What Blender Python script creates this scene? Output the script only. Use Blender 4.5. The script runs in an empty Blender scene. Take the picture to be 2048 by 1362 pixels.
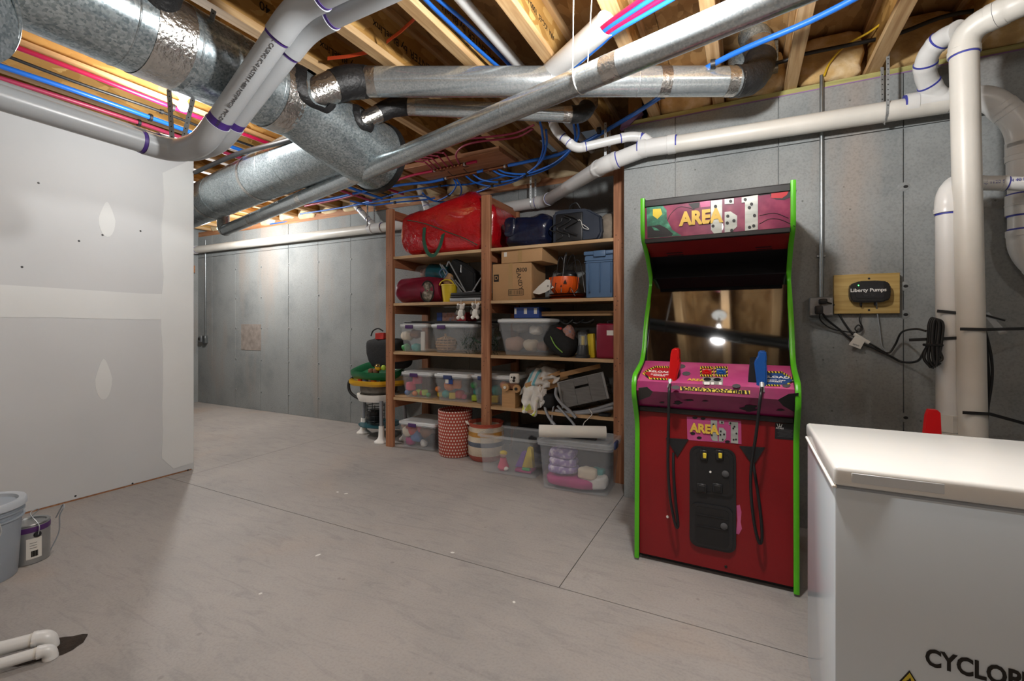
import bpy, bmesh, math, random
from mathutils import Vector as V, Matrix, noise
random.seed(7)
SC = bpy.context.scene
COL = SC.collection
RAD = math.radians
# ---------------------------------------------------------------- camera
CAM_H, FOC, CX, HORIZON, YAW = 1.25, 910.0, 1024.0, 647.0, RAD(27.0)
cd = bpy.data.cameras.new('camera'); cam = bpy.data.objects.new('camera', cd); COL.objects.link(cam)
cam.location = (0, 0, CAM_H); cam.rotation_euler = (RAD(90), 0, YAW)
cd.sensor_width = 36; cd.lens = 36 * FOC / 2048; cd.shift_y = (HORIZON - 681.0) / 2048; cd.clip_start = .02
SC.camera = cam
# ---------------------------------------------------------------- world, exposure
w = bpy.data.worlds.new('world'); SC.world = w; w.use_nodes = True
w.node_tree.nodes['Background'].inputs[0].default_value = (.75, .85, 1, 1)
w.node_tree.nodes['Background'].inputs[1].default_value = .02
SC.view_settings.view_transform = 'Standard'; SC.view_settings.look = 'None'
SC.view_settings.exposure = 1.45; SC.view_settings.gamma = 1; SC.view_settings.use_curve_mapping = False
# bulbs: (x, y, z, watts): over the floor in front of the cabinet, over the partition, far corner, behind the camera, then two unseen bulbs added as fill light
BULBS = [(-.20, 1.55, 2.50, 44), (-3.12, 1.60, 2.62, 15), (-5.77, 3.22, 2.515, 44),
         (-.3, -1.3, 2.60, 9), (-3.3, -1.6, 2.60, 6), (1.7, .9, 2.60, 4)]
FWD = V((-math.sin(YAW), math.cos(YAW), 0)); RGT = V((math.cos(YAW), math.sin(YAW), 0))
def at(px, py, d=None, X=None, Y=None, Z=None):
    """the point of the place seen at a pixel: at depth d, or on the plane X=, Y= or Z= (absolute)"""
    r = FWD + RGT * ((px - CX) / FOC) + V((0, 0, (HORIZON - py) / FOC))
    t = d if d is not None else X / r.x if X is not None else Y / r.y if Y is not None else (Z - CAM_H) / r.z
    return V((r.x * t, r.y * t, CAM_H + r.z * t))
# ---------------------------------------------------------------- materials
MATS = {}
def nt(name):
    m = bpy.data.materials.new(name); m.use_nodes = True; MATS[name] = m
    t = m.node_tree; return m, t, t.nodes['Principled BSDF'], t.nodes['Material Output']
def N(t, kind, **kw):
    n = t.nodes.new(kind)
    for k, v in kw.items():
        if k in n.inputs: n.inputs[k].default_value = v
        else: setattr(n, k, v)
    return n
def ramp(t, fac, stops):
    r = t.nodes.new('ShaderNodeValToRGB'); e = r.color_ramp.elements
    while len(e) < len(stops): e.new(.5)
    for q, (p, c) in zip(e, stops): q.position = p; q.color = (*c[:3], 1)
    t.links.new(fac, r.inputs[0]); return r
def mapping(t, scale=(1, 1, 1), coord='Object', rot=(0, 0, 0)):
    c = t.nodes.new('ShaderNodeTexCoord'); m = t.nodes.new('ShaderNodeMapping')
    m.inputs['Scale'].default_value = scale; m.inputs['Rotation'].default_value = rot
    t.links.new(c.outputs[coord], m.inputs[0]); return m.outputs[0]
def bump(t, b, h, strength=.2, dist=.01):
    n = N(t, 'ShaderNodeBump'); n.inputs['Strength'].default_value = strength; n.inputs['Distance'].default_value = dist
    t.links.new(h, n.inputs['Height']); t.links.new(n.outputs[0], b.inputs['Normal'])
def sc(c, k): return tuple(min(1, x * k) for x in c)
def hx(s):
    s = s.lstrip('#'); f = lambda v: v / 12.92 if v <= .04045 else ((v + .055) / 1.055) ** 2.4
    return tuple(f(int(s[i:i + 2], 16) / 255) for i in (0, 2, 4))
def mat(name, col, rough=.5, metal=0, var=.12, scale=6, bmp=0, bscale=60, stretch=(1, 1, 1), coat=0, col2=None, detail=5, alpha=None, emit=0, spec=.5):
    m, t, b, o = nt(name)
    if isinstance(col, str): col = hx(col)
    if isinstance(col2, str): col2 = hx(col2)
    v = mapping(t, stretch)
    n = N(t, 'ShaderNodeTexNoise', Scale=scale, Detail=detail); t.links.new(v, n.inputs['Vector'])
    r = ramp(t, n.outputs[0], [(.28, sc(col, 1 - var)), (.5, col), (.72, col2 or sc(col, 1 + var))])
    t.links.new(r.outputs[0], b.inputs['Base Color'])
    b.inputs['Roughness'].default_value = rough; b.inputs['Metallic'].default_value = metal
    b.inputs['Coat Weight'].default_value = coat; b.inputs['Specular IOR Level'].default_value = spec
    if bmp:
        k = N(t, 'ShaderNodeTexNoise', Scale=bscale, Detail=4); t.links.new(v, k.inputs['Vector']); bump(t, b, k.outputs[0], bmp)
    if emit:
        b.inputs['Emission Color'].default_value = (*col, 1); b.inputs['Emission Strength'].default_value = emit
    if alpha is not None:
        tr = N(t, 'ShaderNodeBsdfTransparent'); mx = N(t, 'ShaderNodeMixShader'); mx.inputs[0].default_value = alpha
        t.links.new(tr.outputs[0], mx.inputs[1]); t.links.new(b.outputs[0], mx.inputs[2]); t.links.new(mx.outputs[0], o.inputs[0])
    return m
def concrete(name, base, warm, dark, sc1, floor=False):
    m, t, b, o = nt(name); v = mapping(t)
    L = t.links.new
    n1 = N(t, 'ShaderNodeTexNoise', Scale=sc1, Detail=8, Roughness=.62); L(v, n1.inputs['Vector'])
    st = mapping(t, (1, 1, 1) if floor else (3, 3, .5))
    n2 = N(t, 'ShaderNodeTexNoise', Scale=sc1 * .55, Detail=6, Distortion=1.2 if floor else .2); L(st, n2.inputs['Vector'])
    n3 = N(t, 'ShaderNodeTexNoise', Scale=90, Detail=3); L(v, n3.inputs['Vector'])
    r1 = ramp(t, n1.outputs[0], [(.3, dark), (.5, base), (.75, sc(base, 1.14))])
    r2 = ramp(t, n2.outputs[0], [(.55, (0, 0, 0)), (.72, (1, 1, 1))])
    mx = N(t, 'ShaderNodeMix', data_type='RGBA'); L(r2.outputs[0], mx.inputs[0]); L(r1.outputs[0], mx.inputs[6]); mx.inputs[7].default_value = (*warm, 1)
    r3 = ramp(t, n3.outputs[0], [(.32, (.72, .72, .72)), (.55, (1, 1, 1))])
    mu = N(t, 'ShaderNodeMix', data_type='RGBA', blend_type='MULTIPLY'); mu.inputs[0].default_value = .35 if floor else .6
    L(mx.outputs[2], mu.inputs[6]); L(r3.outputs[0], mu.inputs[7])
    last = mu.outputs[2]
    # air holes and specks
    vo = N(t, 'ShaderNodeTexVoronoi', Scale=9 if not floor else 5); L(v, vo.inputs['Vector'])
    rv = ramp(t, vo.outputs['Distance'], [(.035, (.35, .34, .33)), (.06, (1, 1, 1))])
    m2 = N(t, 'ShaderNodeMix', data_type='RGBA', blend_type='MULTIPLY'); m2.inputs[0].default_value = .8 if not floor else .35
    L(last, m2.inputs[6]); L(rv.outputs[0], m2.inputs[7]); last = m2.outputs[2]
    if floor:   # trowel sweeps
        dv = mapping(t, (1.2, 6, 1), rot=(0, 0, .5))
        n4 = N(t, 'ShaderNodeTexNoise', Scale=2.2, Detail=9, Roughness=.7, Distortion=1.6); L(dv, n4.inputs['Vector'])
        r4 = ramp(t, n4.outputs[0], [(.34, (.8, .8, .81)), (.5, (1, 1, 1)), (.68, (1.0, .98, .96))])
        m4 = N(t, 'ShaderNodeMix', data_type='RGBA', blend_type='MULTIPLY'); m4.inputs[0].default_value = .8
        L(last, m4.inputs[6]); L(r4.outputs[0], m4.inputs[7]); last = m4.outputs[2]
        wv = N(t, 'ShaderNodeTexNoise', Scale=26, Detail=6, Roughness=.75); L(mapping(t, (.5, 3, 1), rot=(0, 0, -.4)), wv.inputs['Vector'])
        r5 = ramp(t, wv.outputs[0], [(.62, (1, 1, 1)), (.75, (.72, .72, .73))])
        m5 = N(t, 'ShaderNodeMix', data_type='RGBA', blend_type='MULTIPLY'); m5.inputs[0].default_value = .55
        L(last, m5.inputs[6]); L(r5.outputs[0], m5.inputs[7]); last = m5.outputs[2]
    L(last, b.inputs['Base Color']); b.inputs['Roughness'].default_value = .62 if floor else .8
    bump(t, b, n3.outputs[0], .12, .004)
    return m
def osb(name, c1, c2, c3):
    m, t, b, o = nt(name); L = t.links.new
    v = mapping(t, (22, 9, 22)); vo = N(t, 'ShaderNodeTexVoronoi', Scale=1.6); vo.inputs['Randomness'].default_value = 1
    nz = N(t, 'ShaderNodeTexNoise', Scale=1.3, Detail=4); L(v, nz.inputs['Vector'])
    ad = N(t, 'ShaderNodeMix', data_type='RGBA'); ad.inputs[0].default_value = .35; L(v, ad.inputs[6]); L(nz.outputs['Color'], ad.inputs[7])
    L(ad.outputs[2], vo.inputs['Vector'])
    r = ramp(t, vo.outputs['Color'], [(.1, c1), (.5, c2), (.9, c3)])
    n2 = N(t, 'ShaderNodeTexNoise', Scale=3, Detail=5); L(mapping(t), n2.inputs['Vector'])
    r2 = ramp(t, n2.outputs[0], [(.3, (.7, .68, .66)), (.6, (1, 1, 1))])
    mu = N(t, 'ShaderNodeMix', data_type='RGBA', blend_type='MULTIPLY'); mu.inputs[0].default_value = .8
    L(r.outputs[0], mu.inputs[6]); L(r2.outputs[0], mu.inputs[7]); L(mu.outputs[2], b.inputs['Base Color'])
    b.inputs['Roughness'].default_value = .75; bump(t, b, vo.outputs['Distance'], .15, .004); return m
def wood(name, c1, c2, c3, axis=1, knots=True, rough=.65, coat=0):
    m, t, b, o = nt(name); L = t.links.new
    s = [26, 26, 26]; s[axis] = 1.4
    n = N(t, 'ShaderNodeTexNoise', Scale=1.5, Detail=6, Distortion=.8); L(mapping(t, s), n.inputs['Vector'])
    r = ramp(t, n.outputs[0], [(.3, c1), (.5, c2), (.7, c3)])
    last = r.outputs[0]
    n2 = N(t, 'ShaderNodeTexNoise', Scale=2.0, Detail=2); L(mapping(t), n2.inputs['Vector'])
    r2 = ramp(t, n2.outputs[0], [(.3, (.78, .76, .74)), (.65, (1, 1, 1))])
    mu = N(t, 'ShaderNodeMix', data_type='RGBA', blend_type='MULTIPLY'); mu.inputs[0].default_value = .8
    L(last, mu.inputs[6]); L(r2.outputs[0], mu.inputs[7]); last = mu.outputs[2]
    if knots:
        k = [5, 5, 5]; k[axis] = 2.2
        vo = N(t, 'ShaderNodeTexVoronoi', Scale=.8); L(mapping(t, k), vo.inputs['Vector'])
        rk = ramp(t, vo.outputs['Distance'], [(.05, (.32, .2, .12)), (.1, (1, 1, 1))])
        mk = N(t, 'ShaderNodeMix', data_type='RGBA', blend_type='MULTIPLY'); mk.inputs[0].default_value = .7
        L(last, mk.inputs[6]); L(rk.outputs[0], mk.inputs[7]); last = mk.outputs[2]
    L(last, b.inputs['Base Color']); b.inputs['Roughness'].default_value = rough; b.inputs['Coat Weight'].default_value = coat; return m
def galvanized(name, c1, c2, rough=.3, spangle=55):
    m, t, b, o = nt(name); L = t.links.new; v = mapping(t)
    vo = N(t, 'ShaderNodeTexVoronoi', Scale=spangle); L(v, vo.inputs['Vector'])
    n = N(t, 'ShaderNodeTexNoise', Scale=5, Detail=6); L(v, n.inputs['Vector'])
    r = ramp(t, vo.outputs['Color'], [(.15, c1), (.85, c2)])
    r2 = ramp(t, n.outputs[0], [(.3, (.75, .76, .78)), (.65, (1, 1, 1))])
    mu = N(t, 'ShaderNodeMix', data_type='RGBA', blend_type='MULTIPLY'); mu.inputs[0].default_value = .8
    L(r.outputs[0], mu.inputs[6]); L(r2.outputs[0], mu.inputs[7]); L(mu.outputs[2], b.inputs['Base Color'])
    b.inputs['Metallic'].default_value = .74
    rr = ramp(t, n.outputs[0], [(.3, (rough * .8,) * 3), (.7, (rough * 1.35,) * 3)]); L(rr.outputs[0], b.inputs['Roughness'])
    return m
def bands(name, stops, axis=2, lo=0, hi=1, rough=.8, coord='Object', bmp=0):
    """horizontal woven or printed bands along one axis of the thing"""
    m, t, b, o = nt(name); L = t.links.new
    c = N(t, 'ShaderNodeTexCoord'); s = N(t, 'ShaderNodeSeparateXYZ'); L(c.outputs[coord], s.inputs[0])
    mr = N(t, 'ShaderNodeMapRange'); mr.inputs[1].default_value = lo; mr.inputs[2].default_value = hi; L(s.outputs[axis], mr.inputs[0])
    r = ramp(t, mr.outputs[0], stops); r.color_ramp.interpolation = 'CONSTANT'
    L(r.outputs[0], b.inputs['Base Color']); b.inputs['Roughness'].default_value = rough
    if bmp:
        k = N(t, 'ShaderNodeTexNoise', Scale=90, Detail=3); L(c.outputs[coord], k.inputs['Vector']); bump(t, b, k.outputs[0], bmp)
    return m
concrete('concrete_wall', hx('8e9292'), hx('97918b'), hx('7a7f80'), 1.9)
concrete('concrete_floor', hx('9d9894'), hx('a6988c'), hx('8d8a88'), 1.0, True)
mat('drywall', 'c3c5c6', .85, var=.03, scale=2, bmp=.03, bscale=300)
mat('joint_compound', 'd3d5d4', .8, var=.03, scale=3)
osb('osb_web', hx('946c30'), hx('b88a46'), hx('d4ac68'))
osb('osb_subfloor', hx('8f6c42'), hx('ad8654'), hx('c29e6c'))
wood('joist_lumber', hx('b0895a'), hx('c9a373'), hx('d8b88a'), 1)
wood('sill_lumber', hx('9a9a5a'), hx('b0ab6c'), hx('c4be82'), 0, False)
wood('stud_lumber', hx('b0895a'), hx('c9a373'), hx('d8b88a'), 2)
wood('post_lumber', hx('8f5d40'), hx('a6704e'), hx('bb8663'), 2)
wood('rail_lumber', hx('824f33'), hx('9a6142'), hx('ab7250'), 1)
wood('shelf_plywood', hx('b08c62'), hx('c3a27a'), hx('cfb18b'), 0, False)
wood('board_lumber', hx('8f5e3c'), hx('a87550'), hx('b98862'), 0)
wood('treated_board', hx('a88a48'), hx('c2a462'), hx('d2b878'), 0)
galvanized('galvanized', hx('8d9ba0'), hx('c9d3d6'), .28, 130)
galvanized('galvanized_bright', hx('b4bec1'), hx('d6dcde'), .22, 160)
mat('foil_tape', 'd0cfcb', .22, .95, .15, 30, .5, 60)
mat('black_mastic', '1d1d1e', .5, var=.3, scale=30, bmp=.5, bscale=50)
mat('pvc_white', 'd6d6d4', .32, var=.04, scale=4)
mat('pvc_old', 'cfccc4', .4, var=.06, scale=6)
mat('pvc_grey', 'b9bdc0', .3, var=.04, scale=4)
mat('primer_blue', '3a3f9c', .5, var=.2, scale=20)
mat('primer_purple', '4c2f86', .5, var=.25, scale=20)
mat('pex_blue', '1f63bd', .35, var=.08)
mat('pex_red', 'a3123f', .35, var=.08)
mat('pex_red_thin', '9a2f4c', .4, var=.08)
mat('copper', '8b5a3c', .4, .8, .2, 20)
mat('black_rubber', '1a1a1b', .5, var=.1)
mat('cable_yellow', 'c9a11c', .5, var=.08)
mat('strap_steel', 'b4b8b9', .4, .45, .2, 40)
mat('conduit_steel', '9aa0a2', .35, .9, .12, 20)
mat('insulation', 'c4a26c', .95, var=.3, scale=8, bmp=.9, bscale=25, col2='e4d0ac')
mat('insulation_paper', 'cdb892', .9, var=.2, scale=7, bmp=.5, bscale=22, col2='dccaa8')
mat('ink_black', '1c1712', .7, var=.05)
mat('ink_grey', '4a4a4c', .7, var=.05)
mat('ink_white', 'e8e8e6', .6, var=.03)
mat('string_white', 'e0ddd6', .8, var=.04)
mat('gasket_purple', '8f6f98', .7, var=.15)
mat('flag_orange', 'c9481f', .6, var=.1)
# ---------------------------------------------------------------- mesh helpers
def B(): return bmesh.new()
def box(bm, x0, x1, y0, y1, z0, z1, bev=0, seg=1):
    vs = [bm.verts.new((x, y, z)) for x in (x0, x1) for y in (y0, y1) for z in (z0, z1)]
    fs = [bm.faces.new([vs[i] for i in q]) for q in ((0, 1, 3, 2), (4, 6, 7, 5), (0, 4, 5, 1), (2, 3, 7, 6), (0, 2, 6, 4), (1, 5, 7, 3))]
    if bev:
        es = list({e for f in fs for e in f.edges})
        bmesh.ops.bevel(bm, geom=es, offset=bev, segments=seg, affect='EDGES', profile=.5)
    return bm
def cbox(cx, cy, cz, sx, sy, sz, bev=0, seg=1, bm=None):
    return box(bm or B(), cx - sx / 2, cx + sx / 2, cy - sy / 2, cy + sy / 2, cz - sz / 2, cz + sz / 2, bev, seg)
def frames(pts):
    n = len(pts); T = []
    for i in range(n):
        a = pts[max(0, i - 1)]; b = pts[min(n - 1, i + 1)]; T.append((b - a).normalized())
    up = V((0, 0, 1)) if abs(T[0].z) < .9 else V((1, 0, 0))
    nrm = T[0].cross(up).normalized(); out = []
    for t in T:
        nrm = (nrm - t * nrm.dot(t)).normalized(); out.append((nrm, t.cross(nrm).normalized()))
    return out
def tube(bm, pts, r, n=12, cap=True, flat=1.0):
    """sweep a circle (radius r, or one radius per point) along pts"""
    pts = [V(p) for p in pts]; fr = frames(pts); rings = []
    for i, p in enumerate(pts):
        rr = r[i] if isinstance(r, (list, tuple)) else r
        a, b = fr[i]
        rings.append([bm.verts.new(p + a * (math.cos(2 * math.pi * k / n) * rr) + b * (math.sin(2 * math.pi * k / n) * rr * flat)) for k in range(n)])
    for i in range(len(rings) - 1):
        for k in range(n):
            bm.faces.new((rings[i][k], rings[i][(k + 1) % n], rings[i + 1][(k + 1) % n], rings[i + 1][k]))
    if cap:
        bm.faces.new(rings[0][::-1]); bm.faces.new(rings[-1])
    return bm
def ringtube(bm, pts, r0, r1, n=24):
    """a hollow pipe: outer radius r0, inner r1, open ends"""
    pts = [V(p) for p in pts]; fr = frames(pts); O = []; I = []
    for p, (a, b) in zip(pts, fr):
        c = [a * math.cos(2 * math.pi * k / n) + b * math.sin(2 * math.pi * k / n) for k in range(n)]
        O.append([bm.verts.new(p + q * r0) for q in c]); I.append([bm.verts.new(p + q * r1) for q in c])
    for i in range(len(pts) - 1):
        for k in range(n):
            l = (k + 1) % n
            bm.faces.new((O[i][k], O[i][l], O[i + 1][l], O[i + 1][k])); bm.faces.new((I[i][l], I[i][k], I[i + 1][k], I[i + 1][l]))
    for e, s in ((0, 1), (-1, -1)):
        for k in range(n):
            l = (k + 1) % n; f = (O[e][l], O[e][k], I[e][k], I[e][l]); bm.faces.new(f if s > 0 else f[::-1])
    return bm
def lathe(bm, prof, n=24, c=(0, 0, 0), sx=1, sy=1):
    """revolve (radius, z) pairs round the vertical through c"""
    c = V(c); rings = []
    for r, z in prof:
        if r < 1e-5: rings.append([bm.verts.new(c + V((0, 0, z)))])
        else: rings.append([bm.verts.new(c + V((math.cos(2 * math.pi * k / n) * r * sx, math.sin(2 * math.pi * k / n) * r * sy, z))) for k in range(n)])
    for a, b in zip(rings, rings[1:]):
        for k in range(n):
            l = (k + 1) % n
            if len(a) == 1 and len(b) == 1: continue
            if len(a) == 1: bm.faces.new((a[0], b[l], b[k]))
            elif len(b) == 1: bm.faces.new((a[k], a[l], b[0]))
            else: bm.faces.new((a[k], a[l], b[l], b[k]))
    if len(rings[0]) > 1: bm.faces.new(rings[0][::-1])
    if len(rings[-1]) > 1: bm.faces.new(rings[-1])
    return bm
def prism(bm, poly, o, u, v, w):
    """a flat polygon [(a, b)] placed at o + a*u + b*v, given thickness along w"""
    o, u, v, w = V(o), V(u), V(v), V(w)
    p = [bm.verts.new(o + u * a + v * b) for a, b in poly]; q = [bm.verts.new(o + u * a + v * b + w) for a, b in poly]
    n = len(poly)
    bm.faces.new(p[::-1]); bm.faces.new(q)
    for i in range(n): bm.faces.new((p[i], p[(i + 1) % n], q[(i + 1) % n], q[i]))
    bmesh.ops.recalc_face_normals(bm, faces=bm.faces[:]); return bm
def blob(bm, c, s, e=.55, nz=.0, fr=6, seed=0, nu=28, nv=18, flatz=None, rot=0, ez=None):
    """a soft full shape: superellipsoid half-sizes s, squareness e, lumps nz of frequency fr; flat below flatz (part of the half height)"""
    c, s = V(c), V(s); off = V((seed * 3.7, seed * 1.9, seed * 5.1)); ez = ez or e
    pw = lambda a, k: math.copysign(abs(a) ** k, a)
    cr, sr = math.cos(rot), math.sin(rot); rings = []
    for j in range(nv + 1):
        ph = -math.pi / 2 + math.pi * j / nv; row = []
        for i in range(nu if 0 < j < nv else 1):
            th = 2 * math.pi * i / nu
            p = V((s.x * pw(math.cos(ph), ez) * pw(math.cos(th), e), s.y * pw(math.cos(ph), ez) * pw(math.sin(th), e), s.z * pw(math.sin(ph), ez)))
            if nz:
                d = noise.noise(p * fr + off) + .5 * noise.noise(p * fr * 2.3 + off); p += p.normalized() * d * nz
            if flatz is not None and p.z < -s.z * flatz: p.z = -s.z * flatz
            row.append(bm.verts.new(c + V((p.x * cr - p.y * sr, p.x * sr + p.y * cr, p.z))))
        rings.append(row)
    for a, b in zip(rings, rings[1:]):
        for k in range(nu):
            l = (k + 1) % nu
            if len(a) == 1: bm.faces.new((a[0], b[l], b[k]))
            elif len(b) == 1: bm.faces.new((a[k], a[l], b[0]))
            else: bm.faces.new((a[k], a[l], b[l], b[k]))
    return bm
def crom(pts, k=8):
    """a smooth curve through pts"""
    P = [V(p) for p in pts]; P = [P[0] * 2 - P[1]] + P + [P[-1] * 2 - P[-2]]; out = []
    for i in range(1, len(P) - 2):
        a, b, c, d = P[i - 1:i + 3]
        for j in range(k):
            t = j / k
            out.append(.5 * ((2 * b) + (c - a) * t + (2 * a - 5 * b + 4 * c - d) * t * t + (3 * b - a - 3 * c + d) * t ** 3))
    return out + [P[-2]]
def xform(bm, m):
    bmesh.ops.transform(bm, matrix=m, verts=bm.verts[:]); return bm
def place(loc=(0, 0, 0), rz=0, rx=0, ry=0):
    return Matrix.Translation(V(loc)) @ Matrix.Rotation(rz, 4, 'Z') @ Matrix.Rotation(ry, 4, 'Y') @ Matrix.Rotation(rx, 4, 'X')
def meshof(name, bm, m, angle=38, smooth=True):
    me = bpy.data.meshes.new(name); bm.normal_update(); bm.to_mesh(me); bm.free()
    for x in (m if isinstance(m, (list, tuple)) else [m]): me.materials.append(MATS[x])
    if smooth:
        me.polygons.foreach_set('use_smooth', [True] * len(me.polygons)); me.set_sharp_from_angle(angle=RAD(angle))
    return me
def wloc(p): return V(p['wl']) if p is not None and 'wl' in p else V((0, 0, 0))
ORIG = {}
def obj(name, bm, m, parent=None, local=False, angle=38, smooth=True):
    """link one mesh. Coordinates are those of the place unless local; a child is set back by its parent's origin"""
    if not local:
        base = ORIG.get(parent.name, V((0, 0, 0))) if parent is not None else None
        if base is None:
            xs = [v.co for v in bm.verts]
            base = V(((min(p.x for p in xs) + max(p.x for p in xs)) / 2, (min(p.y for p in xs) + max(p.y for p in xs)) / 2, min(p.z for p in xs)))
            bmesh.ops.translate(bm, vec=-base, verts=bm.verts[:]); loc = base
        else:
            bmesh.ops.translate(bm, vec=-base, verts=bm.verts[:]); loc = V((0, 0, 0)); 
    else: base = V((0, 0, 0)); loc = V((0, 0, 0))
    o = bpy.data.objects.new(name, meshof(name, bm, m, angle, smooth)); COL.objects.link(o)
    o.location = loc; o.parent = parent
    ORIG[o.name] = base
    return o
def tag(o, label, cat, group=None, kind=None):
    if label: o['label'] = label
    if cat: o['category'] = cat
    if group: o['group'] = group
    if kind: o['kind'] = kind
    return o
def thing(name, label, cat, loc=(0, 0, 0), rz=0, group=None, kind=None):
    o = bpy.data.objects.new(name, None); COL.objects.link(o); o.location = loc; o.rotation_euler = (0, 0, rz)
    o.empty_display_size = .05; ORIG[o.name] = V(loc)
    return tag(o, label, cat, group, kind)
def struct(name, bm=None, m=None, parent=None, label=None):
    if bm is None:
        o = bpy.data.objects.new(name, None); COL.objects.link(o); ORIG[o.name] = V((0, 0, 0)); o.empty_display_size = .05
    else: o = obj(name, bm, m, parent)
    o['kind'] = 'structure'
    if label: o['label'] = label
    return o
def share(name, me, parent, loc, rot=(0, 0, 0), scale=None):
    """one more piece that shares its mesh; loc in the coordinates of the place"""
    o = bpy.data.objects.new(name, me); COL.objects.link(o); o.parent = parent
    o.location = V(loc) - (ORIG.get(parent.name, V((0, 0, 0))) if parent is not None else V((0, 0, 0))); o.rotation_euler = rot
    if scale: o.scale = scale
    ORIG[o.name] = V(loc); return o
def copy_tree(o, parent=None):
    c = o.copy(); COL.objects.link(c); c.parent = parent
    for ch in o.children: copy_tree(ch, c)
    return c
def lettering(body, o, right, up, size, m, parent, name='lettering', bold=0, align='CENTER', sx=1.0, space=1.0, local=False):
    """flat print: text lying on the plane of right and up, standing at o"""
    cu = bpy.data.curves.new(name, 'FONT'); cu.body = body; cu.size = size; cu.align_x = align; cu.align_y = 'CENTER'
    cu.extrude = .0004; cu.offset = bold * size; cu.space_character = space; cu.resolution_u = 3
    cu.materials.append(MATS[m])
    tmp = bpy.data.objects.new('print', cu); me = bpy.data.meshes.new_from_object(tmp); bpy.data.objects.remove(tmp); bpy.data.curves.remove(cu)
    if not me.materials: me.materials.append(MATS[m])
    t = bpy.data.objects.new(name, me); COL.objects.link(t); t.parent = parent
    r = V(right).normalized(); u = (V(up) - r * V(up).dot(r)).normalized(); n = r.cross(u)
    p = V(o) - (ORIG.get(parent.name, V((0, 0, 0))) if parent is not None and not local else V((0, 0, 0)))
    t.matrix_local = Matrix.Translation(p) @ Matrix((r, u, n)).transposed().to_4x4() @ Matrix.Diagonal((sx, 1, 1, 1))
    return t
# ================================================================ the setting
YB, YR, XJ, XD, XL, XR, YF = 4.19, 3.287, -.769, -4.2, -7.75, 2.9, -3.4     # back wall, right wall, its corner, partition, far end, room ends
ZW, ZB, ZS = 2.665, 2.70, 3.002                                             # wall top, joist bottom, subfloor
floor = struct('floor', box(B(), XL - .1, XR + .1, YF - .1, YB + .3, -.2, -.012), 'concrete_floor', None, 'bare trowelled concrete slab floor')
g = .0022
HX0, HX1, HY0, HY1 = -1.9, -1.3, .26, .6
for x0, x1, y0, y1 in ((XL, -4.08, 2.02, YB), (-4.08, -.78, 2.02, YB), (-.78, XR, 2.02, YR + .2), (XL, XR, YF, 2.02)):
    obj('floor_slab', box(B(), x0 + g, x1 - g, y0 + g, y1 - g, -.012, 0), 'concrete_floor', floor)
mat('paint_fleck', 'd8d6d0', .6, var=.03)
mfl = meshof('paint_fleck', lathe(B(), [(0, 0), (.011, 0), (.008, .0012), (0, .0015)], 7), 'paint_fleck')
for px, py in ((675, 984), (692, 987), (636, 1110), (521, 1187), (905, 1105), (1028, 1204)):
    q = at(px, py, Z=0); share('paint_fleck', mfl, floor, q, (0, 0, px), (1 + .6 * math.sin(px), .8, 1))
def wall(name, x0, x1, y, ztop, seams, hseam, label, depth=.25):
    w_ = struct(name, box(B(), x0, x1, y + .012, y + depth, -.05, ztop), 'concrete_wall', None, label)
    xs = [x0] + seams + [x1]
    for i, (a, b) in enumerate(zip(xs, xs[1:])):
        dy = random.uniform(-.0018, .0018)
        for z0, z1 in ((0, hseam), (hseam, ztop)):
            obj('concrete_panel', box(B(), a + (.0022 if i else 0), b - .0022, y + dy, y + .013, z0 + (.002 if z0 else 0), z1 - .002, .0015), 'concrete_wall', w_)
    return w_
sb = [-3.83 - .59 * k for k in range(6, -1, -1)] + [-3.24, -2.65, -2.06, -1.47]
wall_back = wall('wall_back', XL, XJ + .01, YB, 2.625, sb, 2.29, 'poured concrete wall behind the wooden shelves')
wall_right = wall('wall_right', XJ, XR, YR, ZW, [-.418, .193, .802, 1.41, 2.02], 2.355, 'poured concrete wall behind the arcade cabinet', 1.15)
mt = meshof('tie_mark', lathe(B(), [(0, 0), (.022, 0), (.019, .003), (.009, .0045), (0, .0045)], 12), 'concrete_wall')
me2 = meshof('tie_hole', lathe(B(), [(0, 0), (.008, 0), (.007, .002), (0, .002)], 8), 'black_rubber')
for x in sb[1:8]:
    for z in (.26, .72, 1.18, 1.62, 2.06): 
        q = share('tie_mark', mt, wall_back, (x + .012, YB + .001, z), (RAD(90), 0, 0)); share('tie_hole', me2, q, (x + .012, YB - .003, z), (0, 0, 0)).location = (.004, 0, .0035)
for x in (-.418, .193, .802, 1.41):
    for z in (.72, 1.30, 1.46, 2.02):
        q = share('tie_mark', mt, wall_right, (x, YR + .001, z), (RAD(90), 0, 0), (1.5, 1.2, 1)); share('tie_hole', me2, q, (x, YR, z)).location = (.006, 0, .0035)
mat('concrete_rusty', '8c837c', .85, var=.25, scale=14, bmp=.2)
obj('concrete_patch', box(B(), -6.64, -6.18, YB - .0035, YB + .004, .86, 1.24, .001), 'concrete_rusty', wall_back)
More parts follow.
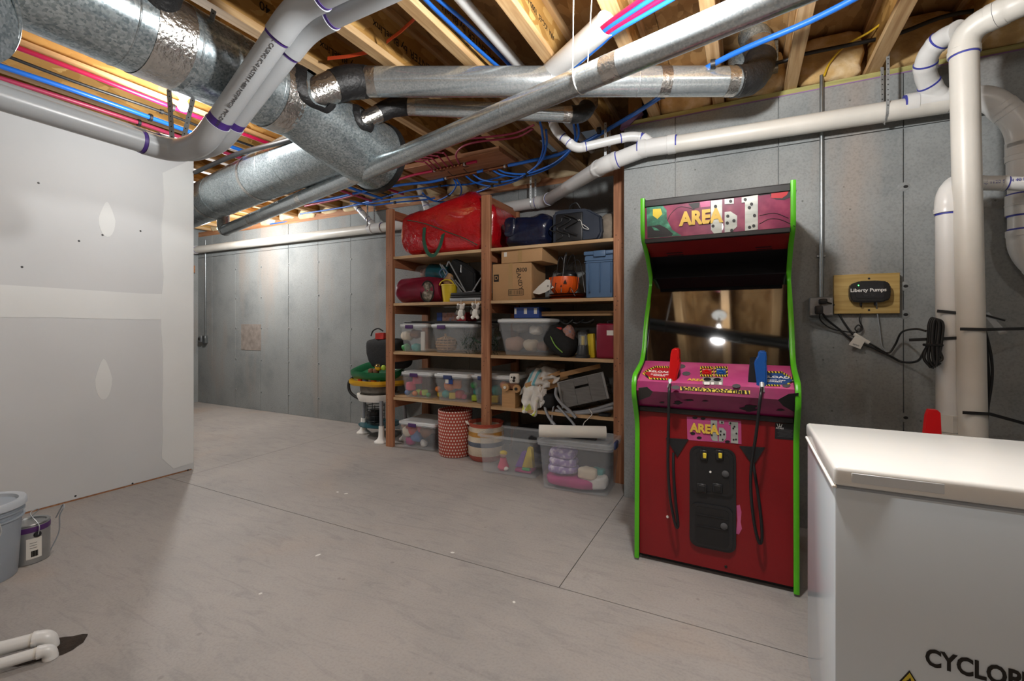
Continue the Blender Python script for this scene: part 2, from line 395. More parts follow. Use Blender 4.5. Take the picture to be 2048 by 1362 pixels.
# end walls, never faced by the camera: they close the room the bulbs light
struct('wall_end', box(B(), XL - .2, XL, YF, YB + .2, 0, ZS), 'concrete_wall', None, 'dark end wall past the partition')
struct('wall_side', box(B(), XR, XR + .2, YF, YR + .2, 0, ZS), 'concrete_wall', None, 'concrete side wall beyond the freezer')
wall_front = struct('wall_front', box(B(), XL, XR, YF - .2, YF, 0, ZS), 'osb_subfloor', None, 'sheathed stud wall opposite the shelves')
ms = meshof('stud', cbox(0, .045, 1.35, .038, .09, 2.7), 'stud_lumber')
for k in range(17): share('stud', ms, wall_front, (-4 + .406 * k, YF, 0))
door = struct('door_1', box(B(), XL, XL + .03, 3.0, 4.05, 0, 2.05), 'black_rubber', None, 'dark door in the end wall')
obj('door_handle', lathe(B(), [(0, 0), (.03, 0), (.03, .05), (0, .05)], 12, (XL + .06, 3.1, 1.0)), 'strap_steel', door)
obj('lintel', box(B(), XL, XL + .05, 2.95, 4.12, 2.05, 2.16), 'board_lumber', door)
# ---- drywall partition
wall_left = struct('wall_left', box(B(), XD - .1, XD, YF, 2.235, .012, 2.69), 'drywall', None, 'unpainted drywall partition with taped joints')
obj('bottom_plate', box(B(), XD - .1, XD - .004, YF, 2.22, 0, .012), 'board_lumber', wall_left)
def mud(poly, th=.0016):
    obj('joint_compound', prism(B(), poly, (XD, 0, 0), (0, 1, 0), (0, 0, 1), (th, 0, 0)), 'joint_compound', wall_left)
r_ = random.Random(3)
edge = [(2.0 + r_.uniform(-.012, .012), z) for z in [.16 + .21 * i for i in range(12)]]
mud([(2.233, .06), (2.233, 2.66)] + [(a, min(b, 2.6)) for a, b in edge[::-1]] + [(2.08, .05)], .0024)
top = [(-3.2 + .42 * i, 1.535 - .004 * i + r_.uniform(-.006, .006)) for i in range(13)]
bot = [(-3.2 + .42 * i, 1.285 + r_.uniform(-.006, .006)) for i in range(13)]
mud([p for p in bot if p[0] < 2] + [(2.02, 1.285), (2.02, 1.49)] + [p for p in top if p[0] < 2][::-1])
def oval(cy, cz, a, b): return [(cy + a * math.cos(t) * (1 - .5 * max(0, math.sin(t))), cz + b * math.sin(t)) for t in [2 * math.pi * i / 20 for i in range(20)]]
mud(oval(1.62, .84, .05, .15)); mud(oval(1.64, 2.02, .05, .13))
mn = meshof('screw_dimple', lathe(B(), [(0, 0), (.007, 0), (.005, .0015), (0, .0015)], 8), 'black_rubber')
for px, py in ((158, 482), (281, 462), (44, 534), (77, 366), (151, 992), (265, 967), (376, 940), (330, 480), (205, 470)):
    p = at(px, py, X=XD); share('screw_dimple', mn, wall_left, (XD, p.y, p.z), (0, RAD(90), 0))
# ---- ceiling: subfloor sheets and I-joists
ceiling = struct('ceiling', None, None, None, 'open ceiling of wooden I-joists under subfloor sheets')
for i, x0 in enumerate((XL, -5.33, -2.89, -.45, 1.99)):
    for j, y0 in enumerate((YF, -2.1, -.88, .34, 1.56, 2.78)):
        obj('subfloor_sheet', box(B(), x0 + .002, min(x0 + 2.44, XR) - .002, y0 + .0015, min(y0 + 1.22, YB + .2) - .0015, ZS, ZS + .02), 'osb_subfloor', ceiling)
JX = [.257 + .406 * k for k in range(-19, 7)]
fl = .034
mesh_fl = {}
def ijoist(x):
    ye = YB + .12 if x < XJ - .1 else YR + .14
    if ye not in mesh_fl:
        mesh_fl[ye] = (meshof('web', box(B(), -.005, .005, YF, ye, .036, .268), 'osb_web'), meshof('flange', box(B(), -fl, fl, YF, ye, 0, .038, .002), 'joist_lumber'),
                       meshof('flange_top', box(B(), -fl, fl, YF, ye, .264, .302, .002), 'joist_lumber'))
    a, b, c = mesh_fl[ye]
    q = share('joist', a, ceiling, (x, 0, ZB)); share('flange', b, q, (x, 0, ZB)); share('flange', c, q, (x, 0, ZB)); return q
joists = [ijoist(x) for x in JX]
# print on the webs that face the camera, upside down as nailed
def webprint(k, y, body, size, z=.16, bold=.006):
    x = JX[k]; lettering(body, (x + .0056, y, ZB + z), (0, -1, 0), (0, 0, -1), size, 'ink_black', joists[k], 'web_print', bold)
i0 = min(range(len(JX)), key=lambda i: abs(JX[i] + 2.17))
for k in range(i0 - 1, i0 + 3):
    webprint(k, 1.60, '11 7/8 - 40', .062); webprint(k, 1.97, 'by BlueLinx', .060); webprint(k, 2.29, 'onCENTER', .066); webprint(k, 1.12, '11 7/8 - 40', .062)
webprint(i0 + 3, 2.15, 'APA  ICC-ES  1000-1  PS 2-10', .04); webprint(i0 + 3, 1.55, 'HM-1 / 232  0225', .045)
lettering('HUBER', (JX[i0 + 5] + .21, 1.90, ZS - .0008), (-1, .12, 0), (-.12, -1, 0), .14, 'ink_black', ceiling, 'subfloor_print', .004)
bm = B(); c0 = V((JX[i0 + 5] + .21, 1.90, ZS - .001)); a0 = V((1, -.12, 0)).normalized(); b0 = V((.12, 1, 0)).normalized()
tube(bm, [c0 + a0 * (math.cos(t) * .27) + b0 * (math.sin(t) * .11) for t in [2 * math.pi * i / 36 for i in range(37)]], .004, 5, False)
obj('subfloor_print', bm, 'ink_black', ceiling)
# sill plates, purple gasket and rim boards on the walls
sill = struct('trim_1', box(B(), XJ, XR, YR + .005, YR + .14, ZW, ZB), 'sill_lumber', None, 'yellowish sill plate on the wall behind the cabinet')
obj('sill_gasket', box(B(), XJ - .006, XR, YR - .004, YR + .13, ZW - .004, ZW + .003), 'gasket_purple', sill)
struct('trim_2', box(B(), XL, XJ, YB + .005, YB + .14, 2.625, ZB), 'board_lumber', None, 'wooden sill plate on the wall behind the shelves')
struct('wall_rim_right', box(B(), XJ, XR, YR + .14, YR + .18, ZB, ZS), 'osb_subfloor', None, 'rim board above the right wall')
struct('wall_rim_back', box(B(), XL, XJ, YB + .14, YB + .18, ZB, ZS), 'osb_subfloor', None, 'rim board above the back wall')
struct('wall_rim_corner', box(B(), XJ + .1, XJ + .14, YR + .14, YB + .18, ZB - .04, ZS), 'osb_subfloor', None, 'rim board above the wall corner')
bm = B()
prism(bm, [(0, 0), (.05, 0), (.16, .09), (.10, .10), (.02, .05)], (XJ - .03, YR - .006, 2.655), (1, 0, 0), (0, 0, 1), (0, .05, 0))
obj('sill_gasket', bm, 'gasket_purple', sill)
# ---- bulbs
mat('porcelain', 'd8d8d4', .3, var=.03)
mb, tb, bb, ob = nt('bulb_glow'); bb.inputs['Emission Color'].default_value = (1, .97, .92, 1); bb.inputs['Emission Strength'].default_value = 30; bb.inputs['Base Color'].default_value = (1, 1, 1, 1)
names = ['glowing bare bulb above the cabinet end of the room', 'glowing bare bulb behind the big round duct over the partition', 'glowing bare bulb far off past the partition by the long thin duct',
         'glowing bare bulb behind the viewer', 'added bare fill bulb behind the viewer nearer the partition', 'added bare fill bulb out of view toward the freezer']  # the last two bulbs are unseen, added only to brighten the room
for (x, y, z, wt), lb in zip(BULBS, names):
    t = thing('ceiling_light', lb, 'light', (x, y, z)); t['group'] = 'bare bulbs on the joists'
    obj('lamp_holder', lathe(B(), [(0, ZB), (.062, ZB), (.062, ZB - .012), (.03, ZB - .035), (.022, ZB - .05), (0, ZB - .05)][::-1], 20, (x, y, 0)), 'porcelain', t)
    obj('bulb', lathe(B(), [(0, -.045), (.018, -.041), (.029, -.025), (.031, -.008), (.024, .012), (.014, .03), (.013, .052), (0, .052)], 18, (x, y, z)), 'bulb_glow', t)
    if ZB - .05 - z > .06: obj('stem', tube(B(), [V((x, y, z + .045)), V((x, y, ZB - .04))], .012, 12), 'porcelain', t)
    l = bpy.data.lights.new('bulb_light', 'POINT'); l.energy = wt; l.color = (1, .99, .975); l.shadow_soft_size = .06
    lo = bpy.data.objects.new('bulb_light', l); COL.objects.link(lo); lo.parent = t; lo.location = (0, 0, -.09)
# ================================================================ ducts
def lerp(a, b, t): return V(a) + (V(b) - V(a)) * t
def fillet(a, b, c, r, n=8):
    """arc that rounds the corner at b, tangent distance r"""
    a, b, c = V(a), V(b), V(c); p = b + (a - b).normalized() * r; q = b + (c - b).normalized() * r
    return [p * (1 - t) ** 2 + b * 2 * t * (1 - t) + q * t * t for t in [i / n for i in range(n + 1)]]
def duct_seams(root, a, b, r, ts, m='galvanized', w=.004, k=1.012, name='bead'):
    for t in ts:
        p = lerp(a, b, t); d = (V(b) - V(a)).normalized()
        obj(name, tube(B(), [p - d * w, p - d * w * .3, p + d * w * .3, p + d * w], [r * 1.001, r * k, r * k, r * 1.001], 40, False), m, root)
def tape(root, a, b, t, r, w=.03, m='foil_tape', name='foil_tape', k=1.015):
    p = lerp(a, b, t); d = (V(b) - V(a)).normalized()
    pts = [p + d * (w * (i / 5 - 1)) for i in range(11)]
    bm = tube(B(), pts, r * k, 32, False)
    for v in bm.verts:
        c = v.co - p; ax = d * c.dot(d); rad = c - ax; v.co = p + ax + rad * (1 + .012 * noise.noise(v.co * 60))
    obj(name, bm, m, root)
# main trunk: 14 inch, along the joists, with a tee at its far end
TX, TZ, TR = -2.17, 2.44, .18
tee_y, trunk_end = 2.03, 2.30
tr = thing('trunk_duct', 'large round galvanized trunk duct hanging under the joists along the ceiling', 'duct', (TX, -1, TZ - TR))
A, Bq = V((TX, -3.0, TZ)), V((TX, 1.62, TZ))
obj('duct_pipe', tube(B(), [lerp(A, Bq, i / 12) for i in range(13)], TR, 48, False), 'galvanized', tr)
C_ = V((TX, trunk_end, TZ))
obj('tee_fitting', tube(B(), crom([Bq - V((0, .04, 0)), Bq + V((0, .06, 0)), V((TX - .005, 1.86, TZ - .03)), V((TX - .01, 2.08, TZ - .06)), V((TX - .02, trunk_end, TZ - .08))], 4), [TR * 1.012] * 5 + [TR * (1.012 + .21 * i / 11) for i in range(12)], 48), 'galvanized', tr)
C_ = V((TX - .02, trunk_end, TZ - .08))
duct_seams(tr, A, Bq, TR, (.5, .72, .765, .84, .888, .93, .97), 'galvanized')
tape(tr, A, Bq, .868, TR, .07); tape(tr, A, Bq, .985, TR, .05)
obj('end_ring', ringtube(B(), [C_ - V((0, .012, 0)), C_ + V((0, .03, 0))], TR * 1.29, TR * 1.1, 48), 'black_mastic', tr)
fx = thing('flex_duct_collar', 'dark rubbery takeoff collar on top of the near end of the trunk', 'duct', (TX, .75, TZ + TR))
fc = V((-2.02, .94, 2.55)); obj('collar', tube(B(), [fc - V((.05, 0, .06)), fc, fc + V((.05, -.02, .06))], .088, 28), 'black_mastic', fx)
obj('elbow', tube(B(), crom([fc + V((.05, .01, .04)), fc + V((.12, .02, .07)), fc + V((.2, -.05, .09)), fc + V((.25, -.25, .09))], 5), .078, 24), 'black_mastic', fx)
nd = thing('duct_end', 'near end of a wide galvanized duct with a rolled rim, nearest the viewer', 'duct', (-1.75, .22, 2.1))
ne = at(-32, 30, d=1.25); nq = V((-.93, -.35, .08)).normalized()
obj('duct_pipe', tube(B(), [ne, ne - nq * .02 + V((-.3, -.25, .06)), ne + V((-.9, -.7, .15))], .118, 40), 'galvanized', nd)
rx_ = V((.62, .60, -.22)).normalized()
bm = B(); s1 = rx_.cross(V((0, 0, 1))).normalized(); s2 = rx_.cross(s1)
tube(bm, [ne + (s1 * math.cos(a) + s2 * math.sin(a)) * .119 for a in [2 * math.pi * i / 40 for i in range(41)]], .007, 10, False)
obj('rolled_rim', bm, 'galvanized', nd)
# straps that go round the trunk and carry the pipes below it
# branch to the far left, leaving the tee
E0, E1 = V((TX, tee_y + .02, TZ - .045)), V((-5.9, 2.77, TZ - .05))
br = thing('branch_duct', 'wide round galvanized branch duct running past the end of the partition', 'duct', (-3.4, 2.25, TZ - TR))
s0 = E0 + (E1 - E0).normalized() * .02
obj('duct_pipe', tube(B(), [lerp(s0, E1, i / 10) for i in range(11)], TR * .99, 48, False), 'galvanized', br)
duct_seams(br, E0, E1, TR * .99, (.18, .24, .41, .52, .64), 'galvanized')
tape(br, E0, E1, .32, TR * .99, .02); tape(br, E0, E1, .58, TR * .99, .02)
# round takeoffs
def takeoff(root, path, r, az, tr_):
    """collar on the trunk with a mastic patch, then a mastic-wrapped elbow along path; az, tr_: axis height and radius of the trunk there"""
    p = path[0]; d = (path[1] - path[0]).normalized()
    obj('collar', tube(B(), [p - d * .08, p, path[1], path[1] + d * .02], r, 28, False), 'foil_tape', root)
    el = crom(path[1:], 6); n_ = len(el)
    obj('elbow', tube(B(), el, [r * (1.03 + .09 * math.sin(math.pi * min(1, (i + .4) / n_)) + .02 * (i % 3 == 0)) for i in range(n_)], 28), 'black_mastic', root)
    bm = B(); n = 32; rings = []; q = d.cross(V((0, 1, 0))).normalized(); c = p - d * .03
    for rr, h in ((r * .95, .02), (r * 1.2, .016), (r * 1.42, .010), (r * 1.6, .001)):
        row = []
        for i in range(n):
            a = 2 * math.pi * i / n; k = rr * (1 + .10 * noise.noise(V((math.cos(a) * 2, math.sin(a) * 2, rr * 3))))
            o = c + V((0, 1, 0)) * math.cos(a) * k + q * math.sin(a) * k
            rel = V((o.x - TX, 0, o.z - az)); rel = rel.normalized() * (tr_ + h)
            row.append(bm.verts.new((TX + rel.x, o.y, az + rel.z)))
        rings.append(row)
    for a, b in zip(rings, rings[1:]):
        for i in range(n): bm.faces.new((a[i], a[(i + 1) % n], b[(i + 1) % n], b[i]))
    bmesh.ops.recalc_face_normals(bm, faces=bm.faces[:])
    obj('mastic_patch', bm, 'black_mastic', root)
# duct A: 6 inch, across the picture to the elbow over the cabinet
RA = .079
a1, a2 = at(722, 164, d=2.55), at(1478, 163, d=2.55)
da = thing('round_duct', 'six inch round galvanized duct crossing level from trunk to elbow above the cabinet', 'duct', ((a1 + a2) / 2 - V((0, 0, RA))))
takeoff(da, [at(626, 190, d=2.42), at(668, 173, d=2.46), at(698, 165, d=2.50), a1, lerp(a1, a2, .02)], RA, TZ, TR)
obj('duct_pipe', tube(B(), [lerp(a1 - (a2 - a1).normalized() * .06, a2, i / 10) for i in range(11)], RA, 36), 'galvanized_bright', da)
tape(da, a1, a2, .028, RA, .035); tape(da, a1, a2, .80, RA, .03); tape(da, a1, a2, .975, RA, .03); duct_seams(da, a1, a2, RA, (.5, .73), 'galvanized_bright')
ea = crom([a2 - (a2 - a1).normalized() * .03, at(1496, 160, d=2.57), at(1513, 143, d=2.61), at(1521, 118, d=2.66)], 6)
obj('elbow', tube(B(), ea, [RA * (1.05 + .035 * (i % 3 == 0)) for i in range(len(ea))], 28), 'black_mastic', da)
eb = crom([at(1521, 120, d=2.66), at(1519, 104, d=2.68), at(1514, 88, d=2.70)], 4)
obj('foil_tape', tube(B(), eb, [RA * (1.03 + .02 * (i % 2)) for i in range(len(eb))], 28), 'foil_tape', da)
e3 = at(1506, 72, d=2.74) + V((0, .10, .05))
ec = crom([at(1515, 90, d=2.70), at(1508, 72, d=2.73), at(1503, 62, d=2.80), e3 + V((0, .06, .04))], 5)
obj('boot', tube(B(), ec, [RA * (1.03 + .05 * (i % 3 == 0)) for i in range(len(ec))], 28), 'galvanized', da)
obj('register_box', cbox(e3.x, e3.y + .09, 2.90, .28, .14, .18, .003), 'galvanized', da)
# duct B: 4 inch, below and behind duct A
RB = .05
b1, b2 = at(806, 213, d=2.80), at(1142, 229, d=2.92)
db = thing('round_duct', 'thinner four inch galvanized duct just behind and below the level six inch one', 'duct', ((b1 + b2) / 2 - V((0, 0, RB))))
takeoff(db, [at(724, 243, d=2.70), at(758, 227, d=2.74), at(782, 216, d=2.77), b1, lerp(b1, b2, .03)], RB, TZ - .05, TR * 1.09)
obj('duct_pipe', tube(B(), [lerp(b1, b2, i / 8) for i in range(9)], RB, 30), 'galvanized_bright', db)
tape(db, b1, b2, .04, RB, .035); tape(db, b1, b2, .975, RB, .03)
f1 = at(1180, 208, d=3.0); pts = fillet(b2, b2 + (b2 - b1).normalized() * .09, f1 + V((0, 0, .06)), .075, 6)
obj('elbow', tube(B(), [b2] + pts, RB * 1.1, 24), 'black_mastic', db)
obj('foil_elbow', tube(B(), [pts[-2], f1, f1 + V((0, .03, .12)), f1 + V((0, .08, .25))], RB * 1.04, 24), 'foil_tape', db)
# duct C: 5 inch, long diagonal run below the others
RC = .052
c1, c2 = at(1476, 28, d=1.5), at(452, 460, d=4.4)
dc = thing('round_duct', 'long thin galvanized duct running diagonally below everything to the far corner', 'duct', ((c1 + c2) / 2 - V((0, 0, RC))))
cc0 = c1 + (c1 - c2).normalized() * 1.2
obj('duct_pipe', tube(B(), [lerp(cc0, c2, i / 16) for i in range(17)], RC, 36), 'galvanized_bright', dc)
for t in (.10, .50, .66, .86): tape(dc, c1, c2, t, RC, .035)
duct_seams(dc, c1, c2, RC, (.22, .40, .58, .72), 'galvanized_bright')
obj('elbow', tube(B(), fillet(c1, c2 + (c2 - c1).normalized() * .07, c2 + (c2 - c1).normalized() * .07 + V((0, 0, .22)), .065, 6) + [c2 + (c2 - c1).normalized() * .07 + V((0, 0, .22))], RC * 1.05, 28), 'foil_tape', dc)
hs = thing('hanging_string', 'white string slung round the diagonal duct from a joist', 'string', lerp(c1, c2, .1))
k = min((lerp(c1, c2, i / 400) for i in range(400)), key=lambda q: abs(q.dot(RGT) / q.dot(FWD) - (1157 - CX) / FOC))
sa, sb_ = at(1163, 0, Z=ZB), at(1172, 0, Z=ZB)
prj = c1 + (c2 - c1) * ((k - c1).dot(c2 - c1) / (c2 - c1).length_squared)
dn = (c2 - c1).normalized(); sd = dn.cross(V((0, 0, 1))).normalized()
lo_ = [prj + (sd * math.cos(a) + dn.cross(sd) * math.sin(a)) * (RC + .002) * (1 if True else 1) for a in [math.pi * i / 10 for i in range(11)]]
if lo_[5].z > prj.z: lo_ = [prj * 2 - p for p in lo_]
s_ends = sorted([lo_[0], lo_[-1]], key=lambda p: p.y)
top_ = V((prj.x + .05, prj.y - .12, ZB + .01))
obj('string_strand', tube(B(), [V((lo_[0].x + .035, lo_[0].y + .04, ZS - .005))] + lo_ + [V((lo_[-1].x + .02, lo_[-1].y - .03, ZS - .005))], .0022, 6), 'string_white', hs)
# ================================================================ plastic pipework
def run(root, pts, R_, m='pvc_white', bend=None, primer='primer_blue', hub=1.13, ends=(False, False), n=28, elbows=True):
    """straight pipes with glued elbows at the corners of pts; a stripe of primer at each joint"""
    pts = [V(p) for p in pts]; bend = bend or R_ * 1.7; N_ = len(pts)
    for i in range(N_ - 1):
        a, b = pts[i], pts[i + 1]; d = (b - a).normalized()
        obj('pipe', tube(B(), [a + d * (bend * .6 if i else 0), b - d * (bend * .6 if i < N_ - 2 else 0)], R_, n), m, root)
    for i in range(1, N_ - 1):
        a, b, c = pts[i - 1:i + 2]; d0 = (b - a).normalized(); d1 = (c - b).normalized()
        arc = fillet(a, b, c, bend, 8)
        rr = [R_ * hub] + [R_ * hub] + [R_ * (hub - .05)] * (len(arc)) + [R_ * hub, R_ * hub]
        e = obj('elbow', tube(B(), [arc[0] - d0 * R_ * .55, arc[0] - d0 * .002] + arc + [arc[-1] + d1 * .002, arc[-1] + d1 * R_ * .55], rr, n), m, root)
        for p, d in ((arc[0] - d0 * R_ * .55, -d0), (arc[-1] + d1 * R_ * .55, d1)):
            obj('primer_ring', tube(B(), [p - d * .002, p + d * (.006 + .004 * random.random())], R_ * 1.035, n), primer, e)
def coupling(root, p, d, R_, L=.05, m='pvc_white', primer='primer_blue', hub=1.13):
    p = V(p); d = V(d).normalized()
    c = obj('coupling', tube(B(), [p - d * L, p - d * L * .12, p - d * L * .1, p + d * L * .1, p + d * L * .12, p + d * L], [R_ * hub, R_ * hub, R_ * hub * 1.03, R_ * hub * 1.03, R_ * hub, R_ * hub], 28), m, root)
    for s in (-1, 1): obj('primer_ring', tube(B(), [p + d * s * (L - .002), p + d * s * (L + .008)], R_ * 1.035, 28), primer, c)
def strap(root, pts, w=.02, m='strap_steel', name='strap', holes=True):
    """flat perforated steel strap through pts (a thin ribbon with studs of dark holes left to its print)"""
    pts = [V(p) for p in pts]; bm = B()
    for a, b in zip(pts, pts[1:]):
        d = (b - a).normalized(); s = d.cross(V((.45, -.89, 0))).normalized() * w / 2; nn = d.cross(s).normalized() * .0008
        q = [bm.verts.new(x) for x in (a - s - nn, a + s - nn, a + s + nn, a - s + nn, b - s - nn, b + s - nn, b + s + nn, b - s + nn)]
        for f in ((0, 1, 2, 3), (4, 7, 6, 5), (0, 4, 5, 1), (1, 5, 6, 2), (2, 6, 7, 3), (3, 7, 4, 0)): bm.faces.new([q[i] for i in f])
    bmesh.ops.recalc_face_normals(bm, faces=bm.faces[:])
    o = obj(name, bm, m, root)
    if holes:
        bm = B()
        for a, b in zip(pts, pts[1:]):
            L = (b - a).length; d = (b - a).normalized(); nn = d.cross(d.cross(V((.45, -.89, 0)))).normalized()
            for i in range(int(L / .028)):
                c = a + d * (.014 + .028 * i)
                tube(bm, [c - nn * .0012, c + nn * .0012], .0035, 6)
        if len(bm.verts): obj('strap_hole', bm, 'black_rubber', o)['kind'] = 'stuff'
        else: bm.free()
    return o
def loop(c, axis, r, a0=0, a1=math.pi, n=12):
    """half loop under a pipe"""
    axis = V(axis).normalized(); s = axis.cross(V((0, 0, 1))).normalized(); u = s.cross(axis).normalized()
    if u.z > 0: u = -u
    return [V(c) + (s * math.cos(a0 + (a1 - a0) * i / n) + u * math.sin(a0 + (a1 - a0) * i / n)) * r for i in range(n + 1)]
# ---- furnace pair under the trunk: two grey-white pipes from the left, turning up past the trunk
RD = .048
PZ = 2.080
def furnace(dl, dzl, dx, dy, label):
    """dl, dzl: shift of the level run; dx, dy: shift of the rising leg"""
    f = thing('furnace_vent_pipe', label, 'pipe', (-2.6, 1.3, PZ - RD))
    xl, zl, ye = -2.46 + dl, PZ + dzl, 1.225 + dy
    P0 = V((xl, -2.6, zl + .06)); P3 = V((-1.615 + dx, ye + .024, 2.53)); P4 = V((.9, ye + .06, 2.60)); Pb = V((-2.223 + dx, ye, zl))
    arc = fillet(P0, V((xl, ye, zl)), V((-2.0, ye, zl)), .10, 8)
    obj('pipe', tube(B(), [P0, arc[0]], RD, 32), 'pvc_grey', f)
    arc2 = fillet(arc[-1], Pb, P3, .08, 8)
    e = obj('elbow', tube(B(), [arc[0] - V((0, .03, 0))] + arc + arc2 + [arc2[-1] + (P3 - arc2[-1]).normalized() * .05], RD * 1.1, 32), 'pvc_grey', f)
    obj('primer_ring', tube(B(), [arc[0] - V((0, .045, 0)), arc[0] - V((0, .025, 0))], RD * 1.03, 32), 'primer_purple', e)
    q = arc2[-1] + (P3 - arc2[-1]).normalized() * .045; d = (P3 - q).normalized()
    obj('primer_ring', tube(B(), [q, q + d * .04], RD * 1.012, 32), 'primer_purple', e)
    obj('pipe', tube(B(), [q - d * .02, P3], RD, 32), 'pvc_grey', f)
    a3 = fillet(q, P3, P4, .09, 8)
    e = obj('elbow', tube(B(), [a3[0] - d * .05] + a3 + [a3[-1] + (P4 - P3).normalized() * .05], RD * 1.12, 32), 'pvc_grey', f)
    obj('primer_ring', tube(B(), [a3[0] - d * .062, a3[0] - d * .048], RD * 1.03, 32), 'primer_purple', e)
    obj('primer_ring', tube(B(), [a3[-1] + (P4 - P3).normalized() * .048, a3[-1] + (P4 - P3).normalized() * .062], RD * 1.03, 32), 'primer_purple', e)
    obj('pipe', tube(B(), [a3[-1], V((-1.0, ye + .04, 2.56))], RD, 32), 'pvc_grey', f)
    return f, q, P3, d
f1_, q_, P3_, d_ = furnace(0, 0, 0, 0, 'grey-white plastic vent pipe with printed lettering rising past the round trunk')
# print along the rising leg, on the side the camera sees
mid = lerp(q_, P3_, .52); tocam = (V((0, 0, CAM_H)) - mid); tocam = (tocam - d_ * tocam.dot(d_)).normalized()
lettering('1785-15 NSF(PWG)  WELL CASING IC-0 (ASTM F-480 NSF(PWG))  PVC-DWV (ASTM', mid + tocam * (RD + .001), -d_, tocam.cross(-d_), .021, 'ink_grey', f1_, 'pipe_print')
f2_, *_ = furnace(-.10, .05, -.06, .10, 'second plastic vent pipe, mostly hidden behind the one with lettering')
st = thing('pipe_hanger', 'perforated steel strap holding the vent pipes up under the trunk', 'strap', (-2.2, 1.1, PZ))
for px0, py0, px1, py1, d0, d1 in ((338, 178, 345, 290, 2.30, 2.25), (428, 20, 364, 290, 1.93, 2.2)):
    strap(st, [at(px0, py0, d=d0), at(px1, py1, d=d1)], .025)
# ---- drain along the back wall, round the corner and along the right wall
RE = .055
dr = thing('drain_pipe', 'long white plastic drain pipe running along both concrete walls with wye fittings', 'pipe', (-1, 3.9, 2.0))
yb = YB - .09; yr = YR - .10
K0 = at(391, 500, Y=yb); K1 = at(780, 453, Y=yb); K2 = at(1092, 402, Y=yb)
K3 = at(1208, 330, Y=yr + .02); K4 = at(1290, 298, Y=yr); K5 = at(1895, 205, Y=yr)
z0, z1 = K0.z, K2.z
K2 = V((K2.x, yb, K2.z)); 
obj('pipe', tube(B(), [K0, K1], RE, 28), 'pvc_old', dr); coupling(dr, K0, (1, 0, 0), RE, .04, 'pvc_old')
run(dr, [K1, K2, K3, K4], RE, 'pvc_white', bend=.07)
def wye(root, p, d, side, R_, Rb, L=.11, blen=.12, m='pvc_white'):
    """wye body along d with a branch hub leaving along side"""
    p, d, side = V(p), V(d).normalized(), V(side).normalized()
    bm = tube(B(), [p - d * L, p - d * (L - .05), p - d * (L - .052), p + d * (L - .052), p + d * (L - .05), p + d * L], [R_ * 1.14, R_ * 1.14, R_ * 1.07, R_ * 1.07, R_ * 1.14, R_ * 1.14], 28)
    tube(bm, [p, p + side * (blen - .045), p + side * (blen - .043), p + side * blen], [Rb * 1.05, Rb * 1.07, Rb * 1.14, Rb * 1.14], 24)
    w_ = obj('wye_fitting', bm, m, root)
    for s in (-1, 1): obj('primer_ring', tube(B(), [p + d * s * (L - .002), p + d * s * (L + .008)], R_ * 1.035, 28), 'primer_blue', w_)
    obj('primer_ring', tube(B(), [p + side * (blen - .002), p + side * (blen + .008)], Rb * 1.035, 24), 'primer_blue', w_)
    return p + side * blen
dR = (K5 - K4).normalized()
W1 = at(1345, 287, Y=yr)
obj('pipe', tube(B(), [K4, K5], RE, 28), 'pvc_old', dr)
b_ = wye(dr, lerp(K4, W1, .45), dR, V((-.55, -.02, .45)), RE, .03, .12, .12)
g0 = at(1300, 268, Y=yr); g1 = at(1150, 295, Y=3.05); g2 = at(1105, 255, Y=3.05)
Rs = .030
run(dr, [b_, at(1262, 272, Y=yr - .02), at(1152, 298, Y=3.05), at(1112, 262, Y=3.02), at(1098, 225, Y=3.05)], Rs, 'pvc_white', bend=.05)
# wye at the left with its 1.5 inch branch, and the small one
for px, py, bx, by in ((752, 456, 712, 412),):
    p = at(px, py, Y=yb); q = at(bx, by, Y=yb - .03)
    t_ = wye(dr, p, (1, 0, 0), (q - p), RE * .98, .033, .10, .11)
    run(dr, [t_, lerp(t_, q, .4), q, at(706, 396, Y=yb + .0), at(690, 385, Y=yb)], .033, 'pvc_white', bend=.04)
p = at(858, 440, Y=yb); run(dr, [p, at(850, 402, Y=yb), at(838, 378, Y=yb)], .036, 'pvc_white', bend=.04)
# straps on the drain
for px, py, py1, y in ((1770, 225, 150, yr), (1215, 325, 265, yr + .1), (1066, 405, 372, yb), (742, 455, 432, yb)):
    c = at(px, py, Y=y); ax = dR if y == yr else V((1, 0, 0))
    lp = loop(c, ax, RE * 1.04)
    strap(dr, [V((lp[0].x, lp[0].y + .0, ZB + (.03 if y == yr else 0)))] + lp + [V((lp[-1].x, lp[-1].y, ZB))], .018)
# end of the drain at the right: wye, loop up to the stack, elbow down
W2 = at(1872, 203, Y=yr)
l0 = wye(dr, W2, dR, V((-.45, -.1, .5)), RE, .042, .13, .07)
RS = .044
L1 = at(1852, 140, Y=yr - .02); L2 = at(1872, 90, Y=yr - .06); STX = at(1922, 60, Y=yr - .12)
K6 = at(2000, 178, Y=yr); K7 = at(2044, 235, Y=yr); K8 = at(2044, 470, Y=yr)
run(dr, [K5, at(1975, 190, Y=yr), at(2043, 250, Y=yr), at(2046, 330, Y=yr), at(2046, 505, Y=yr), at(2120, 570, Y=yr)], RE * 1.0, 'pvc_white', bend=.08)
coupling(dr, at(2045, 310, Y=yr), (0, 0, 1), RE, .03); coupling(dr, at(2045, 410, Y=yr), (0, 0, 1), RE, .05)
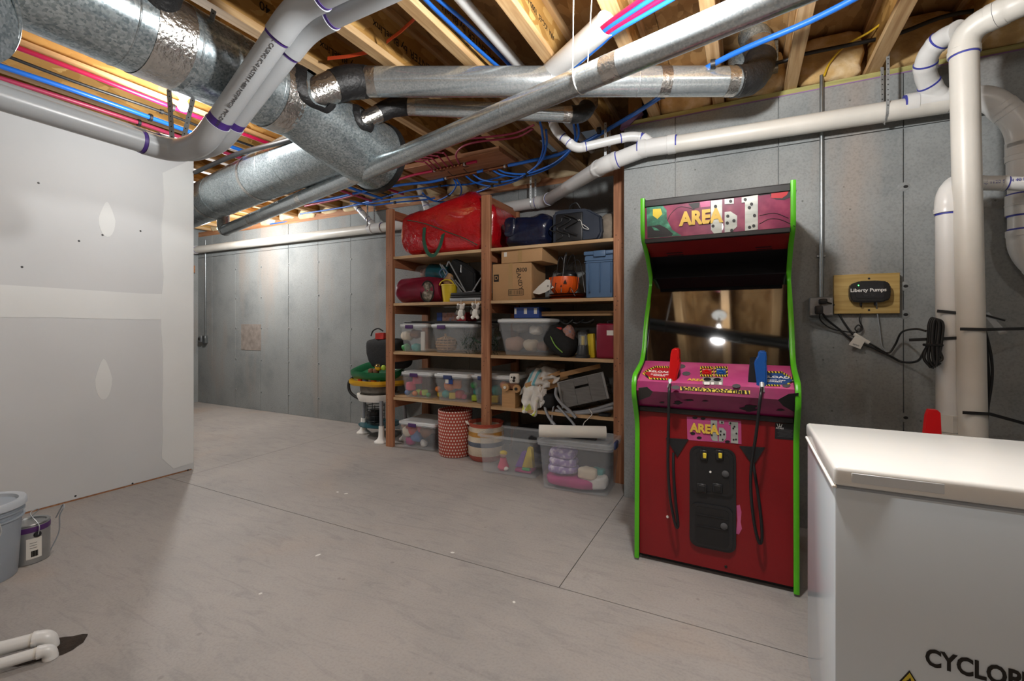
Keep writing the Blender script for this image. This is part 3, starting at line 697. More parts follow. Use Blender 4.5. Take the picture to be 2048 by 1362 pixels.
# ---- the standing stack in front of the right wall
vs = thing('vent_stack', 'tall white plastic stack pipe standing behind the freezer, elbowed along the ceiling', 'pipe', (1.05, 2.85, 0))
YS = 2.86
s_top = at(1927, 62, Y=YS); s_bot = at(1945, 866, Y=YS); s_bot = s_bot + (s_bot - s_top).normalized() * ((s_bot.z - .005) / (s_top.z - s_bot.z) * (s_bot - s_top).length)
RV = .0525
run(vs, [s_bot, s_top, at(2070, -8, Z=2.635), at(2300, -60, Z=2.64)], RV, 'pvc_old', bend=.085)
lp = crom([at(1893, 207, Y=yr), at(1866, 180, Y=yr - .03), at(1851, 148, Y=yr - .09), at(1856, 112, Y=yr - .16), at(1882, 80, Y=YS + .1), at(1918, 62, Y=YS + .02)], 6)
for i, (a, b) in enumerate(((0, 8), (7, 15), (14, 23), (22, 30))):
    seg = lp[a:b + 1]; e_ = obj('elbow', tube(B(), seg, [RS * (1.14 if k in (0, 1, len(seg) - 1, len(seg) - 2) else 1.06) for k in range(len(seg))], 24), 'pvc_white', vs)
    d = (seg[1] - seg[0]).normalized(); obj('primer_ring', tube(B(), [seg[1] + d * .004, seg[1] + d * .012], RS * 1.15, 24), 'primer_blue', e_)
# ---- second standing pipe with a bend near the top
ps = thing('pump_discharge_pipe', 'shorter white plastic standpipe with a bend, left of the tall stack', 'pipe', (1, 3.1, 0))
yy = 2.90
u0 = at(1897, 860, Y=yy); u0.z = .3
RP = .045
run(ps, [u0, at(1895, 385, Y=yy), at(1925, 362, Y=yy + .12)], RP, 'pvc_white', bend=.075)
run(ps, [at(1925, 366, Y=yy + .12), at(1985, 366, Y=yy + .12), at(2200, 372, Y=yy + .12)], .032, 'pvc_white', bend=.03)
u1 = at(1897, 845, Y=yy)
obj('coupling', tube(B(), [u1 - V((0, 0, .04)), u1 + V((0, 0, .04))], RP * 1.18, 8), 'pvc_old', ps)
obj('flange', tube(B(), [u1 - V((0, 0, .075)), u1 - V((0, 0, .045))], RP * 1.5, 28), 'pvc_old', ps)
pr = at(2010, 362, Y=yy + .12 - .034)
lettering('PVC 1120 SCH 40 NSF', pr, (1, 0, 0), (0, 0, 1), .02, 'primer_blue', ps, 'pipe_print')
# black perforated straps round both
for nm, lb, pp in (('pipe_strap', 'black perforated strap round the standpipe near its top', [(1874, 622), (1916, 626)]), ('pipe_strap', 'black perforated strap round the standpipe, holding the coiled cord', [(1818, 680), (1916, 676)]),
                   ('pipe_strap', 'black perforated strap across the tall stack at mid height', [(1920, 658), (1975, 659), (2060, 657)]), ('pipe_strap', 'black perforated strap across the tall stack just above the freezer', [(1925, 825), (1980, 828), (2060, 850)])):
    t = thing(nm, lb, 'strap', at(*pp[0], Y=yr - .17))
    strap(t, [at(a, b, Y=(yy - RP - .004) if pp[0][0] < 1900 else YS - RV - .006 + (.25 if a > 1985 else 0)) for a, b in pp], .014, 'black_rubber', 'strap', False)
# ---- sleeve of white pipe through the joists with four lines in it, and the plain pipe between joists
sl = thing('pipe_sleeve', 'open-ended white sleeve pipe with red and blue lines running out of it', 'pipe', at(1150, 90, d=2.3))
v0, v1 = at(1214, 46, Z=2.645), at(1088, 158, Z=2.65)
dv = (v1 - v0).normalized()
obj('pipe', ringtube(B(), [v0, v1], .057, .052, 36), 'pvc_white', sl)
for i, (m_, ox, oz) in enumerate((('pex_red', -.02, -.012), ('pex_blue', .005, -.02), ('pex_red', .015, -.035), ('pex_blue', .035, -.03))):
    s_ = dv.cross(V((0, 0, 1))).normalized()
    a = v0 + RGT * (.004 + .013 * i) + V((0, 0, -.002 - .0125 * i)); e = at(1283 + i * 17, -2 + i * 2, Z=2.64 - .006 * i)
    tag(obj('supply_pipe', tube(B(), crom([a + dv * .38, a + dv * .12, a, e, e + (e - a) * 1.2], 6), .0105, 12), m_),
        ['upper red water line running out of the white sleeve pipe', 'upper blue water line between two red ones in the white sleeve', 'lower red water line running out of the white sleeve pipe', 'lowest blue water line running out of the white sleeve pipe'][i], 'water line', 'lines through the white sleeve')
jx = JX[i0 + 2]
tag(obj('white_pipe', tube(B(), [V((jx + .17, .6, 2.80)), V((jx + .17, 3.9, 2.78))], .028, 24), 'pvc_white'), 'plain white pipe lying in the joist bay between web prints', 'pipe')
for i, (ox, oz) in enumerate(((.06, .02), (.085, .05))):
    tag(obj('supply_pipe', tube(B(), crom([V((jx + ox + .03 * math.sin(k * 1.3 + i), .7 + .32 * k, 2.76 + oz - .012 * (k % 2))) for k in range(8)], 6), .0105, 10), 'pex_blue'),
        ['lower blue water line drooping in the joist bay beside the plain white pipe', 'upper blue water line in the joist bay beside the plain white pipe'][i], 'water line')
tag(obj('supply_pipe', tube(B(), crom([V((jx + .12, .7, 2.86)), V((jx + .11, 1.5, 2.85)), V((jx + .13, 2.6, 2.86))], 6), .0105, 10), 'pex_red'), 'red water line high in the joist bay beside the plain white pipe', 'water line')
# ---- main lines under the joists at the left, over the partition
def line(px, m_, r, lb, cat='water line', Z=None, d=None, seg=6, clips=(), name='supply_pipe', group=None):
    pts = [at(p[0], p[1], Z=p[2] if len(p) > 2 else Z) for p in px]
    o = tag(obj(name, tube(B(), crom(pts, seg), r, 12), m_), lb, cat, group)
    base = ORIG[o.name]
    for c in clips:
        q = at(c[0], c[1], Z=c[2] if len(c) > 2 else Z)
        obj('pipe_clip', tube(B(), [q - V((.012, 0, 0)), q + V((.012, 0, 0))], r * 1.7, 10), 'black_rubber', o)
    return o
def ylines():
    for x, z, r, m_, lb, nm, cat in ((-3.33, 2.665, .014, 'pex_red', 'red water line running along the joists above the partition', 'supply_pipe', 'water line'), (-3.47, 2.675, .009, 'black_rubber', 'black cable sagging along the joists above the partition', 'cable', 'cable'),
                            (-3.62, 2.655, .015, 'pex_blue', 'blue water line running along the joists above the partition', 'supply_pipe', 'water line'), (-3.78, 2.65, .014, 'pex_red_thin', 'dark red water line nearest the top of the partition', 'supply_pipe', 'water line')):
        pts = [V((x + .012 * math.sin(k * 1.7 + x * 5), -.6 + .45 * k, z - (.022 * abs(math.sin(k * 1.2)) if nm == 'cable' else .004 * math.sin(k)))) for k in range(11)]
        o = tag(obj(nm, tube(B(), crom(pts, 6), r, 12), m_), lb, cat)
        for k in (3, 5, 7): obj('pipe_clip', tube(B(), [pts[k] - V((0, .008, 0)), pts[k] + V((0, .008, 0))], r * 1.7, 10), 'black_rubber', o)
ylines()
tag(obj('hose', tube(B(), crom([at(390, 345, Y=2.2), at(470, 310, Y=2.05), at(560, 285, Y=1.95), at(640, 262, Y=1.9)], 6), .017, 12), 'black_rubber'), 'thick black hose crossing above the wide branch duct', 'hose')
# ---- manifold board and its lines
mbz = ZB - .03
mbt = thing('manifold_board', 'reddish wooden board screwed under the joists carrying two manifolds', 'board', (-2.27, 3.45, mbz - .02))
obj('board', box(B(), -2.77, -1.78, 3.26, 3.63, mbz - .008, ZB, .003), 'board_lumber', mbt)
def manifold(a, b, m_tip, lb, tips):
    d = (b - a).normalized()
    t = thing('manifold', lb, 'manifold', a)
    obj('barrel', tube(B(), [a, b], .012, 14), 'copper', t)
    for i in range(9):
        p = lerp(a, b, .06 + .11 * i); obj('port', tube(B(), [p, p + V((0, -.03 if m_tip == 'pex_red' else .03, -.012))], .007, 10), 'copper', t)
    for p, q in tips: obj('valve_tip', tube(B(), [p, q], .0125, 14), m_tip, t)
    for k in (.02, .97): 
        p = lerp(a, b, k); obj('crimp_ring', tube(B(), [p - d * .008, p + d * .008], .0145, 14), 'strap_steel', t)
    return d
zc = mbz - .024
ra, rb = at(868, 341, Z=zc), at(931, 328, Z=zc); ba, bb_ = at(890, 357, Z=zc), at(1014, 332, Z=zc)
manifold(ra, rb, 'pex_red', 'copper manifold with a red shut-off tip on the ceiling board', [(at(934, 327, Z=zc), at(953, 323, Z=zc))])
manifold(ba, bb_, 'pex_blue', 'copper manifold with blue middle fitting on the ceiling board', [(at(955, 344, Z=zc - .001), at(966, 341, Z=zc - .001))])
for p in ((880, 340), (905, 349), (936, 344), (928, 332)):
    c = at(*p, Z=zc); 
    obj('hold_down_strap', tube(B(), crom([c + V((-.01, -.06, .012)), c + V((0, 0, -.008)), c + V((.01, .06, .012))], 6), .003, 6), 'black_rubber', mbt)
bz = 2.655
line([(1017, 331, zc), (1060, 322, zc), (1130, 304, bz), (1250, 239, bz), (1425, 129, bz), (1620, 42, bz), (1760, -30, bz)], 'pex_blue', .0145, 'thick blue main line running from the manifold up past the cabinet to the ceiling', clips=((1198, 261, bz), (1426, 128, bz), (1325, 190, bz)))
line([(888, 358, zc), (860, 364, zc), (800, 370, bz), (730, 382, bz), (660, 398, bz), (600, 408, bz), (500, 430, bz)], 'pex_blue', .0135, 'blue line leaving the manifold toward the far left corner')
line([(866, 342, zc), (820, 352, bz), (760, 372, bz), (690, 395, bz), (610, 412, bz)], 'pex_red', .0115, 'red line leaving the manifold toward the far left corner')
line([(1066, 258, 2.64), (1030, 275, 2.63), (960, 283, 2.62), (925, 293, 2.62), (912, 310, 2.63), (918, 327, zc)], 'pex_red_thin', .0075, 'thin red line looping down to the end of the red manifold')
line([(1068, 250, 2.65), (1030, 266, 2.64), (975, 274, 2.64), (900, 282, 2.64), (830, 300, 2.64)], 'pex_red_thin', .0075, 'thin red line bending away under the small duct')
for i, (a, b) in enumerate((((858, 322), (873, 338)), ((866, 318), (882, 336)), ((878, 314), (894, 333)), ((890, 308), (905, 331)), ((852, 326), (866, 340)))):
    line([(a[0] - 22, a[1] - 4, 2.64), (a[0] - 6, a[1] - 2, 2.64), (*a, 2.635), (*b, zc)], 'pex_red_thin', .0065, 'short thin red line bending into the red manifold', group='red feeds of the manifold')
blues = [
    ([(908, 358, zc), (912, 372, 2.60), (898, 390, 2.57), (870, 402, 2.58), (850, 393, 2.60), (800, 396, 2.62), (700, 412, 2.64)], 'thin blue line looping down left of the manifold in a wide bow'),
    ([(912, 356, zc), (923, 378, 2.59), (915, 398, 2.57), (890, 404, 2.57), (862, 400, 2.58), (845, 386, 2.60)], 'thin blue line in the outermost loop above the red bag'),
    ([(930, 350, zc), (950, 365, 2.60), (985, 372, 2.58), (1030, 362, 2.58), (1070, 335, 2.60), (1086, 300, 2.62), (1084, 262, 2.64), (1080, 245, 2.66)], 'thin blue line bowing right from the manifold then up under the small duct'),
    ([(945, 348, zc), (965, 360, 2.60), (1000, 364, 2.58), (1040, 354, 2.58), (1080, 325, 2.60), (1093, 290, 2.62), (1092, 260, 2.65)], 'second thin blue line bowing right from the manifold'),
    ([(985, 340, zc), (1005, 350, 2.60), (1050, 352, 2.58), (1100, 335, 2.58), (1135, 308, 2.60), (1150, 280, 2.62), (1147, 245, 2.65)], 'thin blue line in the wide bow behind the white elbow'),
    ([(995, 338, zc), (1015, 346, 2.60), (1055, 347, 2.58), (1105, 328, 2.58), (1140, 300, 2.60), (1157, 272, 2.62), (1155, 245, 2.65)], 'outer thin blue line in the wide bow behind the white elbow'),
    ([(1010, 352, 2.66), (940, 368, 2.66), (880, 372, 2.66), (800, 385, 2.66), (700, 412, 2.66), (600, 428, 2.66)], 'thin blue line stretched along the joists below the manifold'),
    ([(985, 372, 2.66), (940, 388, 2.66), (860, 402, 2.66), (740, 420, 2.66), (600, 440, 2.66), (540, 448, 2.66)], 'lowest thin blue line stretched along the joists to the far left'),
    ([(700, 402, 2.63), (745, 410, 2.60), (790, 405, 2.60), (845, 400, 2.62), (870, 396, 2.64)], 'thin blue line crossing the others above the left end post')]
for pts, lb in blues: line(pts, 'pex_blue', .0085 if 'stretched' not in lb else .0095, lb, clips=((pts[2][0], pts[2][1], pts[2][2]),))
for px, py, dx in ((660, 165, 0), (960, 60, 1)): pass
# orange marker ribbons between joist flanges
for a, b, lb in (((655, 117, 2.72), (738, 104, 2.72), 'orange plastic ribbon stretched over a joist flange near the duct collar'), ((773, 84, 2.74), (832, 35, 2.74), 'orange plastic ribbon stretched across the joist bay with web print')):
    p, q = at(a[0], a[1], Z=a[2]), at(b[0], b[1], Z=b[2]); o = thing('marker_ribbon', lb, 'ribbon', p); strap(o, [p, lerp(p, q, .5) - V((0, 0, .006)), q], .02, 'flag_orange', 'ribbon', False)
# ---- cables at the right under the insulation
tag(obj('cable', tube(B(), crom([at(1200, 168, Y=2.9), at(1300, 160, Y=3.05), at(1540, 128, Y=3.2), at(1600, 110, Y=3.2), at(1780, 72, Y=3.2), at(1900, 30, Y=3.2), at(2060, 10, Y=3.2)], 6), .011, 10), 'black_rubber'), 'black cable slung along the insulation above the right wall', 'cable')
tag(obj('cable', tube(B(), crom([at(1648, 152, Y=YR - .03), at(1660, 125, Y=YR - .03), at(1690, 92, Y=YR - .06), at(1745, 60, Y=3.15), at(1790, 20, Y=3.05), at(1800, -20, Y=2.9)], 6), .006, 10), 'cable_yellow'), 'yellow cable coming out of the steel conduit top', 'cable')
# ---- insulation stuffed in the rim bays
def batt(name, x0, x1, y, z0, z1, lb, seed, m='insulation', dep=.16, group='insulation batts'):
    bm = blob(B(), ((x0 + x1) / 2, y - dep / 2 + .1, (z0 + z1) / 2), ((x1 - x0) / 2 + .0, dep / 2 + .02, (z1 - z0) / 2), .35, .022, 9, seed, 30, 18)
    tag(obj(name, bm, m), lb, 'insulation', group)
lbs = ['insulation batt in the bay left of the elbowed duct above the cabinet', 'insulation batt in the bay behind the elbowed duct', 'insulation batt in the bay where the yellow cable climbs', 'insulation batt between the yellow cable bay and the tall stack', 'insulation batt behind the top of the tall stack', 'insulation batt beyond the tall stack']
j2 = [x for x in JX if x > XJ + .1]
for i, (a, b) in enumerate(zip(j2, j2[1:])):
    if i < 6: batt('insulation_batt', a + .035, b - .035, YR + .12, ZB + .002, ZS - .02, 'yellowed fibreglass ' + lbs[i], i, dep=.215)
j3 = [x for x in JX if x < XJ]
for i, (a, b) in enumerate(zip(j3, j3[1:])):
    batt('insulation_batt', a + .03, b - .03, YB + .12, ZB - .045 if i % 2 else ZB - .02, ZB + .2, 'paper-faced insulation tucked into a rim bay above the wall behind the shelves', 20 + i, 'insulation_paper', .22, 'rim bay insulation above the back wall')
# ================================================================ the wooden shelving
SY0, SY1, SXS = 3.545, 4.165, (-3.205, -2.075, -.868)
LV = (1.925, 1.455, .965, .505)          # tops of the four shelves
sh = thing('shelving_unit', 'tall reddish wooden shelving unit with four plywood shelves', 'shelf', (-2.04, 3.85, 0))
for x in SXS:
    tp = 2.41 if x < -1 else 2.60
    obj('post', box(B(), x - .0445, x + .0445, SY0, SY0 + .038, 0, tp, .002), 'post_lumber', sh)
    obj('post', box(B(), x - .0445, x + .0445, SY1 - .038, SY1, 0, 2.41, .002), 'post_lumber', sh)
    for z in LV: obj('cross_rail', box(B(), x - .019 + (.03 if x < -3 else 0), x + .019 + (.03 if x < -3 else 0), SY0 + .038, SY1 - .038, z - .019 - .089, z - .019, .002), 'rail_lumber', sh)
    obj('cross_rail', box(B(), x - .019, x + .019, SY0 + .038, SY1 - .038, 2.32, 2.405, .002), 'rail_lumber', sh)
for z in LV:
    for x0, x1 in ((SXS[0] - .03, SXS[1]), (SXS[1] + .001, SXS[2] + .04)):
        obj('shelf_board', box(B(), x0, x1, SY0 + .038, SY1, z - .019, z, .0015), 'shelf_plywood', sh)
        obj('shelf_edge', box(B(), x0 + (.075 if x0 < -3 else .044), x1 - (.044 if x1 < -1 else .085), SY0 + .012, SY0 + .038, z - .026, z + .001, .0015), 'shelf_plywood', sh)
mnl = meshof('nail_head', lathe(B(), [(0, 0), (.004, 0), (.003, .001), (0, .001)], 6), 'black_rubber')
for x in SXS:
    for z in LV:
        for k in range(4): share('nail_head', mnl, sh, (x + random.uniform(-.03, .03), SY0, z - .09 + .035 * k + random.uniform(-.01, .01)), (RAD(90), 0, 0))
# ================================================================ what stands on the shelves
mat('clear_plastic', 'd9dee2', .22, var=.03, alpha=.125, spec=.6)
mat('cloudy_plastic', 'cfd4d8', .3, var=.04, alpha=.16, spec=.5)
mat('lid_white', 'd4d8da', .35, var=.03)
mat('lid_clear', 'd9dee2', .25, var=.03, alpha=.3)
mat('latch_purple', '4a2c63', .4, var=.08); mat('latch_blue', '2c3a66', .4, var=.08)
mat('bag_red', 'b3101a', .2, var=.2, scale=9, bmp=1.0, bscale=26, coat=.6); mat('webbing_green', '12503a', .7, var=.15, scale=40)
mat('bag_navy', '151b33', .25, var=.25, scale=9, bmp=.6, bscale=14, coat=.3); mat('cloth_black', '18191b', .85, var=.2, scale=20, bmp=.2)
mat('plastic_black', '1c1d20', .4, var=.12); mat('vinyl_slate', '2c3340', .5, var=.15, scale=8, bmp=.2, bscale=20)
mat('beige_fur', '8b8072', .9, var=.2, scale=20, bmp=.3); mat('bag_maroon', '7a1230', .38, var=.2, scale=7, bmp=.4, bscale=12)
mat('teal_plastic', '1c5560', .35, var=.1); mat('yellow_plastic', 'd2b822', .45, var=.06); mat('cardboard', 'b08a61', .8, var=.06, scale=5, bmp=.05)
mat('cardboard_dark', '9a7853', .8, var=.08, scale=5); mat('packing_tape', 'a8875a', .3, var=.05); mat('orange_plastic', 'd95716', .4, var=.05)
mat('tote_blue', '4a6585', .45, var=.06, scale=4); mat('steel_grey', '9ea2a6', .35, .6, .1); mat('print_red', 'b32633', .5, var=.2, scale=25); mat('print_blue', '1f3f86', .45, var=.12, scale=12)
mat('print_mixed', 'a8796a', .5, var=.6, scale=38, col2='4a7a9a'); mat('camouflage', '6d6658', .7, var=.7, scale=26, col2='b8ada0', detail=2)
mat('wicker', 'b08a60', .8, var=.25, scale=40, bmp=.3); mat('pine_green', '1f3a26', .8, var=.4, scale=30); mat('white_fur', 'e6e3dd', .9, var=.06, scale=30, bmp=.3)
mat('grey_fur', '77746f', .9, var=.15, scale=30, bmp=.3); mat('crimson_plastic', '7d1030', .35, var=.08); mat('lime_trim', '7fae4a', .6, var=.1)
mat('lantern_grey', '34383d', .4, var=.1); mat('glass_clear', 'e8eef0', .05, var=0, alpha=.25); mat('skin_tan', 'b08a74', .8, var=.15)
mat('toy_pink', 'd04a6a', .5, var=.12); mat('toy_green', '3f9a55', .5, var=.12); mat('toy_lime', 'a8c43a', .5, var=.1); mat('toy_blue', '4a6fa8', .5, var=.15); mat('toy_teal', '3f9a95', .5, var=.12)
mat('toy_red', 'c23a34', .5, var=.12); mat('toy_orange', 'd57a36', .5, var=.12); mat('toy_purple', '7a55a8', .5, var=.2, scale=20); mat('toy_magenta', 'a8236f', .6, var=.12); mat('toy_brown', '7a5138', .8, var=.15)
mat('bare_wood', 'b48c5f', .6, var=.1, scale=4, stretch=(2, 14, 14)); mat('grey_wood', '6c6c6b', .75, var=.2, scale=5, stretch=(2, 14, 14)); mat('grey_wood_light', '8d8e8e', .75, var=.15, scale=5)
mat('hose_grey', '8a8d92', .35, var=.06); mat('paper_white', 'd8d5cd', .8, var=.03); mat('frosting_foam', 'e9e7e2', .8, var=.05)
mat('blanket_white', 'd2cfcb', .9, var=.1, scale=12, bmp=.3, bscale=25); mat('blanket_grey', '7c746c', .9, var=.2, scale=12, bmp=.4, bscale=25)
mat('cloth_lilac', '9a86b8', .8, var=.35, scale=24, col2='e2dce8', bmp=.3); mat('bin_cream', 'cfc2ae', .8, var=.08); mat('knit_rust', 'b0503c', .85, var=.08, scale=20)
def dots(name, base, dot, scale, size):
    m, t, b, o = nt(name); L = t.links.new
    c = N(t, 'ShaderNodeTexCoord'); s = N(t, 'ShaderNodeSeparateXYZ'); L(c.outputs['Object'], s.inputs[0])
    def M_(op, a, b_=None):
        n = N(t, 'ShaderNodeMath', operation=op)
        for i, q in enumerate((a, b_)):
            if q is None: continue
            if isinstance(q, (int, float)): n.inputs[i].default_value = q
            else: L(q, n.inputs[i])
        return n.outputs[0]
    an = M_('MULTIPLY', M_('ARCTAN2', s.outputs[1], s.outputs[0]), scale[0]); z = M_('MULTIPLY', s.outputs[2], scale[1])
    row = M_('FLOOR', z); u = M_('ADD', an, M_('MULTIPLY', row, .5))
    du = M_('SUBTRACT', M_('FRACT', u), .5); dz = M_('SUBTRACT', M_('FRACT', z), .5)
    d2 = M_('ADD', M_('MULTIPLY', du, du), M_('MULTIPLY', dz, dz))
    r = ramp(t, d2, [(size, dot), (size + .01, base)]); L(r.outputs[0], b.inputs['Base Color']); b.inputs['Roughness'].default_value = .85; return m
dots('polka_rust', hx('a8483a'), hx('e0d2c6'), (36 / (2 * math.pi), 34), .07)
def X_(px, Y): return at(px, 600, Y=Y).x
def Z_(px, py, Y): return at(px, py, Y=Y).z
def bin_(label, px0, px1, z, ztop, Y, depth, latch='latch_purple', lid='lid_white', body='clear_plastic', taper=.86, group='clear storage bins', rz=0, latches=(0,), front_latch=True):
    """tapered clear tub with rim, lid and latch; front face at Y between two pixel columns"""
    x0, x1 = X_(px0, Y), X_(px1, Y); w_, h = x1 - x0, ztop - z; c = V(((x0 + x1) / 2, Y + depth / 2, z))
    t = thing('storage_bin', label, 'storage bin', c, rz, group)
    def ring(f, zz, ins=0): 
        a, b, r = w_ / 2 * f - ins, depth / 2 * f - ins, .03
        pts = []
        for sx, sy, a0 in ((1, 1, 0), (-1, 1, 90), (-1, -1, 180), (1, -1, 270)):
            for k in range(4): an = RAD(a0 + 30 * k); pts.append((sx * (a - r) + r * math.cos(an), sy * (b - r) + r * math.sin(an), zz))
        return pts
    bm = B(); hs = h - .03
    lv = [ring(taper, .004), ring(taper + (1 - taper) * .75, hs * .72), ring(taper + (1 - taper) * .93, hs * .73), ring(.975, hs)]
    li = [ring(.975, hs, .0025), ring(taper, .0065, .0025)]
    rows = [[bm.verts.new(p) for p in r] for r in lv + li]
    for a, b in zip(rows, rows[1:]):
        for i in range(16): bm.faces.new((a[i], a[(i + 1) % 16], b[(i + 1) % 16], b[i]))
    bm.faces.new(rows[0][::-1]); bm.faces.new(rows[-1])
    obj('tub', bm, body, t, True)
    bm = B(); rows = [[bm.verts.new(p) for p in r] for r in (ring(.985, hs - .012), ring(1.02, hs - .012), ring(1.02, hs), ring(.985, hs))]
    for a, b in zip(rows, rows[1:] + rows[:1]):
        for i in range(16): bm.faces.new((a[i], a[(i + 1) % 16], b[(i + 1) % 16], b[i]))
    obj('rim', bm, 'lid_clear', t, True)
    if lid:
        bm = B(); rows = [[bm.verts.new(p) for p in r] for r in (ring(1.03, hs), ring(1.03, hs + .02), ring(.99, hs + .024), ring(.95, hs + .018), ring(.92, hs + .028))]
        for a, b in zip(rows, rows[1:]):
            for i in range(16): bm.faces.new((a[i], a[(i + 1) % 16], b[(i + 1) % 16], b[i]))
        bm.faces.new(rows[0][::-1]); bm.faces.new(rows[-1])
        obj('lid', bm, lid, t, True)
    if latch:
        for lx in latches: obj('latch', cbox(lx, -depth / 2 * 1.045, hs - .004, .095, .012, .036, .004, 2), latch, t, True)
    return t, c, w_, depth, h
def bag(name, label, cat, m, c, s, **k):
    return tag(obj(name, blob(B(), c, s, **k), m), label, cat)
SF = SY0 + .05
# ---- top shelf
z = LV[0]
rb_ = thing('gift_bag', 'huge shiny red zip bag with green handles on the top shelf', 'bag', (-2.6, 3.85, z))
bm = blob(B(), (-2.56, 3.86, z + .25), (.55, .285, .25), .22, .03, 5, 2, 64, 44, .97, ez=.38)
for v in bm.verts:
    k = (v.co.x + 3.12) / 1.1
    if v.co.z > z + .2: v.co.z += .10 * math.exp(-((k - .68) / .17) ** 2) - .04 * max(0, 1 - k * 1.2) - max(0, k - .8) * .6 * (v.co.z - z)
    v.co.z = max(v.co.z, z + .001)
obj('bag_body', bm, 'bag_red', rb_)
def ribbon(root, pts, w, m, name, th=.003, side=V((1, 0, 0))):
    pts = crom(pts, 6); bm = B(); rows = []
    for i, p in enumerate(pts):
        d = (pts[min(i + 1, len(pts) - 1)] - pts[max(i - 1, 0)]).normalized(); s = d.cross(V((0, -1, .2))).normalized() * w / 2; n = s.cross(d).normalized() * th / 2
        rows.append([bm.verts.new(p + q) for q in (-s - n, s - n, s + n, -s + n)])
    for a, b in zip(rows, rows[1:]):
        for i in range(4): bm.faces.new((a[i], a[(i + 1) % 4], b[(i + 1) % 4], b[i]))
    bm.faces.new(rows[0][::-1]); bm.faces.new(rows[-1]); bmesh.ops.recalc_face_normals(bm, faces=bm.faces[:])
    return obj(name, bm, m, root)
yb_ = SY0 + .015
ribbon(rb_, [at(849, 455, Y=yb_), at(848, 482, Y=yb_ - .01), at(855, 505, Y=yb_ - .03), at(868, 511, Y=yb_ - .035), at(880, 492, Y=yb_ - .02), at(887, 466, Y=yb_)], .035, 'webbing_green', 'handle')
ribbon(rb_, [at(905, 415, Y=3.66), at(897, 424, Y=3.6), at(905, 430, Y=3.58), at(920, 420, Y=3.62), at(932, 402, Y=3.72), at(945, 393, Y=3.8)], .04, 'webbing_green', 'handle')
obj('zip_seam', tube(B(), crom([at(815, 440, Y=3.57), at(850, 447, Y=3.555), at(890, 462, Y=3.55), at(925, 475, Y=3.55), at(955, 490, Y=3.56)], 6), .004, 6), 'webbing_green', rb_)
nb = thing('navy_bag', 'shiny navy plastic bag lying beside the red bag on the top shelf', 'bag', (-1.75, 3.8, z))
obj('bag_body', blob(B(), (at(1068, 460, Y=3.8).x, 3.8, z + .14), (.235, .2, .145), .6, .03, 8, 9, 40, 26, .96), 'bag_navy', nb)
p_ = at(1022, 455, Y=3.62); obj('bag_flap', blob(B(), (p_.x, p_.y, p_.z), (.055, .04, .09), .6, .02, 16, 4, 20, 14), 'bag_navy', nb)
cs = thing('speaker_case', 'black soft carry case with tangled cords on the top shelf', 'case', (-1.2, 3.8, z))
cx = at(1160, 445, Y=3.75).x
bm = prism(B(), [(-.2, 0), (.19, 0), (.23, .06), (.22, .2), (.1, .275), (-.12, .29), (-.205, .27)], (cx, 3.62, z + .002), (1, 0, 0), (0, 0, 1), (0, .42, 0))
bmesh.ops.bevel(bm, geom=bm.edges[:], offset=.018, segments=3, affect='EDGES'); obj('case_body', bm, 'vinyl_slate', cs)
obj('case_front', cbox(cx - .05, 3.615, z + .13, .24, .02, .24, .012, 2), 'plastic_black', cs)
for i in range(3): obj('cord', tube(B(), crom([V((cx - .16 + .07 * i + .06 * math.sin(k * 1.4 + i), 3.60 - .012 * i, z + .03 + .03 * k + .012 * i)) for k in range(7)], 6), .005, 8), 'black_rubber', cs)
obj('carry_loop', tube(B(), crom([V((cx - .08, 3.7, z + .285)), V((cx - .06, 3.68, z + .33)), V((cx - .01, 3.68, z + .345)), V((cx + .02, 3.7, z + .30))], 6), .007, 8), 'black_rubber', cs)
obj('cord', tube(B(), crom([at(1144, 448, Y=3.59), at(1160, 440, Y=3.59), at(1166, 455, Y=3.59), at(1178, 458, Y=3.59), at(1165, 448, Y=3.6)], 6), .0025, 6), 'string_white', cs)
bm = blob(B(), (-1.0, 3.78, z + .12), (.085, .11, .12), .8, .008, 9, 5, 26, 18, .95)
tag(obj('stuffed_hat', bm, 'beige_fur'), 'rounded grey-beige fabric bundle at the end of the top shelf by the corner post', 'bundle')
# ---- second shelf
z = LV[1]
sb2 = thing('sleeping_bag', 'maroon rolled sleeping bag with a patterned lining showing at its end', 'sleeping bag', (-2.9, 3.75, z))
def lying_roll(root, x0, x1, y, r, zc, m, name, nz=.01, seed=0):
    n = 14; pts = [V((x0 + (x1 - x0) * i / n, y + .0, zc)) for i in range(n + 1)]
    rr = [r * math.sin(min(1, (i + .6) / 3) * math.pi / 2) * (1 - .06 * (i > n - 2)) for i in range(n + 1)]
    bm = tube(B(), pts, rr, 32)
    for v in bm.verts: v.co += V((noise.noise(v.co * 9 + V((seed, 0, 0))), noise.noise(v.co * 9 + V((0, 7, seed))), noise.noise(v.co * 9 + V((5, 0, seed))))) * nz
    return obj(name, bm, m, root)
rr_ = .128
x0, x1 = X_(790, 3.66), X_(884, 3.66)
lying_roll(sb2, x0, x1, 3.72, rr_, z + rr_ + .005, 'bag_maroon', 'roll', .012, 3)
pc = at(855, 583, Y=3.60)
bm = blob(B(), (pc.x, pc.y + .008, pc.z), (.075, .02, .10), .9, .006, 20, 3, 24, 14); obj('lining', bm, 'camouflage', sb2)
obj('drawstring', tube(B(), [pc + V((math.cos(a) * .078, -.004 + .004 * math.sin(3 * a), math.sin(a) * .103)) for a in [2 * math.pi * i / 28 for i in range(29)]], .006, 8, False), 'cloth_black', sb2)
tj = thing('teal_canister', 'clear and teal plastic canister lying on the maroon sleeping bag', 'canister', (-2.75, 3.92, z + .26))
x0, x1 = X_(834, 3.9), X_(898, 3.9); zc = z + .335
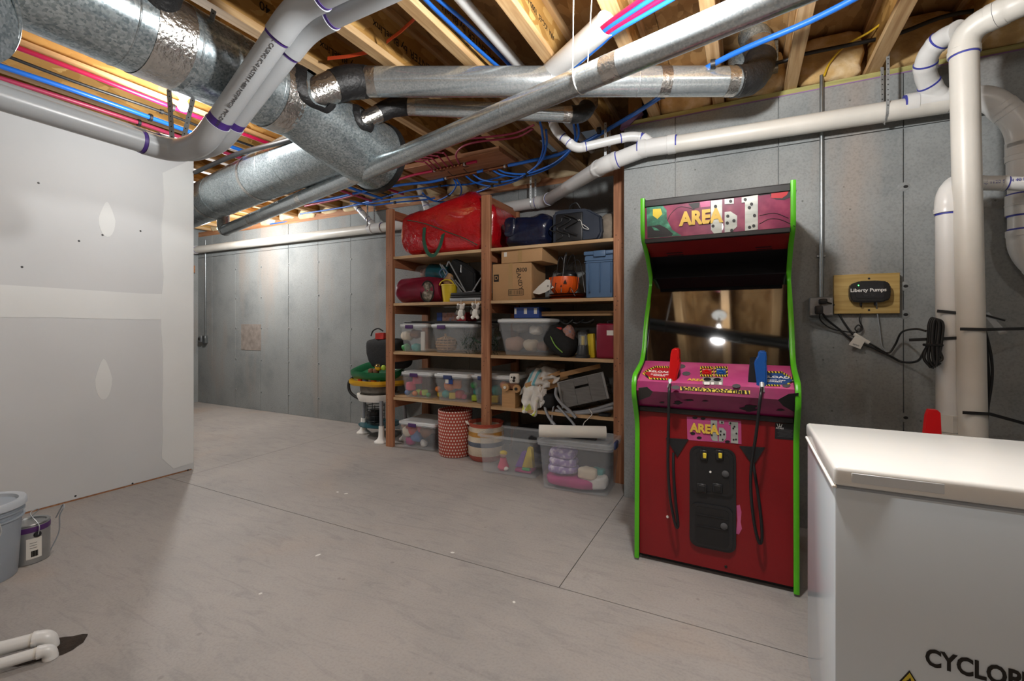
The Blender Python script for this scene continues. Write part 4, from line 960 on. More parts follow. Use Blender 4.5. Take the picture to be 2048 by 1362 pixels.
obj('lid', tube(B(), [V((x0, 3.93, zc)), V((x0 + .02, 3.93, zc)), V((x0 + .16, 3.93, zc - .005))], [.06, .085, .095], 28), 'cloudy_plastic', tj)
obj('drum', tube(B(), [V((x0 + .16, 3.93, zc - .005)), V((x0 + .17, 3.93, zc - .006)), V((x1, 3.93, zc - .04))], [.095, .105, .10], 28), 'teal_plastic', tj)
obj('content', blob(B(), (x0 + .085, 3.93, zc), (.05, .05, .05), .8, .012, 22, 1, 18, 12), 'print_mixed', tj)
yb3 = thing('yellow_bucket', 'yellow toy bucket holding gloves beside the sleeping bag', 'bucket', (X_(899, 3.68), 3.68, z))
xb = X_(899, 3.66)
obj('pail', lathe(B(), [(0, 0), (.062, 0), (.078, .16), (.083, .16), (.083, .172), (.074, .172), (.072, .16), (.058, .012), (0, .012)], 28, (xb, 3.66, z)), 'yellow_plastic', yb3)
obj('handle', tube(B(), [V((xb + math.cos(a) * .082, 3.61, z + .165 + math.sin(a) * .05)) for a in [math.pi * i / 14 for i in range(15)]], .006, 8), 'yellow_plastic', yb3)
bm = blob(B(), (xb - .015, 3.67, z + .215), (.05, .04, .07), .8, .014, 18, 6, 22, 16); tag(obj('work_glove', bm, 'cardboard'), 'tan and grey striped glove stuffed in the yellow bucket', 'glove')
ch = thing('folded_chair', 'black folding chair with grey tubes folded up on the second shelf', 'chair', (-2.25, 3.75, z + .08))
def rod(root, a, b, r, m, name='frame_tube', n=10): return obj(name, tube(B(), [V(a), V(b)], r, n), m, root)
Yc = 3.68
for a, b in (((884, 530), (925, 586)), ((898, 523), (932, 585)), ((880, 528), (898, 560)), ((962, 556), (944, 584)), ((925, 586), (950, 582)), ((922, 530), (922, 545)), ((910, 560), (936, 590)), ((893, 533), (897, 523))):
    rod(ch, at(*a, Y=Yc - .03), at(*b, Y=Yc - .04), .007, 'steel_grey')
bm = prism(B(), [(a, b) for a, b in ((0, 0), (.05, .09), (.13, .05), (.30, -.06), (.30, -.24), (.16, -.27), (.08, -.17))], at(896, 535, Y=Yc), (1, 0, 0), (0, 0, 1), (0, .14, 0))
bmesh.ops.bevel(bm, geom=bm.edges[:], offset=.015, segments=2, affect='EDGES'); obj('fabric_seat', bm, 'cloth_black', ch)
obj('rope_loop', tube(B(), crom([at(884, 555, Y=Yc - .05), at(879, 545, Y=Yc - .05), at(886, 538, Y=Yc - .05), at(894, 545, Y=Yc - .05), at(888, 556, Y=Yc - .05)], 6), .006, 8), 'tote_blue', ch)
for i, (h0, h1, a, b, m_) in enumerate(((.001, .036, 901, 963, 'steel_grey'), (.037, .058, 902, 965, 'plastic_black'), (.059, .085, 903, 966, 'plastic_black'))):
    tag(obj('folded_tray', box(B(), X_(a, 3.6), min(X_(b, 3.6), -2.122), 3.585, 3.9, z + h0, z + h1, .006, 2), m_), ['silver-edged flat tray at the bottom of the little pile by the middle post', 'thin black flat tray in the middle of the little pile', 'black ribbed flat tray on top of the little pile under the folded chair'][i], 'tray', 'flat trays under the folded chair')
# boxes
def carton(label, px0, px1, Y, z0, h, dep, m='cardboard', rz=0, name='cardboard_box'):
    x0, x1 = X_(px0, Y), X_(px1, Y); w_ = x1 - x0; c = V(((x0 + x1) / 2, Y + dep / 2, z0))
    t = thing(name, label, 'box', c, rz)
    obj('carton', cbox(0, 0, h / 2, w_, dep, h, .003), m, t, True)
    obj('packing_tape', box(B(), -w_ * .03 - .02, -w_ * .03 + .02, -dep / 2 - .0008, dep / 2 + .0008, h * .0 + .002, h + .0008), 'packing_tape', t, True)
    obj('flap_seam', box(B(), -w_ / 2 + .004, w_ / 2 - .004, -.0012, .0012, h, h + .0012), 'ink_black', t, True)
    return t, c, w_, dep, h
bx, c, w_, dep, h = carton('big cardboard box with CANDY handwritten on it on the second shelf', 984, 1060, SF + .0, z, .33, .36, rz=RAD(3))
def onbox(t, c, body, u, v, size, up=(0, 0, 1), right=(1, 0, 0), m='ink_black', bold=0):
    return lettering(body, V((u, -dep / 2 - .0014, v)), right, up, size, m, t, 'box_print', bold, local=True)
onbox(bx, c, 'CANDY', .075, .185, .056, (1, 0, .18), (.18, 0, -1)); onbox(bx, c, '3300', .10, .265, .05, bold=.01)
def mark(t, x0, x1, z0, z1, m, y, name='box_mark'): obj(name, box(B(), x0, x1, y - .0014, y - .0006, z0, z1), m, t, True)
mark(bx, -w_ / 2 + .015, -w_ / 2 + .065, .17, .235, 'ink_black', -dep / 2); onbox(bx, c, 'D', -w_ / 2 + .04, .203, .05, m='cardboard', bold=.01).location.y -= .0009
for x in (-.03, .115): mark(bx, x - .002, x + .002, .045, .095, 'ink_black', -dep / 2)
for zz in (.045, .095): mark(bx, -.03, .115, zz - .002, zz + .002, 'ink_black', -dep / 2)
for i in range(16): mark(bx, -.024 + i * .0086, -.024 + i * .0086 + random.choice((.002, .004)), .052, .088, 'ink_black', -dep / 2)
b2, c2_, w2, dep, h2 = carton('smaller cardboard box set on top of the CANDY box', 1003, 1088, SF - .01, z + .331, .125, .32, rz=RAD(-4))
mark(b2, -w2 / 2 + .03, -w2 / 2 + .06, .06, .1, 'paper_white', -dep / 2, 'shipping_label')
# halloween things
pk = thing('pumpkin_pail', 'orange plastic pumpkin pail with a black jack-o-lantern face', 'pail', (X_(1128, 3.72), 3.72, z + .05))
xp, yp = X_(1128, 3.74), 3.74
zp = z + .055
obj('pail', lathe(B(), [(0, 0), (.085, 0), (.12, .04), (.132, .09), (.128, .14), (.124, .14), (.126, .09), (.08, .006), (0, .006)], 32, (xp, yp, zp)), 'orange_plastic', pk)
for k in range(10): 
    a = 2 * math.pi * k / 10; obj('rib', tube(B(), [V((xp + math.cos(a) * r, yp + math.sin(a) * r, zp + q)) for r, q in ((.087, .004), (.12, .04), (.132, .09), (.129, .138))], .005, 6), 'orange_plastic', pk)
for px, s in ((1114, 1), (1130, 1)): 
    q = at(px, 564, Y=yp - .128); obj('face_eye', prism(B(), [(-.016, -.014), (.016, -.014), (0, .02)], q, (1, 0, 0), (0, 0, 1), (0, .006, 0)), 'ink_black', pk)
q = at(1122, 572, Y=yp - .13); obj('face_nose', prism(B(), [(-.008, -.006), (.008, -.006), (0, .01)], q, (1, 0, 0), (0, 0, 1), (0, .006, 0)), 'ink_black', pk)
spd = thing('toy_spider', 'black toy spider with long wire legs sitting in the pumpkin pail', 'spider toy', (xp + .03, yp, zp + .14))
obj('abdomen', blob(B(), (xp + .05, yp - .01, zp + .15), (.07, .06, .055), 1, 0, 1, 0, 24, 16), 'plastic_black', spd); obj('head', blob(B(), (xp - .03, yp - .02, zp + .14), (.038, .035, .03), 1, 0, 1, 0, 18, 12), 'plastic_black', spd)
for k, (ax, bx_, cz) in enumerate(((1118, 1108, 545), (1126, 1117, 520), (1133, 1130, 512), (1140, 1149, 515), (1146, 1160, 525), (1150, 1170, 545), (1137, 1140, 590), (1122, 1104, 560))):
    a = V((xp + .01, yp - .03, zp + .16)); mdl = at(bx_, min(cz, 575), Y=yp - .12 + .03 * (k % 3)); e = at(bx_ + (10 if bx_ > 1130 else -8), 585 if k != 6 else 592, Y=yp - .16 + .02 * (k % 4))
    obj('leg', tube(B(), crom([a, at(ax, max(cz, 508), Y=yp - .08), mdl, e], 6), .0032, 6), 'plastic_black', spd)
for i in range(4):
    tag(obj('party_plate', lathe(B(), [(0, 0), (.10, 0), (.16, .008), (.165, .011), (.10, .004), (0, .004)], 32, (X_(1135, 3.72), 3.72, z + .0005 + i * .0125), 1.0, .85), 'orange_plastic' if i % 2 == 0 else 'plastic_black'),
        ['orange party plate at the very bottom of the plate pile under the pumpkin', 'black party plate second from the bottom under the pumpkin', 'orange party plate third from the bottom under the pumpkin', 'black party plate on top of the pile right under the pumpkin'][i], 'plate', 'party plates under the pumpkin pail')
gn = thing('ghost_napkin', 'white paper ghost napkin lying over dark plates beside the pumpkin', 'napkin', (X_(1085, 3.65), 3.65, z))
obj('paper', prism(B(), [(-.11, .0), (-.05, .06), (.02, .115), (.09, .10), (.10, .04), (.02, .0), (-.04, -.015)], at(1086, 585, Y=3.63), (1, -.12, 0), (0, .25, 1), (0, .004, 0)), 'paper_white', gn)
for px in (1096, 1103): obj('eye', lathe(B(), [(0, 0), (.006, 0), (0, .002)], 10), 'ink_black', gn, True).matrix_local = Matrix.Translation(at(px, 572, Y=3.622) - ORIG[gn.name]) @ Matrix.Rotation(RAD(90), 4, 'X')
obj('dark_plate', lathe(B(), [(0, 0), (.12, 0), (.13, .012), (.09, .02), (0, .02)], 28, (X_(1086, 3.72), 3.73, z + .001)), 'plastic_black', gn)
tb_ = thing('blue_tote', 'blue-grey plastic tote with a lid at the corner end of the second shelf', 'tote', (X_(1196, 3.75), 3.75, z))
xa, xb2 = X_(1169, SF + .01), -.925
bm = B(); prs = [(.93, 0), (.97, .30), (1.0, .30), (1.0, .35)]
w0 = (xb2 - xa) / 2; cxx = (xa + xb2) / 2
rows = []
for f, zz in prs: rows.append([bm.verts.new((cxx + sx * w0 * f, SF + .21 + sy * .2 * f, z + .001 + zz)) for sx, sy in ((1, 1), (-1, 1), (-1, -1), (1, -1))])
for a, b in zip(rows, rows[1:]):
    for i in range(4): bm.faces.new((a[i], a[(i + 1) % 4], b[(i + 1) % 4], b[i]))
bm.faces.new(rows[0][::-1]); bm.faces.new(rows[-1]); bmesh.ops.bevel(bm, geom=bm.edges[:], offset=.008, segments=2, affect='EDGES')
obj('tub', bm, 'tote_blue', tb_)
obj('lid', box(B(), cxx - w0 * 1.04, cxx + w0 * 1.0, SF, SF + .42, z + .352, z + .385, .008, 2), 'tote_blue', tb_)
obj('latch', cbox(cxx + .01, SF - .004, z + .36, .1, .022, .05, .006, 2), 'tote_blue', tb_)
for k in range(3): obj('rib', cbox(cxx - .08 + .09 * k, SF + .005, z + .17, .008, .012, .24, .003), 'tote_blue', tb_)
# ---- third shelf
z = LV[2]
bin_('clear bin with a purple latch at the shelf end, holding beige packets and cards', 799, 853, z, z + .285, SF, .42, latches=(-.04,))
bin_('clear bin with a purple latch holding a woven pumpkin basket', 862, 948, z, z + .285, SF, .42, latches=(-.12,))
bin_('big cloudy bin with a plain white lid on the third shelf', 995, 1098, z, z + .33, SF - .01, .46, latch=None, body='cloudy_plastic', taper=.8)
tag(obj('serving_tray', box(B(), X_(808, SF + .05), -2.14, SF + .05, SF + .4, z + .287, z + .308, .008, 2), 'plastic_black'), 'black flat tray lying across the lids of two clear bins', 'tray')
for i, (a, b, m_, z0, lb) in enumerate(((873, 884, 'print_blue', .31, 'blue end piece of a board game box under the second shelf'), (884, 914, 'print_mixed', .31, 'bright printed puzzle box in the row under the second shelf'), (914, 932, 'print_red', .31, 'red puzzle box end in the row under the second shelf'))):
    tag(obj('puzzle_box', box(B(), X_(a, 3.78) + .002, X_(b, 3.78) - .002, 3.78, 3.98, z + z0, z + z0 + .085, .002), m_), lb, 'box', 'puzzle boxes on the black tray')
pan = thing('plush_panda', 'little white and grey plush bear hanging from the shelf edge beside the middle post', 'plush toy', at(951, 622, Y=3.535))
def plush(root, c, side):
    c = V(c); s = .9
    obj('body', blob(B(), c + V((0, 0, -.025)), (.034, .026, .042), 1, .002, 30, 1, 18, 14), 'white_fur', root)
    obj('head', blob(B(), c + V((0, 0, .035)), (.036, .03, .03), 1, .002, 30, 2, 18, 14), 'white_fur', root)
    for sx in (-1, 1):
        obj('ear', blob(B(), c + V((sx * .032, 0, .06)), (.013, .009, .013), 1, 0, 1, 0, 12, 8), 'white_fur', root)
        obj('arm', blob(B(), c + V((sx * .038, -.008, -.015)), (.013, .012, .024), 1, 0, 1, 0, 12, 8), 'grey_fur', root)
        obj('leg', blob(B(), c + V((sx * .026, -.008, -.062)), (.017, .016, .018), 1, 0, 1, 0, 12, 8), 'white_fur', root)
    obj('face_patch', blob(B(), c + V((side * .012, -.02, .035)), (.022, .016, .022), 1, 0, 1, 0, 14, 10), 'grey_fur', root)
    obj('hanger', tube(B(), [c + V((0, 0, .06)), c + V((0, 0, .105))], .0025, 6), 'string_white', root)
plush(pan, at(951, 621, Y=3.53), 0)
pan2 = thing('plush_panda', 'little white plush bear turned sideways, hanging left of the other plush bear', 'plush toy', at(922, 622, Y=3.535)); plush(pan2, at(922, 622, Y=3.53), -1)
# contents
gr = thing('pumpkin_basket', 'round woven wicker pumpkin basket seen inside the clear bin', 'basket', (X_(894, 3.72), 3.72, z + .01))
gx = X_(893, 3.72)
for k in range(14):
    a = 2 * math.pi * k / 14; obj('stake', tube(B(), [V((gx + math.cos(a) * r, 3.72 + math.sin(a) * r * .9, z + .012 + q)) for r, q in ((.05, 0), (.095, .03), (.105, .075), (.085, .12), (.03, .14))], .006, 6), 'wicker', gr)
for q, r in ((.02, .085), (.045, .102), (.07, .107), (.095, .102), (.12, .088)): obj('weaver', tube(B(), [V((gx + math.cos(a) * r, 3.72 + math.sin(a) * r * .9, z + .012 + q)) for a in [2 * math.pi * i / 28 for i in range(29)]], .008, 6, False), 'wicker', gr)
obj('stalk', tube(B(), [V((gx, 3.72, z + .145)), V((gx - .01, 3.71, z + .185))], .012, 8), 'wicker', gr)
for px, py, s, m_, lb, nm in ((815, 672, .055, 'bin_cream', 'cream packet in the clear bin at the shelf end', 'packet'), (832, 668, .05, 'toy_brown', 'brown lump in the clear bin at the shelf end', 'packet'), (812, 697, .04, 'toy_green', 'green and white trinket bag low in the clear bin at the shelf end', 'packet'), (834, 698, .045, 'toy_teal', 'teal trinket bag low in the clear bin at the shelf end', 'packet')):
    p = at(px, py, Y=3.70); tag(obj(nm, blob(B(), (p.x, p.y, max(p.z, z + s * .9)), (s * 1.1, s, s * .9), .7, .012, 18, px, 20, 14), m_), lb, 'packet')
p = at(846, 668, Y=3.66); tag(obj('gift_card', cbox(p.x, p.y, z + .11, .05, .012, .19, .002), 'paper_white'), 'white card standing in the clear bin at the shelf end', 'card')
wr = thing('pine_garland', 'dark green artificial pine garland spilling over the shelf beside the middle post', 'garland', (X_(940, 3.64), 3.64, z))
obj('wire', tube(B(), crom([at(925, 690, Y=3.62), at(940, 675, Y=3.62), at(960, 685, Y=3.6), at(990, 690, Y=3.66)], 6), .006, 6), 'pine_green', wr)
bm = B(); rg = random.Random(5)
for k in range(700):
    a = at(rg.gauss(940, 10) if k < 520 else rg.gauss(990, 5), rg.gauss(684, 11), Y=3.6 + rg.random() * .09); a.z = max(a.z, z + .01)
    d = V((rg.uniform(-1, 1), rg.uniform(-1, .4), rg.uniform(-1, 1))).normalized() * rg.uniform(.025, .05); s = d.cross(V((0, 0, 1))).normalized() * .0025
    v_ = [bm.verts.new(q) for q in (a - s, a + s, a + d + s * .4, a + d - s * .4)]; bm.faces.new(v_)
nd_ = obj('needles', bm, 'pine_green', wr); nd_['kind'] = 'stuff'
for px, py, s, m_, lb in ((1030, 688, .075, 'skin_tan', 'tan leather thing low in the big cloudy bin'), (1062, 690, .06, 'bin_cream', 'cream bundle low in the big cloudy bin'), (1040, 655, .06, 'grey_fur', 'grey bundle near the top of the big cloudy bin'), (1072, 660, .05, 'frosting_foam', 'white block near the top of the big cloudy bin'), (1085, 693, .045, 'toy_brown', 'brown bundle at the back corner of the big cloudy bin')):
    p = at(px, py, Y=3.74); tag(obj('bundle', blob(B(), (p.x, p.y, max(p.z, z + s)), (s * 1.2, s, s * .85), .75, .015, 14, px, 20, 14), m_), lb, 'bundle')
b3 = thing('blue_carton', 'flat dark blue printed carton resting on the big cloudy bin', 'box', (X_(1055, 3.7), 3.78, z + .334))
obj('carton', box(B(), X_(1028, 3.68), X_(1078, 3.68), 3.68, 3.95, z + .334, z + .432, .003), 'print_blue', b3)
for a, b, m_ in ((1048, 1054, 'paper_white'), (1068, 1074, 'paper_white'), (1029, 1033, 'paper_white')): obj('print_patch', box(B(), X_(a, 3.68), X_(b, 3.68), 3.6785, 3.6795, z + .37, z + .42), m_, b3)
for i in range(2): tag(obj('cardboard_sheet', xform(box(B(), -.32, .32, -.02, .22, 0, .02, .002), place((X_(1155, 3.78), 3.76, z + .35 + .022 * i), RAD(1 + i))), 'cardboard_dark'), ['lower folded cardboard sheet lying under the second shelf near the corner', 'upper folded cardboard sheet lying under the second shelf near the corner'][i], 'cardboard')
bp = thing('backpack', 'black zipped pouch with a lime green stripe leaning on the third shelf', 'pouch', (X_(1118, 3.66), 3.66, z))
bm = blob(B(), (0, 0, 0), (.155, .11, .1), .55, .008, 10, 3, 32, 22); xform(bm, place((X_(1122, 3.68), 3.69, z + .13), 0, 0, RAD(38))); 
for v in bm.verts: v.co.z = max(v.co.z, z + .002)
obj('pouch_body', bm, 'cloth_black', bp)
obj('trim_stripe', tube(B(), crom([at(1099, 668, Y=3.595), at(1110, 690, Y=3.57), at(1125, 705, Y=3.58)], 6), .005, 8), 'lime_trim', bp)
obj('tag', cbox(*at(1118, 657, Y=3.62), .05, .02, .02, .004), 'toy_red', bp)
tag(obj('mesh_bag', blob(B(), at(1137, 672, Y=3.66), (.05, .05, .09), .8, .014, 22, 8, 22, 16), 'print_mixed'), 'net bag of small bright things behind the black pouch', 'bag')
tag(obj('tangled_cord', tube(B(), crom([at(1112 + 7 * k + 6 * math.sin(k * 2.1), 650 - 10 * abs(math.sin(k * 1.1)), Y=3.78 + .03 * math.cos(k)) for k in range(12)], 5), .009, 8), 'black_rubber'), 'tangled black cord bundled below the cardboard sheets', 'cord')
lt = thing('camping_lantern', 'camping lantern with a grey base and clear globe with a yellow core', 'lantern', (X_(1167, 3.64), 3.64, z))
lx, ly = X_(1166, 3.645), 3.645
obj('base', lathe(B(), [(0, 0), (.062, 0), (.062, .018), (.05, .03), (.045, .095), (.04, .105), (0, .105)], 28, (lx, ly, z)), 'lantern_grey', lt)
obj('globe', lathe(B(), [(.034, .105), (.036, .11), (.036, .19), (.034, .195)], 28, (lx, ly, z)), 'glass_clear', lt)
obj('core', lathe(B(), [(0, .106), (.015, .106), (.015, .18), (0, .18)], 16, (lx, ly, z)), 'yellow_plastic', lt)
obj('cap', lathe(B(), [(0, .195), (.042, .195), (.042, .212), (.02, .225), (0, .225)], 28, (lx, ly, z)), 'lantern_grey', lt)
for k in range(4): a = math.pi / 4 + math.pi / 2 * k; obj('guard_bar', tube(B(), [V((lx + math.cos(a) * .04, ly + math.sin(a) * .04, z + .1)), V((lx + math.cos(a) * .04, ly + math.sin(a) * .04, z + .2))], .003, 6), 'steel_grey', lt)
bm = box(B(), -.026, .026, -.03, .03, 0, .2, .006, 2); xform(bm, place((X_(1184, 3.66), 3.68, z + .001), 0, 0, RAD(-4))); tag(obj('yellow_flashlight', bm, 'yellow_plastic'), 'upright yellow box-shaped lamp between lantern and crimson case', 'lamp')
cc = thing('crimson_case', 'crimson plastic carry case with a white label by the corner post', 'case', (X_(1213, 3.66), 3.7, z))
x0, x1 = X_(1191, SF), -.914
obj('case_shell', box(B(), x0, x1, SF + .01, SF + .15, z + .001, z + .285, .018, 3), 'crimson_plastic', cc)
obj('label', box(B(), x0 + .09, x1 - .004, SF + .0085, SF + .0098, z + .19, z + .23), 'paper_white', cc)
obj('handle', tube(B(), crom([V((x0 + .08, SF + .08, z + .28)), V((x0 + .085, SF + .08, z + .302)), V((x0 + .15, SF + .08, z + .302)), V((x0 + .155, SF + .08, z + .28))], 5), .006, 8), 'plastic_black', cc)
# ---- fourth shelf
z = LV[3]
bin_('clear toy bin with a purple latch at the end of the lowest shelf', 802, 862, z, z + .265, SF, .42, latches=(-.02,))
bin_('clear toy bin with a printed blue sticker in the middle of the lowest shelf', 868, 936, z, z + .27, SF - .03, .42, latches=(-.03,), latch='latch_blue')
bin_('clear toy bin with a blue latch behind the middle post on the lowest shelf', 942, 1032, z, z + .275, SF + .02, .4, latches=(-.11,), latch='latch_blue')
p = at(897, 762, Y=SF - .04); st_ = thing('bin_sticker', 'blue and white printed sticker on the front of the toy bin', 'sticker', p)
obj('sticker', cbox(p.x, SF - .033, p.z, .085, .002, .06), 'print_blue', st_); obj('sticker_photo', cbox(p.x - .022, SF - .0345, p.z, .036, .002, .05), 'paper_white', st_)
toys = [(815, 790, .03, 'toy_blue'), (822, 772, .045, 'toy_pink'), (838, 788, .032, 'toy_lime'), (830, 796, .028, 'toy_orange'), (850, 785, .03, 'toy_lime'), (845, 797, .028, 'toy_red'), (857, 795, .024, 'toy_green'), (835, 758, .05, 'toy_pink'),
        (882, 792, .034, 'yellow_plastic'), (892, 788, .04, 'toy_teal'), (905, 792, .034, 'yellow_plastic'), (920, 790, .045, 'toy_red'), (900, 770, .06, 'toy_orange'), (915, 768, .045, 'toy_orange'), (928, 797, .026, 'toy_pink'), (876, 778, .03, 'toy_orange'),
        (950, 800, .03, 'toy_lime'), (955, 782, .04, 'toy_teal'), (948, 770, .035, 'toy_green'), (991, 803, .035, 'yellow_plastic'), (995, 780, .05, 'toy_teal'), (1008, 770, .04, 'toy_orange')]
cnt = {}
words_ = {'toy_blue': 'blue', 'toy_pink': 'pink', 'toy_lime': 'lime green', 'toy_orange': 'orange', 'toy_red': 'red', 'toy_green': 'green', 'yellow_plastic': 'yellow', 'toy_teal': 'teal', 'toy_magenta': 'magenta', 'toy_purple': 'purple', 'toy_brown': 'brown'}
def toy(px, py, s, m_, where, Y, zf, i):
    p = at(px, py, Y=Y); k = i % 3; c = V((p.x, p.y, max(p.z, zf + s)))
    bm = blob(B(), c, (s, s, s * .95), (1, .35, .7)[k], .0, 1, 0, 18, 12, rot=i)
    key = (m_, where); cnt[key] = cnt.get(key, 0) + 1
    sh_ = ('ball', 'block', 'lump')[k]; nth = ('', 'second ', 'third ', 'fourth ')[cnt[key] - 1]
    tag(obj(('toy_ball', 'toy_block', 'toy_lump')[k], bm, m_), '%s%s plastic toy %s %s' % (nth, words_[m_], sh_, where), 'toy', 'toys in the clear bins')
for i, (px, py, s, m_) in enumerate(toys):
    toy(px, py, s, m_, 'in the toy bin nearest the end post' if px < 865 else 'in the toy bin with the sticker' if px < 940 else 'in the toy bin behind the middle post', 3.68 + .03 * (i % 3), z + .006, i)
wb = thing('wooden_crate_small', 'small plain cardboard-brown box under the wooden toy owl', 'box', (X_(1020, 3.6), 3.6, z))
bm = prism(B(), [(-.06, 0), (.07, 0), (.07, .15), (.055, .165), (.045, .155), (-.045, .155), (-.052, .165), (-.06, .16)], (X_(1017, 3.575), 3.565, z + .001), (1, 0, 0), (0, 0, 1), (0, .12, 0)); obj('box_body', bm, 'bare_wood', wb)
ow = thing('wooden_toy', 'brown wooden toy with round wheel eyes lying on the small brown box', 'toy', (X_(1020, 3.6), 3.6, z + .16))
for px, m_ in ((1013, 'paper_white'), (1035, 'plastic_black')):
    q = at(px, 774 if px < 1020 else 777, Y=3.565); bm = lathe(B(), [(0, 0), (.034, 0), (.034, .025), (0, .025)], 22); xform(bm, Matrix.Translation(q) @ Matrix.Rotation(RAD(90), 4, 'X')); obj('wheel', bm, 'bare_wood', ow)
    bm = lathe(B(), [(0, 0), (.013, 0), (.013, .012), (0, .012)], 16); xform(bm, Matrix.Translation(q - V((0, .025, 0))) @ Matrix.Rotation(RAD(90), 4, 'X')); obj('hub', bm, m_, ow)
q = at(1024, 772, Y=3.6); obj('toy_body', cbox(q.x, q.y, q.z, .12, .06, .05, .012, 2), 'toy_brown', ow)
sq = at(1029, 757, Y=3.62); ps_ = thing('fabric_square', 'black and white patterned fabric block above the wooden toy', 'toy', sq); obj('cushion', blob(B(), sq, (.045, .04, .045), .4, 0, 1, 0, 20, 14, rot=.4), 'white_fur', ps_)
for a in range(4): obj('petal', blob(B(), sq + V((.018 * math.cos(.6 + a * 1.57), -.036, .018 * math.sin(.6 + a * 1.57))), (.013, .012, .013), 1, 0, 1, 0, 12, 8), 'ink_black', ps_)
bl = thing('blanket_pile', 'crumpled white patterned baby blanket spilling over the shelf edge', 'blanket', (X_(1070, 3.62), 3.62, z))
bands('blanket_stripe', [(0, hx('c9d0d0')), (.12, hx('6fb0bd')), (.2, hx('d4d2ce')), (.34, hx('6fb0bd')), (.42, hx('d8d5d0')), (.6, hx('cfccc6'))], 0, -.12, .2, .9, 'Object', .2)
m_, t_, b_, o_ = nt('blanket_print'); vv = N(t_, 'ShaderNodeTexVoronoi', Scale=20); t_.links.new(mapping(t_), vv.inputs['Vector']); rr2 = ramp(t_, vv.outputs['Color'], [(.0, hx('dcdad4')), (.62, hx('d6d4ce')), (.66, hx('b4bf3e')), (.82, hx('c9cf6a')), (.9, hx('e0ded8'))]); t_.links.new(rr2.outputs[0], b_.inputs['Base Color']); b_.inputs['Roughness'].default_value = .9
def lump(root, pxs, name, m_, Y, s, seed, amp=.03):
    p = at(*pxs, Y=Y); obj(name, blob(B(), p, s, .8, amp, 9, seed, 36, 26), m_, root)
def drape(root, name, m_, top, bot, Yt, Yb, folds, seed, nu=26, nv=22, th=.006, bulge=.03):
    """a crumpled cloth between a top row and a bottom row of pixels, coming forward from Yt to Yb"""
    bm = B(); F_, K_ = [], []
    for j in range(nv + 1):
        t = j / nv; rf, rk = [], []
        for i in range(nu + 1):
            u = i / nu; px = (top[0] + (top[2] - top[0]) * u) * (1 - t) + (bot[0] + (bot[2] - bot[0]) * u) * t; py = (top[1] + (top[3] - top[1]) * u) * (1 - t) + (bot[1] + (bot[3] - bot[1]) * u) * t
            q = at(px + 5 * noise.noise(V((u * 3, t * 3, seed))), py + 6 * noise.noise(V((u * 3, t * 3, seed + 5))) - 8 * math.sin(math.pi * u) * (1 - t), Y=Yt + (Yb - Yt) * min(1, t * 1.5))
            q.y += -bulge * math.sin(math.pi * u) * math.sin(math.pi * min(1, t + .2)) + .012 * math.sin(folds * u * 6.28 + 2 * t + seed) * (.4 + t) + .014 * noise.noise(V((u * 5, t * 5, seed)))
            rf.append(bm.verts.new(q)); rk.append(bm.verts.new(q + V((0, th, 0))))
        F_.append(rf); K_.append(rk)
    for j in range(nv):
        for i in range(nu):
            bm.faces.new((F_[j][i], F_[j + 1][i], F_[j + 1][i + 1], F_[j][i + 1])); bm.faces.new((K_[j][i], K_[j][i + 1], K_[j + 1][i + 1], K_[j + 1][i]))
    for R0, R1 in ((F_[0], K_[0]), (K_[-1], F_[-1])):
        for i in range(nu): bm.faces.new((R0[i], R0[i + 1], R1[i + 1], R1[i]))
    for c in (0, -1):
        for j in range(nv): bm.faces.new((F_[j][c], K_[j][c], K_[j + 1][c], F_[j + 1][c]))
    bmesh.ops.recalc_face_normals(bm, faces=bm.faces[:]); return obj(name, bm, m_, root, angle=80)
drape(bl, 'upper_fold', 'blanket_stripe', (1058, 748, 1096, 742), (1040, 790, 1100, 775), 3.80, 3.61, 2.2, 3, bulge=.06)
drape(bl, 'hanging_fold', 'blanket_print', (1044, 782, 1084, 776), (1044, 822, 1070, 834), 3.60, 3.555, 1.6, 7)
drape(bl, 'top_fold', 'blanket_white', (1070, 744, 1112, 738), (1075, 775, 1118, 762), 3.84, 3.66, 1.7, 12, bulge=.05)
drape(bl, 'side_fold', 'blanket_white', (1066, 785, 1094, 778), (1068, 820, 1090, 812), 3.62, 3.57, 1.4, 15)
bk = thing('grey_blanket', 'dark grey-brown fleece heaped behind the baby blanket', 'blanket', (X_(1090, 3.9), 3.9, z)); lump(bk, (1090, 762), 'fleece', 'blanket_grey', 3.95, (.24, .13, .15), 21, .04); drape(bk, 'fleece_fold', 'blanket_grey', (1062, 735, 1130, 728), (1050, 770, 1130, 758), 3.95, 3.84, 2.6, 31, bulge=.05)
for i, (a, b, lb) in enumerate((((1050, 772), (1120, 745), 'top wooden slat stuck across the baby blanket'), ((1064, 776), (1135, 752), 'middle wooden slat with a rounded end over the baby blanket'), ((1072, 783), (1128, 765), 'lower wooden slat under the other two over the blanket'), ((1120, 750), (1200, 732), 'long wooden slat reaching back into the shelf corner'))):
    p, q = at(*a, Y=3.575 + .012 * i), at(*b, Y=3.72 + .05 * (i == 3)); d = (q - p).normalized(); u = d.cross(V((0, 1, 0))).normalized()
    bm = prism(B(), [(0, -.012), (.01, -.02), (1 * (q - p).length, -.018), ((q - p).length, .018), (.01, .02), (0, .012)], p, d, u, (0, .016, 0)); tag(obj('wood_strip', bm, 'bare_wood'), lb, 'slat', 'loose wooden slats')
cr = thing('grey_crate', 'grey weathered wooden crate tipped on its side with a slotted handle', 'crate', (X_(1165, 3.6), 3.65, z + .05))
